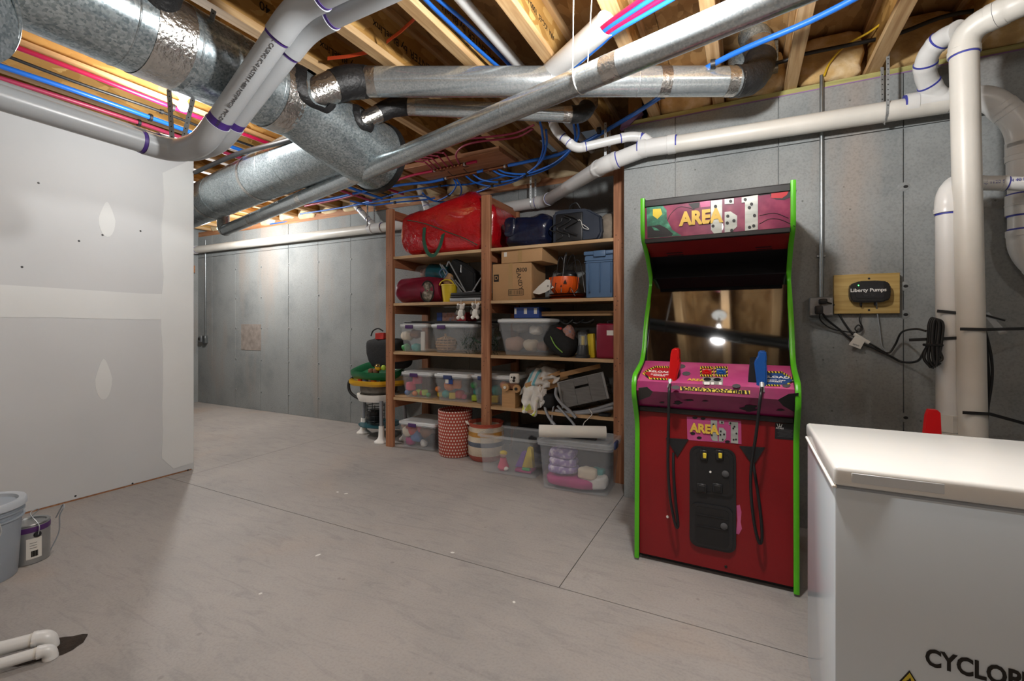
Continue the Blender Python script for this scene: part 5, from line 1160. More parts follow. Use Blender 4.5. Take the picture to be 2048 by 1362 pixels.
o_ = at(1124, 817, Y=3.555); ux = (at(1217, 797, Y=3.62) - o_).normalized(); uz = (at(1112, 768, Y=3.60) - o_); uz = (uz - ux * uz.dot(ux)).normalized(); uy = uz.cross(ux)
if uy.y < 0: uy = -uy
W_, H_, D_ = .40, .215, .26
def cpart(name, x0, x1, z0, z1, y0, y1, m_):
    bm = box(B(), x0, x1, y0, y1, z0, z1, .002); xform(bm, Matrix.Translation(o_) @ Matrix((ux, uy, uz)).transposed().to_4x4()); obj(name, bm, m_, cr)
hz0, hz1, hxa, hxb = .135, .155, .14, .26
for a in ((0.02, hxa, 0, H_), (hxb, W_ - .02, 0, H_), (hxa, hxb, 0, hz0), (hxa, hxb, hz1, H_)): cpart('end_panel', a[0], a[1], a[2], a[3], 0, .014, 'grey_wood')
for xx in (0, W_ - .02): cpart('corner_batten', xx, xx + .02, 0, H_, -.002, .016, 'grey_wood_light')
for k in range(4): cpart('side_slat', W_ - .012, W_, .01 + .052 * k, .01 + .052 * k + .043, .016, D_, 'grey_wood'); cpart('side_slat', 0, .012, .01 + .052 * k, .01 + .052 * k + .043, .016, D_, 'grey_wood')
for k in range(4): cpart('bottom_slat', .02 + .095 * k, .02 + .095 * k + .08, 0, .01, .014, D_, 'grey_wood')
cpart('top_edge', 0, W_, H_, H_ + .008, 0, .02, 'grey_wood_light')
for i, (pts, r, lb) in enumerate((([(1113, 775, 3.55), (1112, 790, 3.54), (1122, 806, 3.53), (1140, 822, 3.52), (1152, 836, 3.51)], .013, 'fat grey hose bending down in front of the crate'), ([(1088, 806, 3.60), (1092, 822, 3.56), (1100, 838, 3.53), (1110, 850, 3.50)], .012, 'grey hose hanging over the shelf edge below the blanket'),
                                 ([(1108, 808, 3.60), (1105, 825, 3.57), (1103, 848, 3.54)], .008, 'thin grey hose hanging straight over the shelf edge'), ([(1115, 812, 3.58), (1130, 828, 3.55), (1145, 845, 3.52), (1152, 856, 3.50)], .010, 'grey hose slanting down over the shelf edge'),
                                 ([(1112, 822, 3.60), (1140, 826, 3.58), (1180, 822, 3.60), (1228, 808, 3.66)], .018, 'thick grey pipe lying along the shelf under the crate'), ([(1150, 828, 3.575), (1190, 824, 3.58), (1226, 816, 3.62)], .014, 'second grey pipe lying along the shelf under the crate'))):
    tag(obj('grey_hose', tube(B(), crom([at(a, b, Y=c) for a, b, c in pts], 6), r, 14), 'hose_grey'), lb, 'hose', 'grey hoses')
tag(obj('charging_cable', tube(B(), crom([at(1178, 818, Y=3.57), at(1184, 828, Y=3.55), at(1176, 838, Y=3.54), at(1168, 846, Y=3.53), at(1165, 858, Y=3.52)], 6), .003, 8), 'string_white'), 'thin white charging cord hanging from the shelf over the paper tube', 'cord')
bm = blob(B(), at(1210, 829, Y=3.60), (.05, .04, .012), .5, 0, 1, 0, 20, 10); tag(obj('black_gadget', bm, 'plastic_black'), 'flat black rounded gadget on the lowest shelf by the corner post', 'gadget')
bm = blob(B(), at(1098, 802, Y=3.62), (.07, .06, .06), .7, .01, 14, 3, 24, 16); tag(obj('black_pouch', bm, 'cloth_black'), 'soft black pouch wedged between blanket and crate', 'pouch')
# ---- under the lowest shelf
bin_('clear bin of stuffed toys with a purple latch, on the floor', 797, 868, .001, .275, SF - .02, .42, latches=(-.04,))
for i, (px, py, s, m_, nm, lb) in enumerate(((816, 862, .05, 'bin_cream', 'plush_toy', 'cream plush toy against the front of the floor bin'), (825, 848, .06, 'toy_red', 'plush_toy', 'red plush toy in the floor bin'), (835, 870, .065, 'toy_blue', 'plush_toy', 'blue plush toy in the floor bin'), (855, 860, .06, 'toy_brown', 'plush_toy', 'brown plush toy in the floor bin'), (822, 882, .045, 'toy_magenta', 'plush_toy', 'magenta plush toy low in the floor bin'),
                                               (848, 886, .035, 'white_fur', 'plush_toy', 'white plush ball low in the floor bin'), (862, 875, .045, 'cloth_black', 'plush_toy', 'black plush toy at the side of the floor bin'), (845, 845, .045, 'toy_pink', 'plush_toy', 'pink plush toy at the top of the floor bin'), (812, 842, .04, 'skin_tan', 'plush_toy', 'tan plush toy at the top of the floor bin'))):
    p = at(px, py, Y=3.66 + .02 * (i % 3)); tag(obj(nm, blob(B(), (p.x, p.y, min(max(p.z, s + .008), .232 - s)), (s * 1.15, s, s), .8, .01, 16, i, 22, 16), m_), lb, 'plush toy', 'stuffed toys in the floor bin')
hp = thing('polka_hamper', 'rust red fabric hamper with white polka dots under the lowest shelf', 'hamper', (X_(910, 3.66), 3.66, 0))
hx_ = X_(910, 3.64)
o_ = obj('fabric_body', lathe(B(), [(0, .002), (.150, .002), (.157, .012), (.160, .22), (.163, .43), (.159, .43), (.155, .22), (.15, .02), (0, .02)], 48), 'polka_rust', hp, True); o_.location = (hx_ - hp.location.x, 3.645 - hp.location.y, 0)
bands('basket_stripes', [(0, hx('a5564a')), (.16, hx('cfc2ae')), (.40, hx('5c6470')), (.52, hx('cfc2ae')), (.66, hx('b8863e')), (.78, hx('cfc2ae')), (.9, hx('b0503c'))], 2, 0, .34, .9, 'Object', .4)
sb3 = thing('striped_basket', 'soft woven basket with cream, grey and rust stripes behind the clear bin', 'basket', (X_(965, 3.58), 3.62, 0))
o_ = obj('woven_body', lathe(B(), [(0, .002), (.14, .002), (.165, .04), (.17, .18), (.155, .32), (.165, .34), (.155, .34), (.145, .32), (.155, .18), (.15, .04), (0, .02)], 40), 'basket_stripes', sb3, True); o_.location = (X_(968, 3.62) - sb3.location.x, 3.66 - sb3.location.y, 0)
o_ = obj('rope_handle', tube(B(), crom([V((-.17, -.02, .26)), V((-.2, -.04, .29)), V((-.19, -.06, .33)), V((-.15, -.05, .31))], 6), .012, 8), 'frosting_foam', sb3, True); o_.location = (X_(968, 3.62) - sb3.location.x, 3.66 - sb3.location.y, 0)
tag(obj('folded_net', blob(B(), (-1.45, 3.88, .16), (.5, .22, .16), .6, .03, 7, 4, 34, 22, .98), 'cloth_black'), 'heap of black netting on the floor behind the clear bins', 'netting')
# ---- the two big clear bins in front
def fbin(label, cpx, depth, w_, h, rz, lid, Yf, latch=None):
    global SF
    t, c, ww, dd, hh = bin_(label, cpx - 5, cpx + 5, .001, h, Yf, depth, latch=None, lid=None, taper=.9)
    return t
def bigbin(label, c, w_, dep, h, rz, lid, latch_x=None):
    t = thing('storage_bin', label, 'storage bin', V(c), rz, 'clear storage bins')
    def ring(f, zz, ins=0):
        a, b, r = w_ / 2 * f - ins, dep / 2 * f - ins, .035; pts = []
        for sx, sy, a0 in ((1, 1, 0), (-1, 1, 90), (-1, -1, 180), (1, -1, 270)):
            for k in range(5): an = RAD(a0 + 22.5 * k); pts.append((sx * (a - r) + r * math.cos(an), sy * (b - r) + r * math.sin(an), zz))
        return pts
    n = 20
    def loft(rs, c0=True, c1=True):
        bm = B(); rows = [[bm.verts.new(p) for p in r] for r in rs]
        for a, b in zip(rows, rows[1:]):
            for i in range(n): bm.faces.new((a[i], a[(i + 1) % n], b[(i + 1) % n], b[i]))
        if c0: bm.faces.new(rows[0][::-1])
        if c1: bm.faces.new(rows[-1])
        return bm
    obj('tub', loft([ring(.88, .003), ring(.97, h - .02), ring(.97, h - .02, .003), ring(.88, .006, .003)]), 'clear_plastic', t, True)
    obj('rim', loft([ring(.975, h - .035), ring(1.02, h - .03), ring(1.02, h - .012), ring(.975, h - .01)], False, False), 'lid_clear', t, True)
    if lid: obj('lid', loft([ring(1.035, h - .012), ring(1.035, h + .012), ring(.99, h + .018), ring(.93, h + .012), ring(.90, h + .02)]), 'lid_clear', t, True)
    if latch_x: obj('latch', cbox(w_ / 2 * 1.035, -dep * .15, h - .004, .018, .10, .05, .006, 2), 'latch_blue', t, True)
    return t
def corner(px, py): return at(px, py, Z=0)
nA, nB = corner(962, 943), corner(1068, 960)          # front bottom corners of the empty bin
nC, nD = corner(1085, 976), corner(1212, 996)
def from_front(a, b, dep, f=.88):
    m_ = (a + b) / 2; d = (b - a); L_ = d.length / f; u = d.normalized(); n_ = V((-u.y, u.x, 0)); return m_ + n_ * dep * f / 2, L_, math.atan2(u.y, u.x)
c_, L_, rz_ = from_front(nA, nB, .40)
b1_ = bigbin('open clear plastic tub with few toys in it before the shelves', c_ + V((0, 0, .001)), L_ * 1.0, .38, .33, rz_, False)
c2b, L2, rz2 = from_front(nC, nD, .40)
b2_ = bigbin('lidded clear tub of folded cloth with a paper tube on top', c2b + V((0, 0, .001)), L2 * 1.02, .38, .36, rz2, True, True)
def inb(c, rz, x, y, zz): return V(c) + V((math.cos(rz) * x - math.sin(rz) * y, math.sin(rz) * x + math.cos(rz) * y, zz))
dl = thing('toy_doll', 'small pink and yellow doll figure standing in the open clear tub', 'toy', inb(c_, rz_, -.09, -.06, .006))
p = inb(c_, rz_, -.09, -.06, .006); obj('dress', lathe(B(), [(0, 0), (.04, 0), (.05, .02), (.03, .075), (.026, .10), (0, .10)], 18, p), 'toy_pink', dl); obj('head', blob(B(), p + V((0, 0, .125)), (.028, .028, .028), 1, 0, 1, 0, 16, 12), 'skin_tan', dl); obj('hair', blob(B(), p + V((0, .004, .14)), (.034, .03, .02), 1, .004, 30, 0, 16, 12), 'yellow_plastic', dl); obj('shoes', blob(B(), p + V((.03, -.02, .018)), (.03, .02, .018), 1, 0, 1, 0, 14, 10), 'white_fur', dl)
p = inb(c_, rz_, .10, -.02, .006); tv = thing('toy_castle', 'toy set with purple base and yellow slide in the open clear tub', 'toy', p)
obj('base', cbox(p.x, p.y, .02, .15, .12, .025, .008, 2), 'toy_magenta', tv); obj('slide', prism(B(), [(-.03, .03), (.06, .03), (.045, .19), (.02, .20)], p, (1, .2, 0), (0, 0, 1), (0, .05, 0)), 'yellow_plastic', tv); obj('tower', prism(B(), [(-.09, .03), (-.03, .03), (.0, .15), (-.03, .16)], p, (1, .2, 0), (0, 0, 1), (0, .05, 0)), 'toy_purple', tv); obj('step', cbox(p.x + .03, p.y - .05, .04, .07, .03, .02, .004), 'toy_green', tv)
for i, (x, y, zz, s, m_, lb, nm) in enumerate(((-.11, -.06, .25, (.105, .08, .036), 'cloth_lilac', 'top lilac tie-dyed cloth folded in the lidded tub', 'folded_cloth'), (-.11, -.06, .19, (.105, .08, .036), 'cloth_lilac', 'second lilac tie-dyed cloth folded in the lidded tub', 'folded_cloth'), (-.11, -.06, .135, (.115, .085, .032), 'cloth_lilac', 'lowest lilac tie-dyed cloth folded in the lidded tub', 'folded_cloth'),
                                               (-.03, -.01, .052, (.21, .15, .045), 'toy_magenta', 'magenta cloth spread along the bottom of the lidded tub', 'folded_cloth'), (.09, -.10, .13, (.07, .05, .04), 'bin_cream', 'cream lace bundle in the lidded tub', 'lace_bundle'), (.13, -.07, .07, (.10, .07, .05), 'blanket_white', 'white cloth heap low in the lidded tub', 'cloth_heap'), (.15, -.02, .12, (.05, .05, .03), 'toy_teal', 'pale teal scrap in the lidded tub', 'cloth_scrap'))):
    p = inb(c2b, rz2, x, y, zz + .005); tag(obj(nm, blob(B(), p, s, .55, .012, 16, i, 28, 16, rot=rz2), m_), lb, 'cloth', 'cloth in the lidded tub')
pt = thing('paper_tube', 'thick white cardboard tube lying on the lidded tub', 'tube', inb(c2b, rz2, 0, 0, .39))
ta, tbb = at(1078, 862, d=inb(c2b, rz2, 0, -.1, 0).dot(FWD)), at(1212, 873, d=inb(c2b, rz2, 0, -.1, 0).dot(FWD) - .05)
ta.z = tbb.z = .36 + .024 + .046 + .012
obj('tube_wall', ringtube(B(), [ta, lerp(ta, tbb, .5), tbb], .045, .039, 32), 'paper_white', pt)
tag(obj('black_tray', xform(cbox(0, 0, 0, .24, .16, .012, .003), place(inb(c2b, rz2, .03, -.02, .387), rz2)), 'plastic_black'), 'thin black panel under the paper tube on the lidded tub', 'panel')
# ================================================================ baby activity centre beside the shelves
ex_c = V((-3.45, 3.80, 0)); ex = thing('baby_activity_center', 'round baby activity table with green and yellow trays and white feet', 'activity table', ex_c)
ecx, ecy = X_(758, 3.87), 3.87
for z0, r0, h0, m_, nm in ((.40, .235, .075, 'frosting_foam', 'white_ring'),):
    obj(nm, lathe(B(), [(r0 - .06, z0), (r0 - .02, z0), (r0, z0 + h0 * .6), (r0, z0 + h0), (r0 - .03, z0 + h0), (r0 - .05, z0 + h0 * .5)], 40, (ecx, ecy, 0)), m_, ex)
mat('toy_green_dark', '15693f', .35, var=.05); mat('toy_yellow_deep', 'd9a51e', .35, var=.05)
obj('seat_cloth', lathe(B(), [(0, .44), (.15, .45), (.20, .50), (.205, .57), (0, .58)], 32, (ecx, ecy, 0)), 'grey_fur', ex)
bm = lathe(B(), [(0, .565), (.20, .565), (.265, .575), (.285, .60), (.285, .635), (.265, .625), (.22, .60), (0, .60)], 48, (ecx, ecy, 0))
for v in bm.verts:
    a = math.atan2(v.co.y - ecy, v.co.x - ecx); k = 1 + .05 * math.cos(6 * a); v.co.x = ecx + (v.co.x - ecx) * k; v.co.y = ecy + (v.co.y - ecy) * k
for v in bm.verts: v.co.x = ecx + (v.co.x - ecx) * 1.2
obj('yellow_tray', bm, 'toy_yellow_deep', ex)
for k in range(5): a = -2.6 + .5 * k; obj('tray_peg', cbox(ecx + math.cos(a) * .2, ecy + math.sin(a) * .2, .645, .05, .05, .06, .01, 2), ('toy_green_dark', 'toy_red', 'toy_blue', 'toy_orange', 'toy_green_dark')[k], ex)
bm = lathe(B(), [(0, .66), (.17, .66), (.235, .675), (.26, .72), (.26, .76), (.235, .75), (.20, .70), (0, .69)], 48, (ecx - .0, ecy, 0))
for v in bm.verts:
    a = math.atan2(v.co.y - ecy, v.co.x - ecx); k = 1 + .045 * math.cos(5 * a + 1); v.co.x = ecx + (v.co.x - ecx) * k; v.co.y = ecy + (v.co.y - ecy) * k
    v.co.z += .04 * (v.co.y - ecy) / .25 + .015 * math.sin(3 * a)
for v in bm.verts: v.co.x = ecx + (v.co.x - ecx) * 1.25
obj('green_tray', bm, 'toy_green_dark', ex)
obj('brand_sticker', cbox(*(at(729, 753, Y=ecy - .235)), .05, .004, .03, .001), 'yellow_plastic', ex)
for k, (px, m_, s) in enumerate(((757, 'toy_yellow_deep', .035), (742, 'toy_brown', .03), (768, 'toy_lime', .028), (752, 'toy_brown', .03))):
    p = at(px, 735 if k % 2 == 0 else 742, Y=ecy - .16); obj('tray_toy', blob(B(), p, (s, s, s), .8, .004, 30, k, 18, 12), m_, ex)
p = at(757, 733, Y=ecy - .19)
for s in (-1, 1): obj('toy_eye', tube(B(), [p + V((s * .02 + math.cos(a) * .014, -.01, .012 + math.sin(a) * .014)) for a in [2 * math.pi * i / 14 for i in range(15)]], .004, 6, False), 'plastic_black', ex)
for k, (px, Yl, py) in enumerate(((763, 3.64, 893), (727, 3.86, 862), (812, 3.86, 862))):
    b_ = at(px, py, Y=Yl); b_.z = 0; fx_, fy_ = b_.x, Yl
    obj('leg', tube(B(), [V((fx_, fy_, .14)), V((lerp(b_, V((ecx, ecy, 0)), .08).x, lerp(b_, V((ecx, ecy, 0)), .08).y, .43))], .02, 14), 'hose_grey', ex)
    obj('foot', lathe(B(), [(0, 0), (.075, 0), (.075, .012), (.045, .035), (.032, .06), (.028, .17), (0, .17)], 24, (fx_, fy_, .001)), 'frosting_foam', ex)
obj('base_disc', lathe(B(), [(0, .085), (.10, .085), (.23, .12), (.235, .13), (.10, .11), (0, .11)], 40, (ecx, ecy + .02, 0)), 'teal_plastic', ex)
obj('spring_arm', tube(B(), crom([at(741, 790, Y=3.75), at(722, 798, Y=3.74), at(701, 785, Y=3.73), at(698, 765, Y=3.74), at(712, 748, Y=3.78)], 6), .016, 10), 'black_rubber', ex)
wk = thing('wire_basket', 'dark wire basket frame standing under the baby activity table', 'basket', (ecx - .06, ecy + .02, .13))
for q in range(4): obj('wire_ring', tube(B(), [V((ecx - .07 + math.cos(a) * .10, ecy + .02 + math.sin(a) * .10, .16 + .055 * q)) for a in [2 * math.pi * i / 24 for i in range(25)]], .004, 6, False), 'plastic_black', wk)
for k in range(7): a = 2 * math.pi * k / 7; obj('wire_upright', tube(B(), [V((ecx - .07 + math.cos(a) * .10, ecy + .02 + math.sin(a) * .10, z_)) for z_ in (.132, .34)], .004, 6), 'plastic_black', wk)
tag(obj('steel_pot', lathe(B(), [(0, .135), (.07, .135), (.08, .16), (.08, .26), (.06, .28), (0, .28)], 24, (ecx - .07, ecy + .02, 0)), 'plastic_black'), 'dark metal pot inside the wire basket', 'pot')
bb2 = thing('black_tote_bag', 'black fabric tote bag with a looped handle on top of the green tray', 'bag', (ecx, ecy, .75))
bx0, bx1 = X_(735, 3.74), X_(797, 3.74)
bm = blob(B(), ((bx0 + bx1) / 2 + .03, 3.80, .925), ((bx1 - bx0) / 2 + .06, .10, .165), .45, .015, 8, 6, 34, 24, .97)
for v in bm.verts: v.co.x = v.co.x + (.05 * (1 - (v.co.z - .75) / .3) if v.co.x < (bx0 + bx1) / 2 else 0)
obj('bag_body', bm, 'cloth_black', bb2)
obj('handle', tube(B(), crom([at(742, 672, Y=3.70), at(746, 662, Y=3.70), at(756, 657, Y=3.70), at(766, 662, Y=3.70)], 6), .007, 8), 'cloth_black', bb2)
tag(obj('red_box', cbox(*at(764, 672, Y=3.76), .12, .09, .07, .006), 'toy_red'), 'red box sticking out of the black tote bag', 'box')
# ================================================================ arcade cabinet
def on_plane(px, py, p0, n):
    r = FWD + RGT * ((px - CX) / FOC) + V((0, 0, (HORIZON - py) / FOC)); o = V((0, 0, CAM_H)); n = V(n)
    return o + r * ((V(p0) - o).dot(n) / r.dot(n))
mat('laminate_black', '141416', .55, var=.15, scale=10); mat('mold_green', '4fae18', .35, var=.06); mat('panel_red', '7c0810', .42, var=.10, scale=3, bmp=.02)
mat('print_magenta', '7a2148', .3, var=.4, scale=9, col2='9c4460', coat=.3); mat('print_pink', 'b8487f', .3, var=.18, scale=7, col2='c9628f', coat=.35); mat('print_purple', '861554', .35, var=.3, scale=8, coat=.3)
mat('letter_yellow', 'd9b548', .4, var=.08, scale=20); mat('chrome_digit', 'a9ada8', .35, .3, .25, 6, stretch=(1, 1, 5)); mat('art_green', '2f6f58', .4, var=.45, scale=26, col2='58a88a')
mat('art_dark', '17171c', .5, var=.2); mat('screen_dark', '08090a', .05, var=0, coat=.0, spec=.55); mat('gun_red', 'c11015', .28, var=.05); mat('gun_blue', '14509c', .28, var=.06); mat('hazard_yellow', 'd8c23a', .4, var=.05)
mat('sign_red', 'a81c28', .4, var=.06); mat('sign_blue', '2a4a86', .4, var=.06); mat('armor_hose', '2a2a2c', .35, .4, .1); mat('speaker_red', '7d0d10', .6, var=.12)
XA0, XA1 = -.515, .225
prof = [(2.445, .0), (2.462, .715), (2.375, .865), (2.372, .93), (2.40, .972), (2.62, 1.036), (2.70, 1.25), (2.835, 1.43), (2.872, 1.475), (2.84, 1.53), (2.735, 1.637), (2.602, 1.715), (2.602, 1.938), (3.16, 1.938), (3.16, 0)]
# soften the corners of the front outline
def soften(p, k=.35):
    out = [p[0]]
    for i in range(1, len(p) - 3):
        a, b, c = V(p[i - 1] + (0,)), V(p[i] + (0,)), V(p[i + 1] + (0,))
        r = min((b - a).length, (c - b).length) * k; q = fillet(a, b, c, r, 4); out += [(x.x, x.y) for x in q]
    return out + p[-3:]
sp = soften(prof)
ar = thing('arcade_cabinet', 'red and black upright arcade machine with green edging and a pink illustrated marquee', 'arcade machine', (-.145, 2.8, 0))
for x0 in (XA0, XA1 - .02):
    s = obj('side_panel', prism(B(), sp, (x0, 0, .012), (0, 1, 0), (0, 0, 1), (.02, 0, 0)), 'laminate_black', ar)
    fr = sp[:-2]; bm = B(); rows = []
    for i, (y, z) in enumerate(fr):
        a = V((0, *fr[max(0, i - 1)])); b = V((0, *fr[min(len(fr) - 1, i + 1)])); d = (b - a).normalized(); n = V((0, -d.z, d.y))
        if n.y > 0 and i < len(fr) - 1 and d.z > 0: n = -n
        p = V((x0 + .01, y, z + .012))
        rows.append([bm.verts.new(p + q) for q in (V((-.0115, 0, 0)) - n * .006, V((-.0115, 0, 0)) + n * .002, V((-.006, 0, 0)) + n * .005, V((.006, 0, 0)) + n * .005, V((.0115, 0, 0)) + n * .002, V((.0115, 0, 0)) - n * .006)])
    for a, b in zip(rows, rows[1:]):
        for i in range(6): bm.faces.new((a[i], a[(i + 1) % 6], b[(i + 1) % 6], b[i]))
    bm.faces.new(rows[0]); bm.faces.new(rows[-1][::-1]); bmesh.ops.recalc_face_normals(bm, faces=bm.faces[:])
    obj('edge_molding', bm, 'mold_green', s)
IX0, IX1 = XA0 + .021, XA1 - .021
YP = 2.468
obj('front_panel', box(B(), IX0, IX1, YP, YP + .018, .03, .80), 'panel_red', ar)
obj('kick_gap', box(B(), IX0, IX1, YP + .03, YP + .05, .005, .03), 'laminate_black', ar)
obj('back_panel', box(B(), IX0, IX1, 3.13, 3.15, .02, 1.93), 'laminate_black', ar)
obj('top_panel', box(B(), IX0, IX1, 2.63, 3.15, 1.925, 1.945), 'laminate_black', ar)
def slab(name, a, b, th, m, x0=IX0, x1=IX1, par=None):
    """plate between two (y, z) points of the profile"""
    a, b = V((0, *a)), V((0, *b)); d = (b - a).normalized(); n = V((0, d.z, -d.y))
    L_ = (b - a).length; bm = B(); prism(bm, [(0, 0), (L_, 0), (L_, th), (0, th)], (x0, a.y, a.z), d, n, (x1 - x0, 0, 0)); return obj(name, bm, m, par or ar)
cp_f = slab('control_front', (2.464, .812), (2.390, .905), .012, 'print_purple')
cp_n = slab('control_nose', (2.390, .905), (2.408, .952), .012, 'print_purple')
TA, TB = V((0, 2.408, .952)), V((0, 2.632, 1.040)); td = (TB - TA).normalized(); tn = V((0, -td.z, td.y))
cp_t = slab('control_top', (2.408, .952), (2.632, 1.040), .012, 'print_pink')
obj('trim_strip', box(B(), IX0, IX1, 2.452, 2.474, .788, .814, .003), 'black_rubber', ar)
def deck(px, py, off=.0012): return on_plane(px, py, TA + tn * off, tn)
def poly_on(name, pts, p0, n, m, parent, th=.0008):
    """flat print: polygon given by pixels on a plane of the cabinet"""
    q = [on_plane(a, b, p0, n) for a, b in pts]; bm = B(); n_ = V(n).normalized() * th
    lo = [bm.verts.new(p) for p in q]; hi = [bm.verts.new(p + n_) for p in q]; k = len(q)
    bm.faces.new(hi); bm.faces.new(lo[::-1])
    for i in range(k): bm.faces.new((lo[i], lo[(i + 1) % k], hi[(i + 1) % k], hi[i]))
    bmesh.ops.recalc_face_normals(bm, faces=bm.faces[:]); return obj(name, bm, m, parent, smooth=False)
def c3(cx, cy): return (1260 + cx / 5.851, 690 + cy / 5.851)
def c2m(cx, cy): return (1270 + cx / 6.0235, 370 + cy / 6.0235)
D0 = TA + tn * .0012
# clear cover sheet outline, reload signs, start buttons, small logo, JOIN IN tape
for pts, m_ in (([(155, 315), (250, 258), (480, 262), (480, 405), (250, 400)], 'sign_red'), ([(1560, 310), (1820, 330), (1925, 405), (1830, 462), (1560, 470)], 'sign_blue')):
    s = poly_on('reload_sign', [c3(*p) for p in pts], D0, tn, m_, cp_t)
def hazard(a, b, wpx, nst, par, p0=None, n=None):
    """hazard tape: yellow band with black slanting stripes, between two crop points"""
    a, b = V((*a, 0)), V((*b, 0)); d = (b - a); u = d.normalized(); v = V((-u.y, u.x, 0)) * wpx
    p0 = p0 or D0 + tn * .0009; n = n or tn
    t_ = poly_on('hazard_tape', [c3(*(a + w_)[:2]) for w_ in (V((0, 0, 0)), d, d + v, v)], p0, n, 'hazard_yellow', par)
    for i in range(nst):
        o = d * ((i + .15) / nst); e = d * (.5 / nst); sk = d * (.25 / nst)
        poly_on('hazard_stripe', [c3(*(a + w_)[:2]) for w_ in (o, o + e, o + e + sk + v, o + sk + v)], p0 + n * .0006, n, 'ink_black', t_)
hazard((165, 310), (295, 245), 20, 5, cp_t); hazard((295, 245), (460, 250), 20, 6, cp_t); hazard((155, 322), (245, 392), 16, 1, cp_t); hazard((250, 385), (430, 392), 18, 5, cp_t)
hazard((1590, 305), (1780, 310), 20, 5, cp_t); hazard((1780, 310), (1920, 395), 20, 5, cp_t); hazard((1840, 450), (1925, 405), 16, 1, cp_t); hazard((1595, 460), (1760, 465), 18, 5, cp_t)
up_ = td
lettering('RELOAD', deck(*c3(345, 313), .0026), (1, 0, 0), up_, .028, 'ink_white', cp_t, 'sign_lettering', .02, sx=1.05)
lettering('SHOOT OFF\nSCREEN', deck(*c3(345, 352), .0026), (1, 0, 0), up_, .014, 'ink_white', cp_t, 'sign_lettering', .02, sx=1.2)
lettering('RELOAD', deck(*c3(1690, 375), .0026), (1, 0, 0), up_, .030, 'ink_white', cp_t, 'sign_lettering', .02, sx=1.1)
lettering('SHOOT OFF\nSCREEN', deck(*c3(1690, 420), .0026), (1, 0, 0), up_, .014, 'ink_white', cp_t, 'sign_lettering', .02, sx=1.2)
for cx_, m_, w_ in ((897, 'sign_red', 'gun_red'), (1065, 'sign_blue', 'gun_blue')):
    hazard((cx_ - 75, 250), (cx_ + 78, 253), 22, 5, cp_t); hazard((cx_ - 75, 345), (cx_ + 78, 350), 22, 5, cp_t); hazard((cx_ - 58, 272), (cx_ - 55, 348), 20, 2, cp_t); hazard((cx_ + 78, 272), (cx_ + 80, 350), 20, 2, cp_t)
    poly_on('button_plate', [c3(cx_ - 55, 272), c3(cx_ + 56, 274), c3(cx_ + 58, 346), c3(cx_ - 55, 344)], D0, tn, m_, cp_t)
    lettering('START', deck(*c3(cx_, 290), .0026), (1, 0, 0), up_, .013, 'ink_white', cp_t, 'sign_lettering', .02)
    p = deck(*c3(cx_, 325)); bm = lathe(B(), [(0, 0), (.016, 0), (.016, .006), (.011, .008), (.011, .013), (0, .013)], 24); xform(bm, Matrix.Translation(p) @ tn.to_track_quat('Z', 'Y').to_matrix().to_4x4()); obj('start_button', bm, w_, cp_t)
lettering('AREA', deck(*c3(770, 408), .0022), (1, 0, 0), up_, .032, 'letter_yellow', cp_t, 'logo_lettering', .03)
poly_on('logo_plate', [c3(850, 378), c3(1090, 382), c3(1085, 470), c3(850, 455)], D0, tn, 'chrome_digit', cp_t)
for cx_, cy_ in ((905, 402), (1020, 405)): poly_on('bullet_mark', [c3(cx_ + 45 * math.cos(a), cy_ + 20 * math.sin(a)) for a in [2 * math.pi * i / 12 for i in range(12)]], D0 + tn * .001, tn, 'art_dark', cp_t)
for cx_ in (868, 900, 950, 1040): poly_on('digit_cell', [c3(cx_, 435), c3(cx_ + 32, 437), c3(cx_ + 30, 466), c3(cx_, 464)], D0 + tn * .001, tn, 'ink_white', cp_t)
for cx_, cy_ in ((660, 335), (535, 497), (1830, 475), (600, 250), (1245, 480)): poly_on('bullet_mark', [c3(cx_ + 50 * math.cos(a), cy_ + 24 * math.sin(a)) for a in [2 * math.pi * i / 8 for i in range(8)]], D0, tn, 'ink_grey', cp_t)
nz_n = V((0, -(.952 - .905), (2.408 - 2.390))).normalized(); NZ0 = V((0, 2.390, .905)) + nz_n * .0012
hazard((590, 485), (1405, 535), 42, 15, cp_n, NZ0, nz_n)
poly_on('tape_band', [c3(640, 500), c3(1300, 540), c3(1300, 568), c3(640, 528)], NZ0 + nz_n * .0016, nz_n, 'hazard_yellow', cp_n)
lettering('JOIN IN AT ANY TIME', on_plane(*c3(968, 532), NZ0 + nz_n * .003, nz_n), (1, 0, 0), (0, .28, 1), .019, 'ink_black', cp_n, 'sign_lettering', .03, sx=1.5)
cfn = V((0, -(.905 - .812), (2.390 - 2.464))).normalized(); CF0 = V((0, 2.464, .812)) + cfn * .0012
for cx_, cy_, r_x, r_y in ((560, 675, 45, 22), (690, 645, 50, 10), (375, 672, 25, 9), (335, 730, 22, 10), (1400, 740, 90, 40), (880, 655, 30, 6), (1760, 760, 40, 12)):
    poly_on('black_splat', [c3(cx_ + r_x * math.cos(a) * (1 + .4 * math.sin(5 * a + cx_)), cy_ + r_y * math.sin(a)) for a in [2 * math.pi * i / 16 for i in range(16)]], CF0, cfn, 'art_dark', cp_f)
poly_on('worn_patch', [c3(100, 500), c3(200, 490), c3(265, 545), c3(235, 600), c3(100, 650)], CF0, cfn, 'ink_grey', cp_f)
poly_on('worn_patch', [c3(1975, 560), c3(1860, 570), c3(1730, 640), c3(1790, 710), c3(1950, 800)], CF0, cfn, 'art_dark', cp_f)
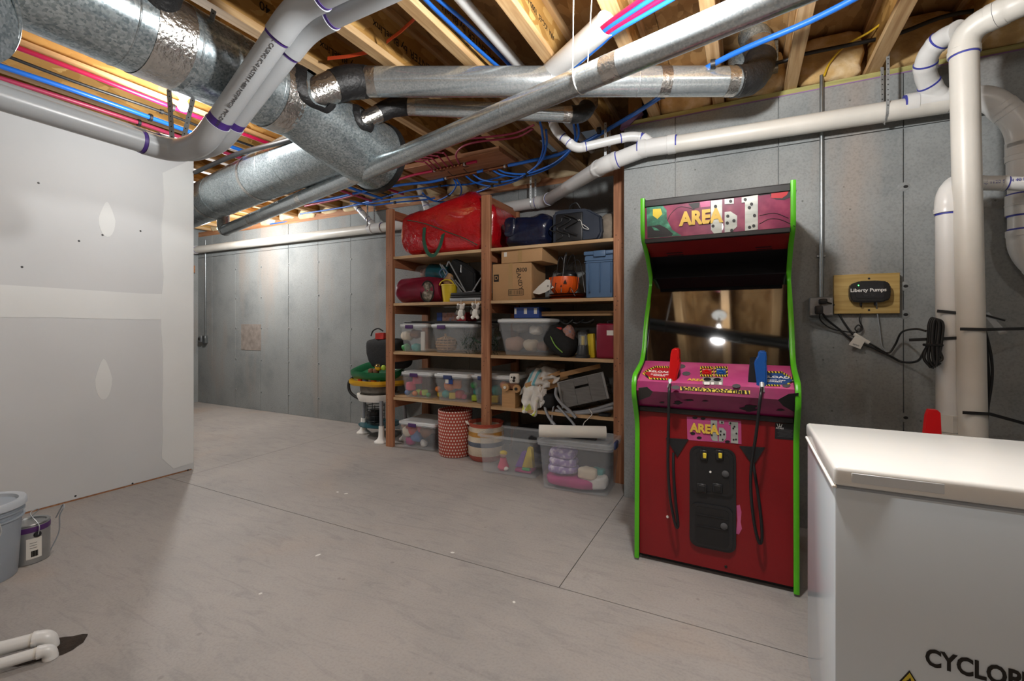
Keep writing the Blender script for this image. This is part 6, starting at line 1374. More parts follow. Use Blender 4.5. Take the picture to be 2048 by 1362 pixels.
# screen, bezel, speaker panel
slab('screen_glass', (2.632, 1.040), (2.848, 1.52), .006, 'screen_dark')
slab('bezel', (2.848, 1.52), (2.93, 1.60), .01, 'laminate_black')
slab('hood', (2.93, 1.60), (2.80, 1.645), .01, 'laminate_black')
spk = slab('speaker_panel', (2.80, 1.645), (2.632, 1.702), .012, 'speaker_red')
sn = V((0, -(1.702 - 1.645), (2.632 - 2.80))).normalized()
for cxm, cym in ((490, 835), (1560, 765)):
    for k in range(3): 
        pts = [(cxm - 110 + 14 * k, cym - 15 + 26 * k), (cxm + 85 + 10 * k, cym - 27 + 26 * k), (cxm + 85 + 10 * k, cym - 18 + 26 * k), (cxm - 110 + 14 * k, cym - 6 + 26 * k)]
        poly_on('speaker_slot', [c2m(*p) for p in pts], V((0, 2.632, 1.702)) + sn * .001, sn, 'art_dark', spk)
# marquee
YM = 2.612
mq = obj('marquee', box(B(), IX0, IX1, YM, YM + .008, 1.722, 1.90), 'print_magenta', ar)
obj('marquee_frame', box(B(), IX0, IX1, YM - .008, YM + .02, 1.90, 1.936, .003), 'laminate_black', ar); obj('marquee_frame', box(B(), IX0, IX1, YM - .008, YM + .02, 1.698, 1.722, .003), 'laminate_black', ar)
MN = V((0, -1, 0)); M0 = V((0, YM - .0006, 1.8))
def mpoly(name, pts, m_, k=0): return poly_on(name, [c2m(*p) for p in pts], M0 + MN * (.0009 * k), MN, m_, mq)
mpoly('art_patch', [(140, 270), (320, 235), (380, 300), (385, 420), (450, 540), (560, 610), (150, 640)], 'art_green'); mpoly('art_patch', [(150, 500), (300, 480), (380, 520), (460, 590), (440, 615), (150, 635)], 'art_dark', 1)
mpoly('art_patch', [(215, 290 + 0), (310, 285), (330, 350), (270, 410), (215, 370)], 'hazard_yellow', 1); mpoly('art_patch', [(200, 500), (260, 520), (300, 550), (230, 545)], 'art_green', 2)
mpoly('art_patch', [(640, 225), (780, 210), (770, 270), (700, 290)], 'art_dark'); mpoly('art_patch', [(780, 205), (905, 188), (905, 260), (790, 270)], 'print_pink'); mpoly('art_patch', [(1490, 130), (1620, 110), (1640, 150), (1700, 175), (1800, 180), (1940, 110), (1945, 60), (1490, 105)], 'art_dark')
mpoly('art_patch', [(1640, 95), (1850, 75), (1830, 120), (1770, 160), (1640, 155)], 'sign_red', 1)
for a in ([(915, 190), (1050, 176), (1050, 330), (1045, 575), (950, 583), (915, 540)], [(1080, 326), (1150, 318), (1230, 370), (1230, 500), (1160, 562), (1080, 572)], [(1080, 172), (1190, 158), (1190, 225), (1080, 232)], [(1285, 150), (1480, 120), (1480, 535), (1325, 552), (1325, 210), (1285, 214)]): mpoly('logo_digit', a, 'chrome_digit', 3)
for cx_, cy_ in ((970, 258), (940, 495), (1152, 195), (1118, 375), (1192, 430), (1112, 458), (1328, 175), (1404, 230), (1378, 272), (1440, 368), (1380, 510), (1430, 492), (1165, 548)): mpoly('bullet_hole', [(cx_ + 20 * math.cos(a), cy_ + 20 * math.sin(a)) for a in [2 * math.pi * i / 10 for i in range(10)]], 'art_dark', 5)
p = on_plane(*c2m(790, 395), M0 + MN * .006, MN); lettering('AREA', p, (1, 0, 0), (0, 0, 1), .098, 'letter_yellow', mq, 'logo_lettering', .05, sx=.86)
for pts in ([(385, 440), (430, 350), (520, 270), (620, 268), (720, 300)], [(1500, 470), (1620, 410), (1760, 420), (1930, 500)], [(1500, 370), (1680, 340), (1850, 400)]):
    obj('art_wire', tube(B(), crom([on_plane(*c2m(*q), M0, MN) for q in pts], 5), .0016, 5), 'art_dark', mq)
# lower front: sticker, coin door, brackets, plate
FN = V((0, -1, 0)); F0 = V((0, YP - .0006, .4))
def fpoly(name, pts, m_, par, k=0): return poly_on(name, [c3(*p) for p in pts], F0 + FN * (.0009 * k), FN, m_, par)
stk = fpoly('logo_sticker', [(665, 838), (1300, 890), (1305, 1160), (672, 1110)], 'print_pink', ar)
for a in ([(945, 875), (1020, 882), (1020, 975), (1028, 1128), (965, 1118), (945, 1080)], [(1040, 965), (1090, 970), (1125, 1010), (1125, 1090), (1090, 1130), (1040, 1128)], [(1045, 882), (1100, 888), (1100, 925), (1045, 920)], [(1155, 895), (1265, 900), (1265, 1155), (1180, 1145), (1180, 935), (1155, 932)]): fpoly('logo_digit', a, 'chrome_digit', stk, 2)
for cx_, cy_ in ((975, 928), (958, 1055), (1075, 905), (1062, 1010), (1100, 1045), (1058, 1050), (1175, 915), (1222, 955), (1208, 975), (1245, 1035), (1212, 1108), (1240, 1105), (1085, 1108)): fpoly('bullet_hole', [(cx_ + 11 * math.cos(a), cy_ + 11 * math.sin(a)) for a in [2 * math.pi * i / 8 for i in range(8)]], 'art_dark', stk, 4)
for cx_, cy_ in ((735, 1035), (810, 1085), (855, 860), (1140, 1130), (760, 850)): fpoly('black_splat', [(cx_ + (30 + 10 * math.sin(5 * a)) * math.cos(a), cy_ + 16 * math.sin(a)) for a in [2 * math.pi * i / 10 for i in range(10)]], 'art_dark', stk, 2)
p = on_plane(*c3(868, 985), F0 + FN * .005, FN); lettering('AREA', p, (1, 0, 0), (0, 0, 1), .06, 'letter_yellow', stk, 'logo_lettering', .05, sx=.88)
pl = fpoly('maker_plate', [(1700, 910), (1935, 925), (1930, 1115), (1695, 1095)], 'art_dark', ar)
p = on_plane(*c3(1750, 945), F0 + FN * .002, FN)
for s, a in ((0, 0), (-1, .35), (1, -.35)): obj('emblem', prism(B(), [(-.0016, 0), (.0016, 0), (.0016, .016), (-.0016, .016)], p + V((s * .005, 0, -.006)), (math.cos(a * -s * s), 0, 0), (math.sin(-a), 0, math.cos(a)), (0, -.0006, 0)), 'ink_white', pl)
lettering('ATARI', on_plane(*c3(1752, 975), F0 + FN * .002, FN), (1, 0, 0), (0, 0, 1), .011, 'ink_white', pl, 'plate_lettering')
for k in range(7): p = on_plane(*c3(1815, 992 + 14 * k), F0 + FN * .002, FN); obj('plate_line', cbox(p.x, p.y, p.z, .062 - .006 * (k % 3), .0006, .0018), 'ink_grey', pl)
def c8(cx, cy): return (1250 + cx / 3.0275, 760 + cy / 3.0275)
def f8(px, py, y=YP): return at(*c8(px, py), Y=y)
cdr = obj('coin_door', None or (lambda a, b: box(B(), a.x, b.x, YP - .022, YP, b.z, a.z, .0))(f8(393, 385), f8(672, 1060)), 'plastic_black', ar); 
# rounded frame instead of a plain slab
bpy.data.meshes.remove(cdr.data)
def rrect(x0, x1, z0, z1, r, n=5): return [(cx_ + r * math.cos(RAD(a0 + 90 * k / n)), cz_ + r * math.sin(RAD(a0 + 90 * k / n))) for cx_, cz_, a0 in ((x1 - r, z1 - r, 0), (x0 + r, z1 - r, 90), (x0 + r, z0 + r, 180), (x1 - r, z0 + r, 270)) for k in range(n + 1)]
a_, b_ = f8(392, 392), f8(672, 1050)
cdr = obj('coin_door', prism(B(), rrect(a_.x, b_.x, b_.z, a_.z, .04), (0, YP, 0), (1, 0, 0), (0, 0, 1), (0, -.012, 0)), 'plastic_black', ar)
for n_, q in (('upper_door', ((410, 405), (655, 705))), ('lower_door', ((405, 730), (652, 1030)))):
    a_, b_ = f8(*q[0]), f8(*q[1]); dd = obj(n_, prism(B(), rrect(a_.x, b_.x, b_.z, a_.z, .03), (0, YP - .012, 0), (1, 0, 0), (0, 0, 1), (0, -.008, 0)), 'plastic_black', cdr)
    a_, b_ = f8(q[0][0] + 22, q[0][1] + 22), f8(q[1][0] - 22, q[1][1] - 22); obj('door_face', prism(B(), rrect(a_.x, b_.x, b_.z, a_.z, .02), (0, YP - .02, 0), (1, 0, 0), (0, 0, 1), (0, -.003, 0)), 'laminate_black', cdr)
for cx_ in (478, 572):
    p = f8(cx_, 455, YP - .026); obj('coin_slot', cbox(p.x, p.y, p.z, .034, .012, .05, .003), 'plastic_black', cdr); obj('reject_button', cbox(p.x + .004, p.y - .008, p.z, .016, .006, .026, .002), 'hazard_yellow', cdr)
    p = f8(cx_ - 12, 655, YP - .024); obj('coin_return', cbox(p.x, p.y, p.z, .045, .008, .045, .003), 'plastic_black', cdr); obj('return_flap', cbox(p.x, p.y - .005, p.z, .03, .004, .03, .002), 'laminate_black', cdr)
for cx_, cy_ in ((608, 568), (600, 885)):
    bm = lathe(B(), [(0, 0), (.016, 0), (.016, .006), (.009, .010), (0, .010)], 20); xform(bm, Matrix.Translation(f8(cx_, cy_, YP - .023)) @ Matrix.Rotation(RAD(90), 4, 'X')); obj('lock', bm, 'ink_grey', cdr)
bm = lathe(B(), [(0, 0), (.005, 0), (.005, .004), (0, .004)], 12); xform(bm, Matrix.Translation(f8(517, 556, YP - .024)) @ Matrix.Rotation(RAD(90), 4, 'X')); obj('rivet', bm, 'frosting_foam', cdr)
for z_ in (835, 905): a_ = f8(410, z_, YP - .022); b_ = f8(648, z_ + 15, YP - .022); obj('door_groove', box(B(), a_.x + .015, b_.x - .015, YP - .026, YP - .022, b_.z - .0, b_.z + .004), 'plastic_black', cdr)
for pts in ([(248, 350), (385, 358), (318, 465)], [(692, 398), (848, 408), (775, 520)]): poly_on('hose_bracket', [c8(*p) for p in pts], F0, FN, 'plastic_black', ar, .006)
poly_on('torn_sticker', [c8(*p) for p in ((675, 760), (695, 755), (705, 800), (700, 860), (708, 900), (690, 935), (672, 930), (680, 850))], F0, FN, 'print_pink', ar)
for px, py, m_ in ((258, 828, 'frosting_foam'), (611, 1130, 'ink_black')):
    bm = lathe(B(), [(0, 0), (.007, 0), (.006, .004), (0, .005)], 12); xform(bm, Matrix.Translation(f8(px, py)) @ Matrix.Rotation(RAD(90), 4, 'X')); obj('bolt_head', bm, m_, ar)
# guns in their holsters
def gun(label, outline, m_, hose, hol):
    g_ = thing('light_gun', label, 'toy gun', at(*c3(*outline[-1]), Y=2.43))
    q = [at(*c3(*p), Y=2.425) for p in outline]; bm = B(); lo = [bm.verts.new(p) for p in q]; hi = [bm.verts.new(p + V((.004, .045, .004))) for p in q]; k = len(q)
    bm.faces.new(lo); bm.faces.new(hi[::-1])
    for i in range(k): bm.faces.new((lo[i], hi[i], hi[(i + 1) % k], lo[(i + 1) % k]))
    bmesh.ops.recalc_face_normals(bm, faces=bm.faces[:]); bmesh.ops.bevel(bm, geom=bm.edges[:], offset=.006, segments=3, affect='EDGES', clamp_overlap=True)
    obj('grip', bm, m_, g_)
    obj('hose', tube(B(), crom([at(a, b, Y=c) for a, b, c in hose], 8), .007, 12), 'armor_hose', g_)
    p = at(hose[0][0], hose[0][1] - 4, Y=2.42); obj('hose_collar', tube(B(), [p + V((0, .01, .01)), p + V((0, -.02, -.03))], .011, 14), 'strap_steel', g_)
    h_ = [at(*c3(*p), Y=2.452) for p in hol]; bm = B(); lo = [bm.verts.new(p) for p in h_]; hi = [bm.verts.new(p + V((.0, .05, .02))) for p in h_]; k = len(h_)
    bm.faces.new(lo); bm.faces.new(hi[::-1])
    for i in range(k): bm.faces.new((lo[i], hi[i], hi[(i + 1) % k], lo[(i + 1) % k]))
    bmesh.ops.recalc_face_normals(bm, faces=bm.faces[:]); obj('holster', bm, 'plastic_black', ar)
gun('red plastic light gun standing in its holster on the arcade machine', [(490, 45), (565, 45), (572, 130), (565, 180), (580, 200), (575, 260), (530, 440), (500, 465), (425, 455), (425, 395), (445, 380), (465, 185), (475, 90)][::-1], 'gun_red',
    [(1340, 768, 2.40), (1338, 790, 2.366), (1337, 850, 2.364), (1336, 930, 2.38), (1341, 1000, 2.39), (1351, 1050, 2.40), (1356, 1048, 2.41), (1351, 1000, 2.42), (1347, 940, 2.43), (1347, 905, 2.45)], [(545, 215), (578, 225), (580, 300), (560, 430), (530, 430)])
gun('blue plastic light gun standing in its holster on the arcade machine', [(1500, 75), (1590, 80), (1600, 170), (1590, 215), (1600, 260), (1600, 490), (1560, 515), (1475, 500), (1480, 440), (1460, 290), (1450, 200), (1480, 150), (1495, 130)][::-1], 'gun_blue',
    [(1524, 775, 2.40), (1520, 800, 2.366), (1512, 870, 2.366), (1503, 930, 2.38), (1502, 985, 2.39), (1509, 1050, 2.40), (1519, 1086, 2.41), (1524, 1070, 2.42), (1519, 1010, 2.43), (1510, 950, 2.44), (1506, 925, 2.455)], [(1405, 205), (1470, 195), (1480, 460), (1470, 490), (1378, 475)])
# ================================================================ freezer
mat('freezer_white', 'd0dae1', .16, var=.015, scale=3, coat=.25); mat('lid_enamel', 'e2e2de', .22, var=.015, scale=3, coat=.2); mat('gasket_grey', '9aa0a6', .6, var=.05)
mat('recess_grey', 'ccd2d6', .3, var=.02)
FX, FY0, FY1, FZ = .196, 1.352, 1.905, .90
fz = thing('chest_freezer', 'white chest freezer with a CYCLOPENTANE warning on its front', 'freezer', (.95, 1.63, 0))
obj('body', box(B(), FX + .004, FX + 1.45, FY0 + .012, FY1 - .004, .06, .845, .006, 2), 'freezer_white', fz)
obj('base_plinth', box(B(), FX + .03, FX + 1.42, FY0 + .05, FY1 - .03, .02, .062), 'gasket_grey', fz)
for x in (FX + .06, FX + 1.38):
    for y in (FY0 + .07, FY1 - .05): bm = lathe(B(), [(0, -.014), (.022, -.014), (.022, .014), (0, .014)], 16); xform(bm, Matrix.Translation((x, y, .0225)) @ Matrix.Rotation(RAD(90), 4, 'Y')); obj('caster', bm, 'frosting_foam', fz)
ld = obj('lid', box(B(), FX, FX + 1.455, FY0, FY1, .853, FZ, .010, 3), 'lid_enamel', fz)
obj('lid_gasket', box(B(), FX + .008, FX + 1.445, FY0 + .014, FY1 - .008, .843, .855), 'gasket_grey', fz)
a_, b_ = at(1703, 953, Y=FY0), at(1880, 988, Y=FY0)
obj('handle_recess', box(B(), a_.x, a_.x + .17, FY0 - .0012, FY0 + .002, .866, .889, .001), 'recess_grey', ld)
obj('corner_cap', box(B(), FX - .003, FX + .008, FY0 + .004, FY1 - .004, .846, .853, .002), 'frosting_foam', fz)
p = at(1850, 1316, Y=FY0 + .0105); 
lettering('CYCLOPENTANE', V((p.x, FY0 + .0105, p.z + .002)), (1, 0, 0), (0, 0, 1), .054, 'ink_black', fz, 'warning_lettering', .03, 'LEFT', .76)
p = at(1819, 1376, Y=FY0 + .011)
tri = obj('warning_triangle', prism(B(), [(-.024, 0), (.024, 0), (0, .041)], (p.x, FY0 + .0115, p.z), (1, 0, 0), (0, 0, 1), (0, -.0008, 0)), 'ink_black', fz)
obj('triangle_field', prism(B(), [(-.019, .003), (.019, .003), (0, .036)], (p.x, FY0 + .0106, p.z), (1, 0, 0), (0, 0, 1), (0, -.0008, 0)), 'hazard_yellow', tri)
obj('flame_mark', prism(B(), [(-.006, .006), (.006, .006), (.008, .014), (.003, .017), (.001, .025), (-.003, .018), (-.008, .014)], (p.x, FY0 + .0097, p.z), (1, 0, 0), (0, 0, 1), (0, -.0008, 0)), 'ink_black', tri)
# ================================================================ pump alarm, socket and cords on the right wall
WY = YR
cnd = thing('steel_conduit', 'thin vertical steel conduit ending in the socket box beside the cabinet', 'conduit', at(1640, 597, Y=WY - .02))
a_, b_ = at(1647, 150, Y=WY - .022), at(1639, 600, Y=WY - .022); a_.x = b_.x = (a_.x + b_.x) / 2
obj('tube', tube(B(), [b_, a_], .0105, 14), 'conduit_steel', cnd)
for py in (512, 258): p = at(1642, py, Y=WY - .022); obj('clamp', cbox(b_.x, WY - .012, p.z, .045, .022, .014, .003), 'conduit_steel', cnd)
sk = thing('socket_box', 'grey steel socket box with a black plug at the foot of the conduit', 'socket', at(1640, 613, Y=WY - .025))
p = at(1641, 613, Y=WY - .03); obj('box_body', cbox(p.x, WY - .025, p.z, .115, .05, .105, .006, 2), 'conduit_steel', sk); obj('cover', cbox(p.x, WY - .052, p.z, .118, .005, .108, .004), 'steel_grey', sk)
for sx in (-1, 1):
    for sz in (-1, 1): bm = lathe(B(), [(0, 0), (.005, 0), (.004, .003), (0, .003)], 8); xform(bm, Matrix.Translation((p.x + sx * .047, WY - .0545, p.z + sz * .043)) @ Matrix.Rotation(RAD(90), 4, 'X')); obj('screw', bm, 'strap_steel', sk)
pg = at(1640, 620, Y=WY - .075); obj('plug', cbox(pg.x - .006, WY - .078, pg.z, .038, .05, .05, .008, 2), 'black_rubber', sk); pg2 = at(1646, 603, Y=WY - .075); obj('plug', cbox(pg2.x, WY - .075, pg2.z, .04, .045, .032, .008, 2), 'black_rubber', sk)
bd = thing('mounting_board', 'yellowish wooden board on the wall carrying the pump alarm', 'board', at(1735, 628, Y=WY - .02))
a_, b_ = at(1668, 549, Y=WY - .038), at(1800, 628, Y=WY - .038)
obj('plank', box(B(), a_.x, b_.x, WY - .038, WY - .001, b_.z + .004, a_.z - .004, .002), 'treated_board', bd)
for px, py in ((1738, 620), (1738, 557)): q = at(px, py, Y=WY - .0385); bm = lathe(B(), [(0, 0), (.006, 0), (.005, .003), (0, .003)], 10); xform(bm, Matrix.Translation(q) @ Matrix.Rotation(RAD(90), 4, 'X')); obj('screw', bm, 'black_rubber', bd)
pa = thing('pump_alarm', 'black plastic pump alarm box with white lettering and a green light', 'alarm', at(1740, 606, Y=WY - .05))
a_, b_ = at(1699, 563, Y=WY - .075), at(1781, 604, Y=WY - .075); mx, mz = (a_.x + b_.x) / 2, (a_.z + b_.z) / 2; wx, wz = (b_.x - a_.x) / 2, (a_.z - b_.z) / 2
sh_ = [(-wx, -wz * .5), (-wx * .9, -wz * .9), (-wx * .4, -wz), (wx * .6, -wz), (wx * .95, -wz * .75), (wx, -wz * .2), (wx * .98, wz * .55), (wx * .8, wz * .9), (wx * .3, wz), (-wx * .5, wz), (-wx * .93, wz * .75), (-wx, wz * .4)]
bm = prism(B(), sh_, (mx, WY - .0385, mz), (1, 0, 0), (0, 0, 1), (0, -.05, 0)); bmesh.ops.bevel(bm, geom=bm.edges[:], offset=.006, segments=2, affect='EDGES'); obj('housing', bm, 'plastic_black', pa)
obj('face_plate', prism(B(), rrect(mx - wx * .72, mx + wx * .68, mz - wz * .62, mz + wz * .62, .015), (0, WY - .0885, 0), (1, 0, 0), (0, 0, 1), (0, -.003, 0)), 'art_dark', pa)
lettering('Liberty Pumps', (mx - .01, WY - .0925, mz + wz * .12), (1, 0, 0), (0, 0, 1), .027, 'ink_white', pa, 'alarm_lettering', .02, sx=1.05)
lettering('ALM-2W Alarm\nPush to Test', (mx - .005, WY - .0925, mz - wz * .33), (1, 0, 0), (0, 0, 1), .009, 'ink_grey', pa, 'alarm_lettering')
mat('led_green', '38e04a', .3, var=0, emit=4); q = at(1717, 571, Y=WY - .09); obj('indicator_light', blob(B(), (q.x, WY - .0895, q.z), (.004, .003, .004), 1, 0, 1, 0, 10, 8), 'led_green', pa)
bm = B(); 
for q in ((mx - wx * .4, .006), (mx + wx * .3, .006)): tube(bm, [V((q[0], WY - .06, mz - wz)), V((q[0], WY - .06, mz - wz - .018))], q[1], 10)
obj('cable_gland', bm, 'plastic_black', pa)
def cord(name, pts, r, m_, lb, cat='cord', Y0=WY - .03): return tag(obj(name, tube(B(), crom([at(p[0], p[1], Y=p[2] if len(p) > 2 else Y0) for p in pts], 7), r, 10), m_), lb, cat)
cord('power_cord', [(1640, 625, WY - .09), (1641, 640, WY - .07), (1660, 656), (1690, 663), (1715, 664), (1722, 655), (1716, 650), (1710, 658), (1718, 664), (1725, 656), (1719, 640), (1722, 618), (1722, 606, WY - .06)], .0035, 'black_rubber', 'thin black lead from the alarm down to the plug with a small coil')
cord('power_cord', [(1646, 628, WY - .09), (1655, 640, WY - .06), (1680, 660), (1705, 680), (1740, 693), (1780, 712), (1805, 724), (1835, 722, WY - .12), (1850, 700, 2.86), (1862, 680, 2.84)], .006, 'black_rubber', 'thick black cord swagged from the plug to the coil on the standpipe')
cord('power_cord', [(1655, 605, WY - .08), (1670, 612), (1685, 640), (1710, 672), (1745, 690), (1775, 706), (1790, 690), (1803, 665, WY - .1), (1830, 658, 2.9), (1852, 662, 2.85)], .005, 'black_rubber', 'second black cord looping up to the coil on the standpipe')
cord('alarm_wire', [(1753, 604, WY - .07), (1754, 622), (1758, 650), (1763, 690), (1772, 704)], .003, 'gasket_grey', 'thin grey wire dropping straight from the alarm')
tg = thing('cord_tag', 'white paper safety tag hanging from the cord below the alarm', 'tag', at(1712, 690, Y=WY - .05))
obj('paper', prism(B(), [(0, 0), (.05, -.02), (.025, -.075), (-.03, -.05)], at(1710, 672, Y=WY - .045), (1, 0, 0), (0, 0, 1), (0, -.001, 0)), 'paper_white', tg); q = at(1725, 676, Y=WY - .048); obj('sleeve', tube(B(), [at(1708, 668, Y=WY - .036), at(1738, 686, Y=WY - .036)], .011, 10), 'paper_white', tg)
lettering('NOTICE', at(1712, 690, Y=WY - .0475), (1, 0, -.4), (.4, 0, 1), .009, 'ink_grey', tg, 'tag_lettering')
cl = thing('cord_coil', 'bundle of coiled black cord strapped to the standpipe', 'cord', at(1868, 730, Y=2.84))
for k in range(5):
    x_ = 1862 + 4 * k; pts = [(x_, 735 - 3 * k), (x_ - 14 + 5 * k, 715), (x_ - 6, 685), (x_ - 4, 650), (x_ + 3 - k, 636 + k), (x_ + 8, 650), (x_ + 4, 690), (x_ + 10 - 3 * k, 720), (x_ + 2, 737 - 2 * k)]
    obj('cord_turn', tube(B(), crom([at(a, b, Y=2.845 - .008 * (k % 3)) for a, b in pts], 6), .0065, 8), 'black_rubber', cl)
q = at(1866, 690, Y=2.835); obj('tie', cbox(q.x, q.y, q.z, .07, .03, .012, .003), 'cloth_black', cl)
sd_ = thing('cable_bundle', 'black cables hanging behind the tall stack at the right', 'cable', at(1972, 760, Y=3.0))
for k, pts in enumerate(([(1966, 640), (1968, 700), (1972, 780), (1974, 880)], [(1970, 660), (1982, 710), (1984, 760), (1974, 830), (1975, 880)], [(1968, 650), (1974, 700), (1978, 780), (1972, 860)])): obj('cable_strand', tube(B(), crom([at(a, b, Y=2.97 + .02 * k) for a, b in pts], 6), .006, 8), 'black_rubber', sd_)
ct = thing('cable_tag', 'clear tag and black tie end sticking out behind the tall stack', 'tag', at(1985, 640, Y=2.97))
obj('tie_end', tube(B(), [at(1970, 630, Y=2.96), at(2010, 641, Y=2.96)], .0045, 8), 'black_rubber', ct); obj('paper', prism(B(), [(0, 0), (.02, .01), (.085, -.09), (.06, -.10)], at(1966, 628, Y=2.965), (1, 0, 0), (0, 0, 1), (0, -.001, 0)), 'lid_clear', ct)
rf = thing('red_funnel', 'red plastic scoop standing behind the freezer', 'scoop', at(1858, 870, Y=2.4)); a_ = at(1846, 900, Y=2.4)
obj('scoop_body', prism(B(), [(0, 0), (.06, 0), (.054, .155), (.045, .165), (.02, .165), (.012, .14)], (a_.x, 2.4, a_.z), (1, 0, 0), (0, 0, 1), (0, .03, 0)), 'gun_red', rf); obj('scoop_stem', box(B(), a_.x + .02, a_.x + .04, 2.405, 2.425, 0, a_.z + .01), 'gun_red', rf)
# ================================================================ far left: conduit and switch on the back wall
cw = thing('wall_conduit', 'thin steel conduit with a small switch box on the far concrete wall', 'conduit', at(411, 690, Y=YB))
a_, b_ = at(411, 480, Y=YB - .02), at(411, 672, Y=YB - .02); a_.x = b_.x
obj('tube', tube(B(), [b_, a_], .0105, 12), 'conduit_steel', cw); obj('switch_box', cbox(b_.x, YB - .025, b_.z - .05, .075, .05, .12, .005), 'conduit_steel', cw); obj('outlet_box', cbox(b_.x - .1, YB - .03, b_.z - .045, .08, .05, .1, .005), 'steel_grey', cw); obj('plug', cbox(b_.x - .1, YB - .06, b_.z - .045, .035, .02, .045, .004), 'black_rubber', cw)
# ================================================================ near left: pail, paint can, pipe stubs
mat('pail_grey', '9aa3ad', .4, var=.05, scale=5); mat('pail_lid', 'b4bbc2', .35, var=.05); mat('can_steel', 'a6a8a8', .3, .8, .12, 8); mat('can_purple', '4a2260', .4, var=.05); mat('soil', '2e241c', .95, var=.4, scale=22, bmp=.8, bscale=40)
bc = at(-44, 1162, Z=0); pb = thing('plastic_pail', 'grey plastic pail with a snap lid standing by the partition', 'pail', bc)
obj('pail_body', lathe(B(), [(0, .0), (.128, .0), (.132, .006), (.150, .345), (.155, .345), (.155, .36), (.150, .362), (.150, .30), (.156, .298), (.156, .288), (.149, .286), (.149, .33), (.13, .33), (0, .33)][:6] + [(0, .36)], 40, bc), 'pail_grey', pb)
for z_ in (.285, .315): obj('band', lathe(B(), [(.148, z_), (.158, z_ + .002), (.158, z_ + .01), (.148, z_ + .012)], 40, bc), 'pail_grey', pb)
obj('lid', lathe(B(), [(0, .352), (.12, .352), (.13, .352), (.135, .375), (.160, .378), (.165, .370), (.165, .345), (.160, .34), (.1, .345), (0, .345)][::-1], 40, bc), 'pail_lid', pb)
q = bc + V((.145, -.03, .31)); obj('handle_lug', cbox(q.x + .01, q.y, q.z, .03, .05, .05, .006, 2), 'pail_lid', pb)
obj('bail_wire', tube(B(), crom([q + V((.02, 0, .01)), q + V((.04, -.02, -.04)), q + V((.045, .02, -.09)), q + V((.035, .06, -.05)), q + V((.02, .05, .02))], 6), .003, 8), 'strap_steel', pb)
pc_ = at(57, 1120, Z=0); cn = thing('paint_can', 'metal paint can with a purple band and white barcode label', 'can', pc_)
obj('can_body', lathe(B(), [(0, 0), (.078, 0), (.082, .004), (.082, .196), (.079, .199), (.083, .203), (.079, .207), (.068, .204), (.066, .198), (0, .198)], 36, pc_), 'can_steel', cn)
obj('can_band', lathe(B(), [(.0825, .165), (.0832, .167), (.0832, .19), (.0825, .192)], 36, pc_), 'can_purple', cn)
def on_can(a, z_, r=.0835): return pc_ + V((math.cos(a) * r, math.sin(a) * r, z_))
ac = math.atan2(-pc_.y, -pc_.x) + .25
bm = B(); rows = [[bm.verts.new(on_can(ac + .36 * (i / 6 - .5) * 2, z_)) for z_ in (.03, .135)] for i in range(7)]
for a, b in zip(rows, rows[1:]): bm.faces.new((a[0], b[0], b[1], a[1]))
lb_ = obj('can_label', bm, 'paper_white', cn)
for i in range(9):
    a = ac - .12 + .035 * i; obj('barcode_bar', tube(B(), [on_can(a, .04, .0838), on_can(a, .07, .0838)], .0011 if i % 3 else .0018, 4), 'ink_black', lb_)
for i in range(3): obj('label_line', tube(B(), [on_can(ac - .2 + .08 * k, .085 + .013 * i, .0837) for k in range(5)], .0012, 4), 'ink_grey', lb_)
q = on_can(ac + .15, .15, .084); bm = lathe(B(), [(0, 0), (.016, 0), (.014, .005), (0, .006)], 16); dq = (q - pc_ - V((0, 0, .15))).normalized(); xform(bm, Matrix.Translation(q) @ dq.to_track_quat('Z', 'Y').to_matrix().to_4x4()); obj('handle_ear', bm, 'art_dark', cn)
obj('bail_wire', tube(B(), crom([q + dq * .006, q + dq * .012 + V((0, 0, .05)), pc_ + V((.02, .0, .25)), pc_ + V((-.03, .05, .245)), pc_ - dq * .084 + V((0, 0, .16))], 6), .0022, 6), 'strap_steel', cn)
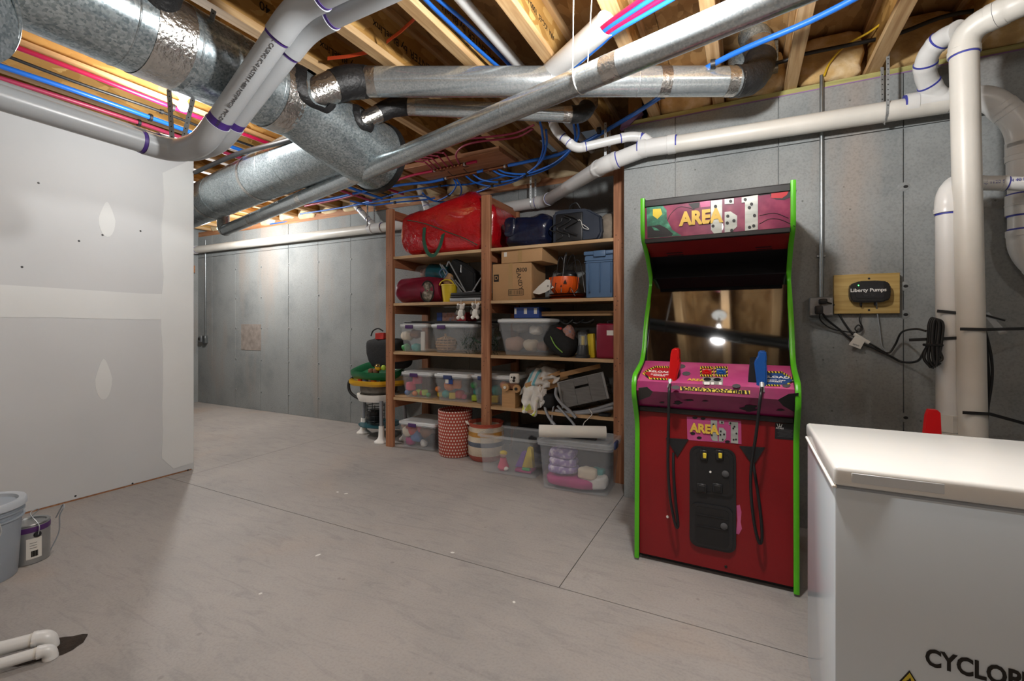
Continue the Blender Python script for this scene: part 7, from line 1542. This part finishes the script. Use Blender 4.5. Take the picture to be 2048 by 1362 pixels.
tag(obj('loose_wire', tube(B(), crom([pc_ + V((-.02, .09, .004)), pc_ + V((.0, .12, .10)), pc_ + V((.04, .11, .20)), pc_ + V((.06, .12, .245)), pc_ + V((.02, .13, .25)), pc_ + V((-.04, .12, .17))], 6), .003, 6), 'gasket_grey'), 'loose grey wire bent up behind the paint can', 'wire')
fpz = .045
for i, (pts, r, lb) in enumerate((([(-80, 1318, .05), (0, 1292, .05), (98, 1272, .05), (108, 1292, -.05)], .024, 'thicker white floor pipe with an elbow going down into the slab'), ([(-80, 1352, .035), (0, 1322, .035), (100, 1298, .035), (104, 1318, -.05)], .019, 'thinner white floor pipe with an elbow in front of the thicker one'))):
    t = thing('floor_pipe', lb, 'pipe', at(*pts[1][:2], Z=0)); P_ = [at(a, b, Z=c) for a, b, c in pts[:3]]; e_ = P_[2]
    dd = (P_[2] - P_[1]).normalized()
    run(t, [P_[0], e_, e_ + V((dd.x * .004, dd.y * .004, -.12))], r, 'pvc_white', bend=r * 1.25, hub=1.2, primer='pvc_old')
c_s = at(98, 1299, Z=0); dS = (at(160, 1278, Z=0) - at(60, 1308, Z=0)).normalized(); nS = V((-dS.y, dS.x, 0)); bm = B(); ctr = bm.verts.new(c_s + V((0, 0, .004))); ring_ = []; rs = random.Random(4)
for k in range(26):
    a = 2 * math.pi * k / 26; rr3 = 1 + .28 * noise.noise(V((math.cos(a) * 1.6, math.sin(a) * 1.6, 3.1))) + .05 * rs.uniform(-1, 1); ring_.append(bm.verts.new(c_s + dS * math.cos(a) * .115 * rr3 + nS * math.sin(a) * .062 * rr3 + V((0, 0, .0008))))
mid_ = [bm.verts.new(c_s + (v.co - c_s) * .6 + V((0, 0, .004 + .006 * rs.random()))) for v in ring_]
for k in range(26): bm.faces.new((ring_[k], ring_[(k + 1) % 26], mid_[(k + 1) % 26], mid_[k])); bm.faces.new((mid_[k], mid_[(k + 1) % 26], ctr))
tag(obj('soil_patch', bm, 'soil'), 'dark soil in the rough hole in the slab around the two floor pipes', 'soil')
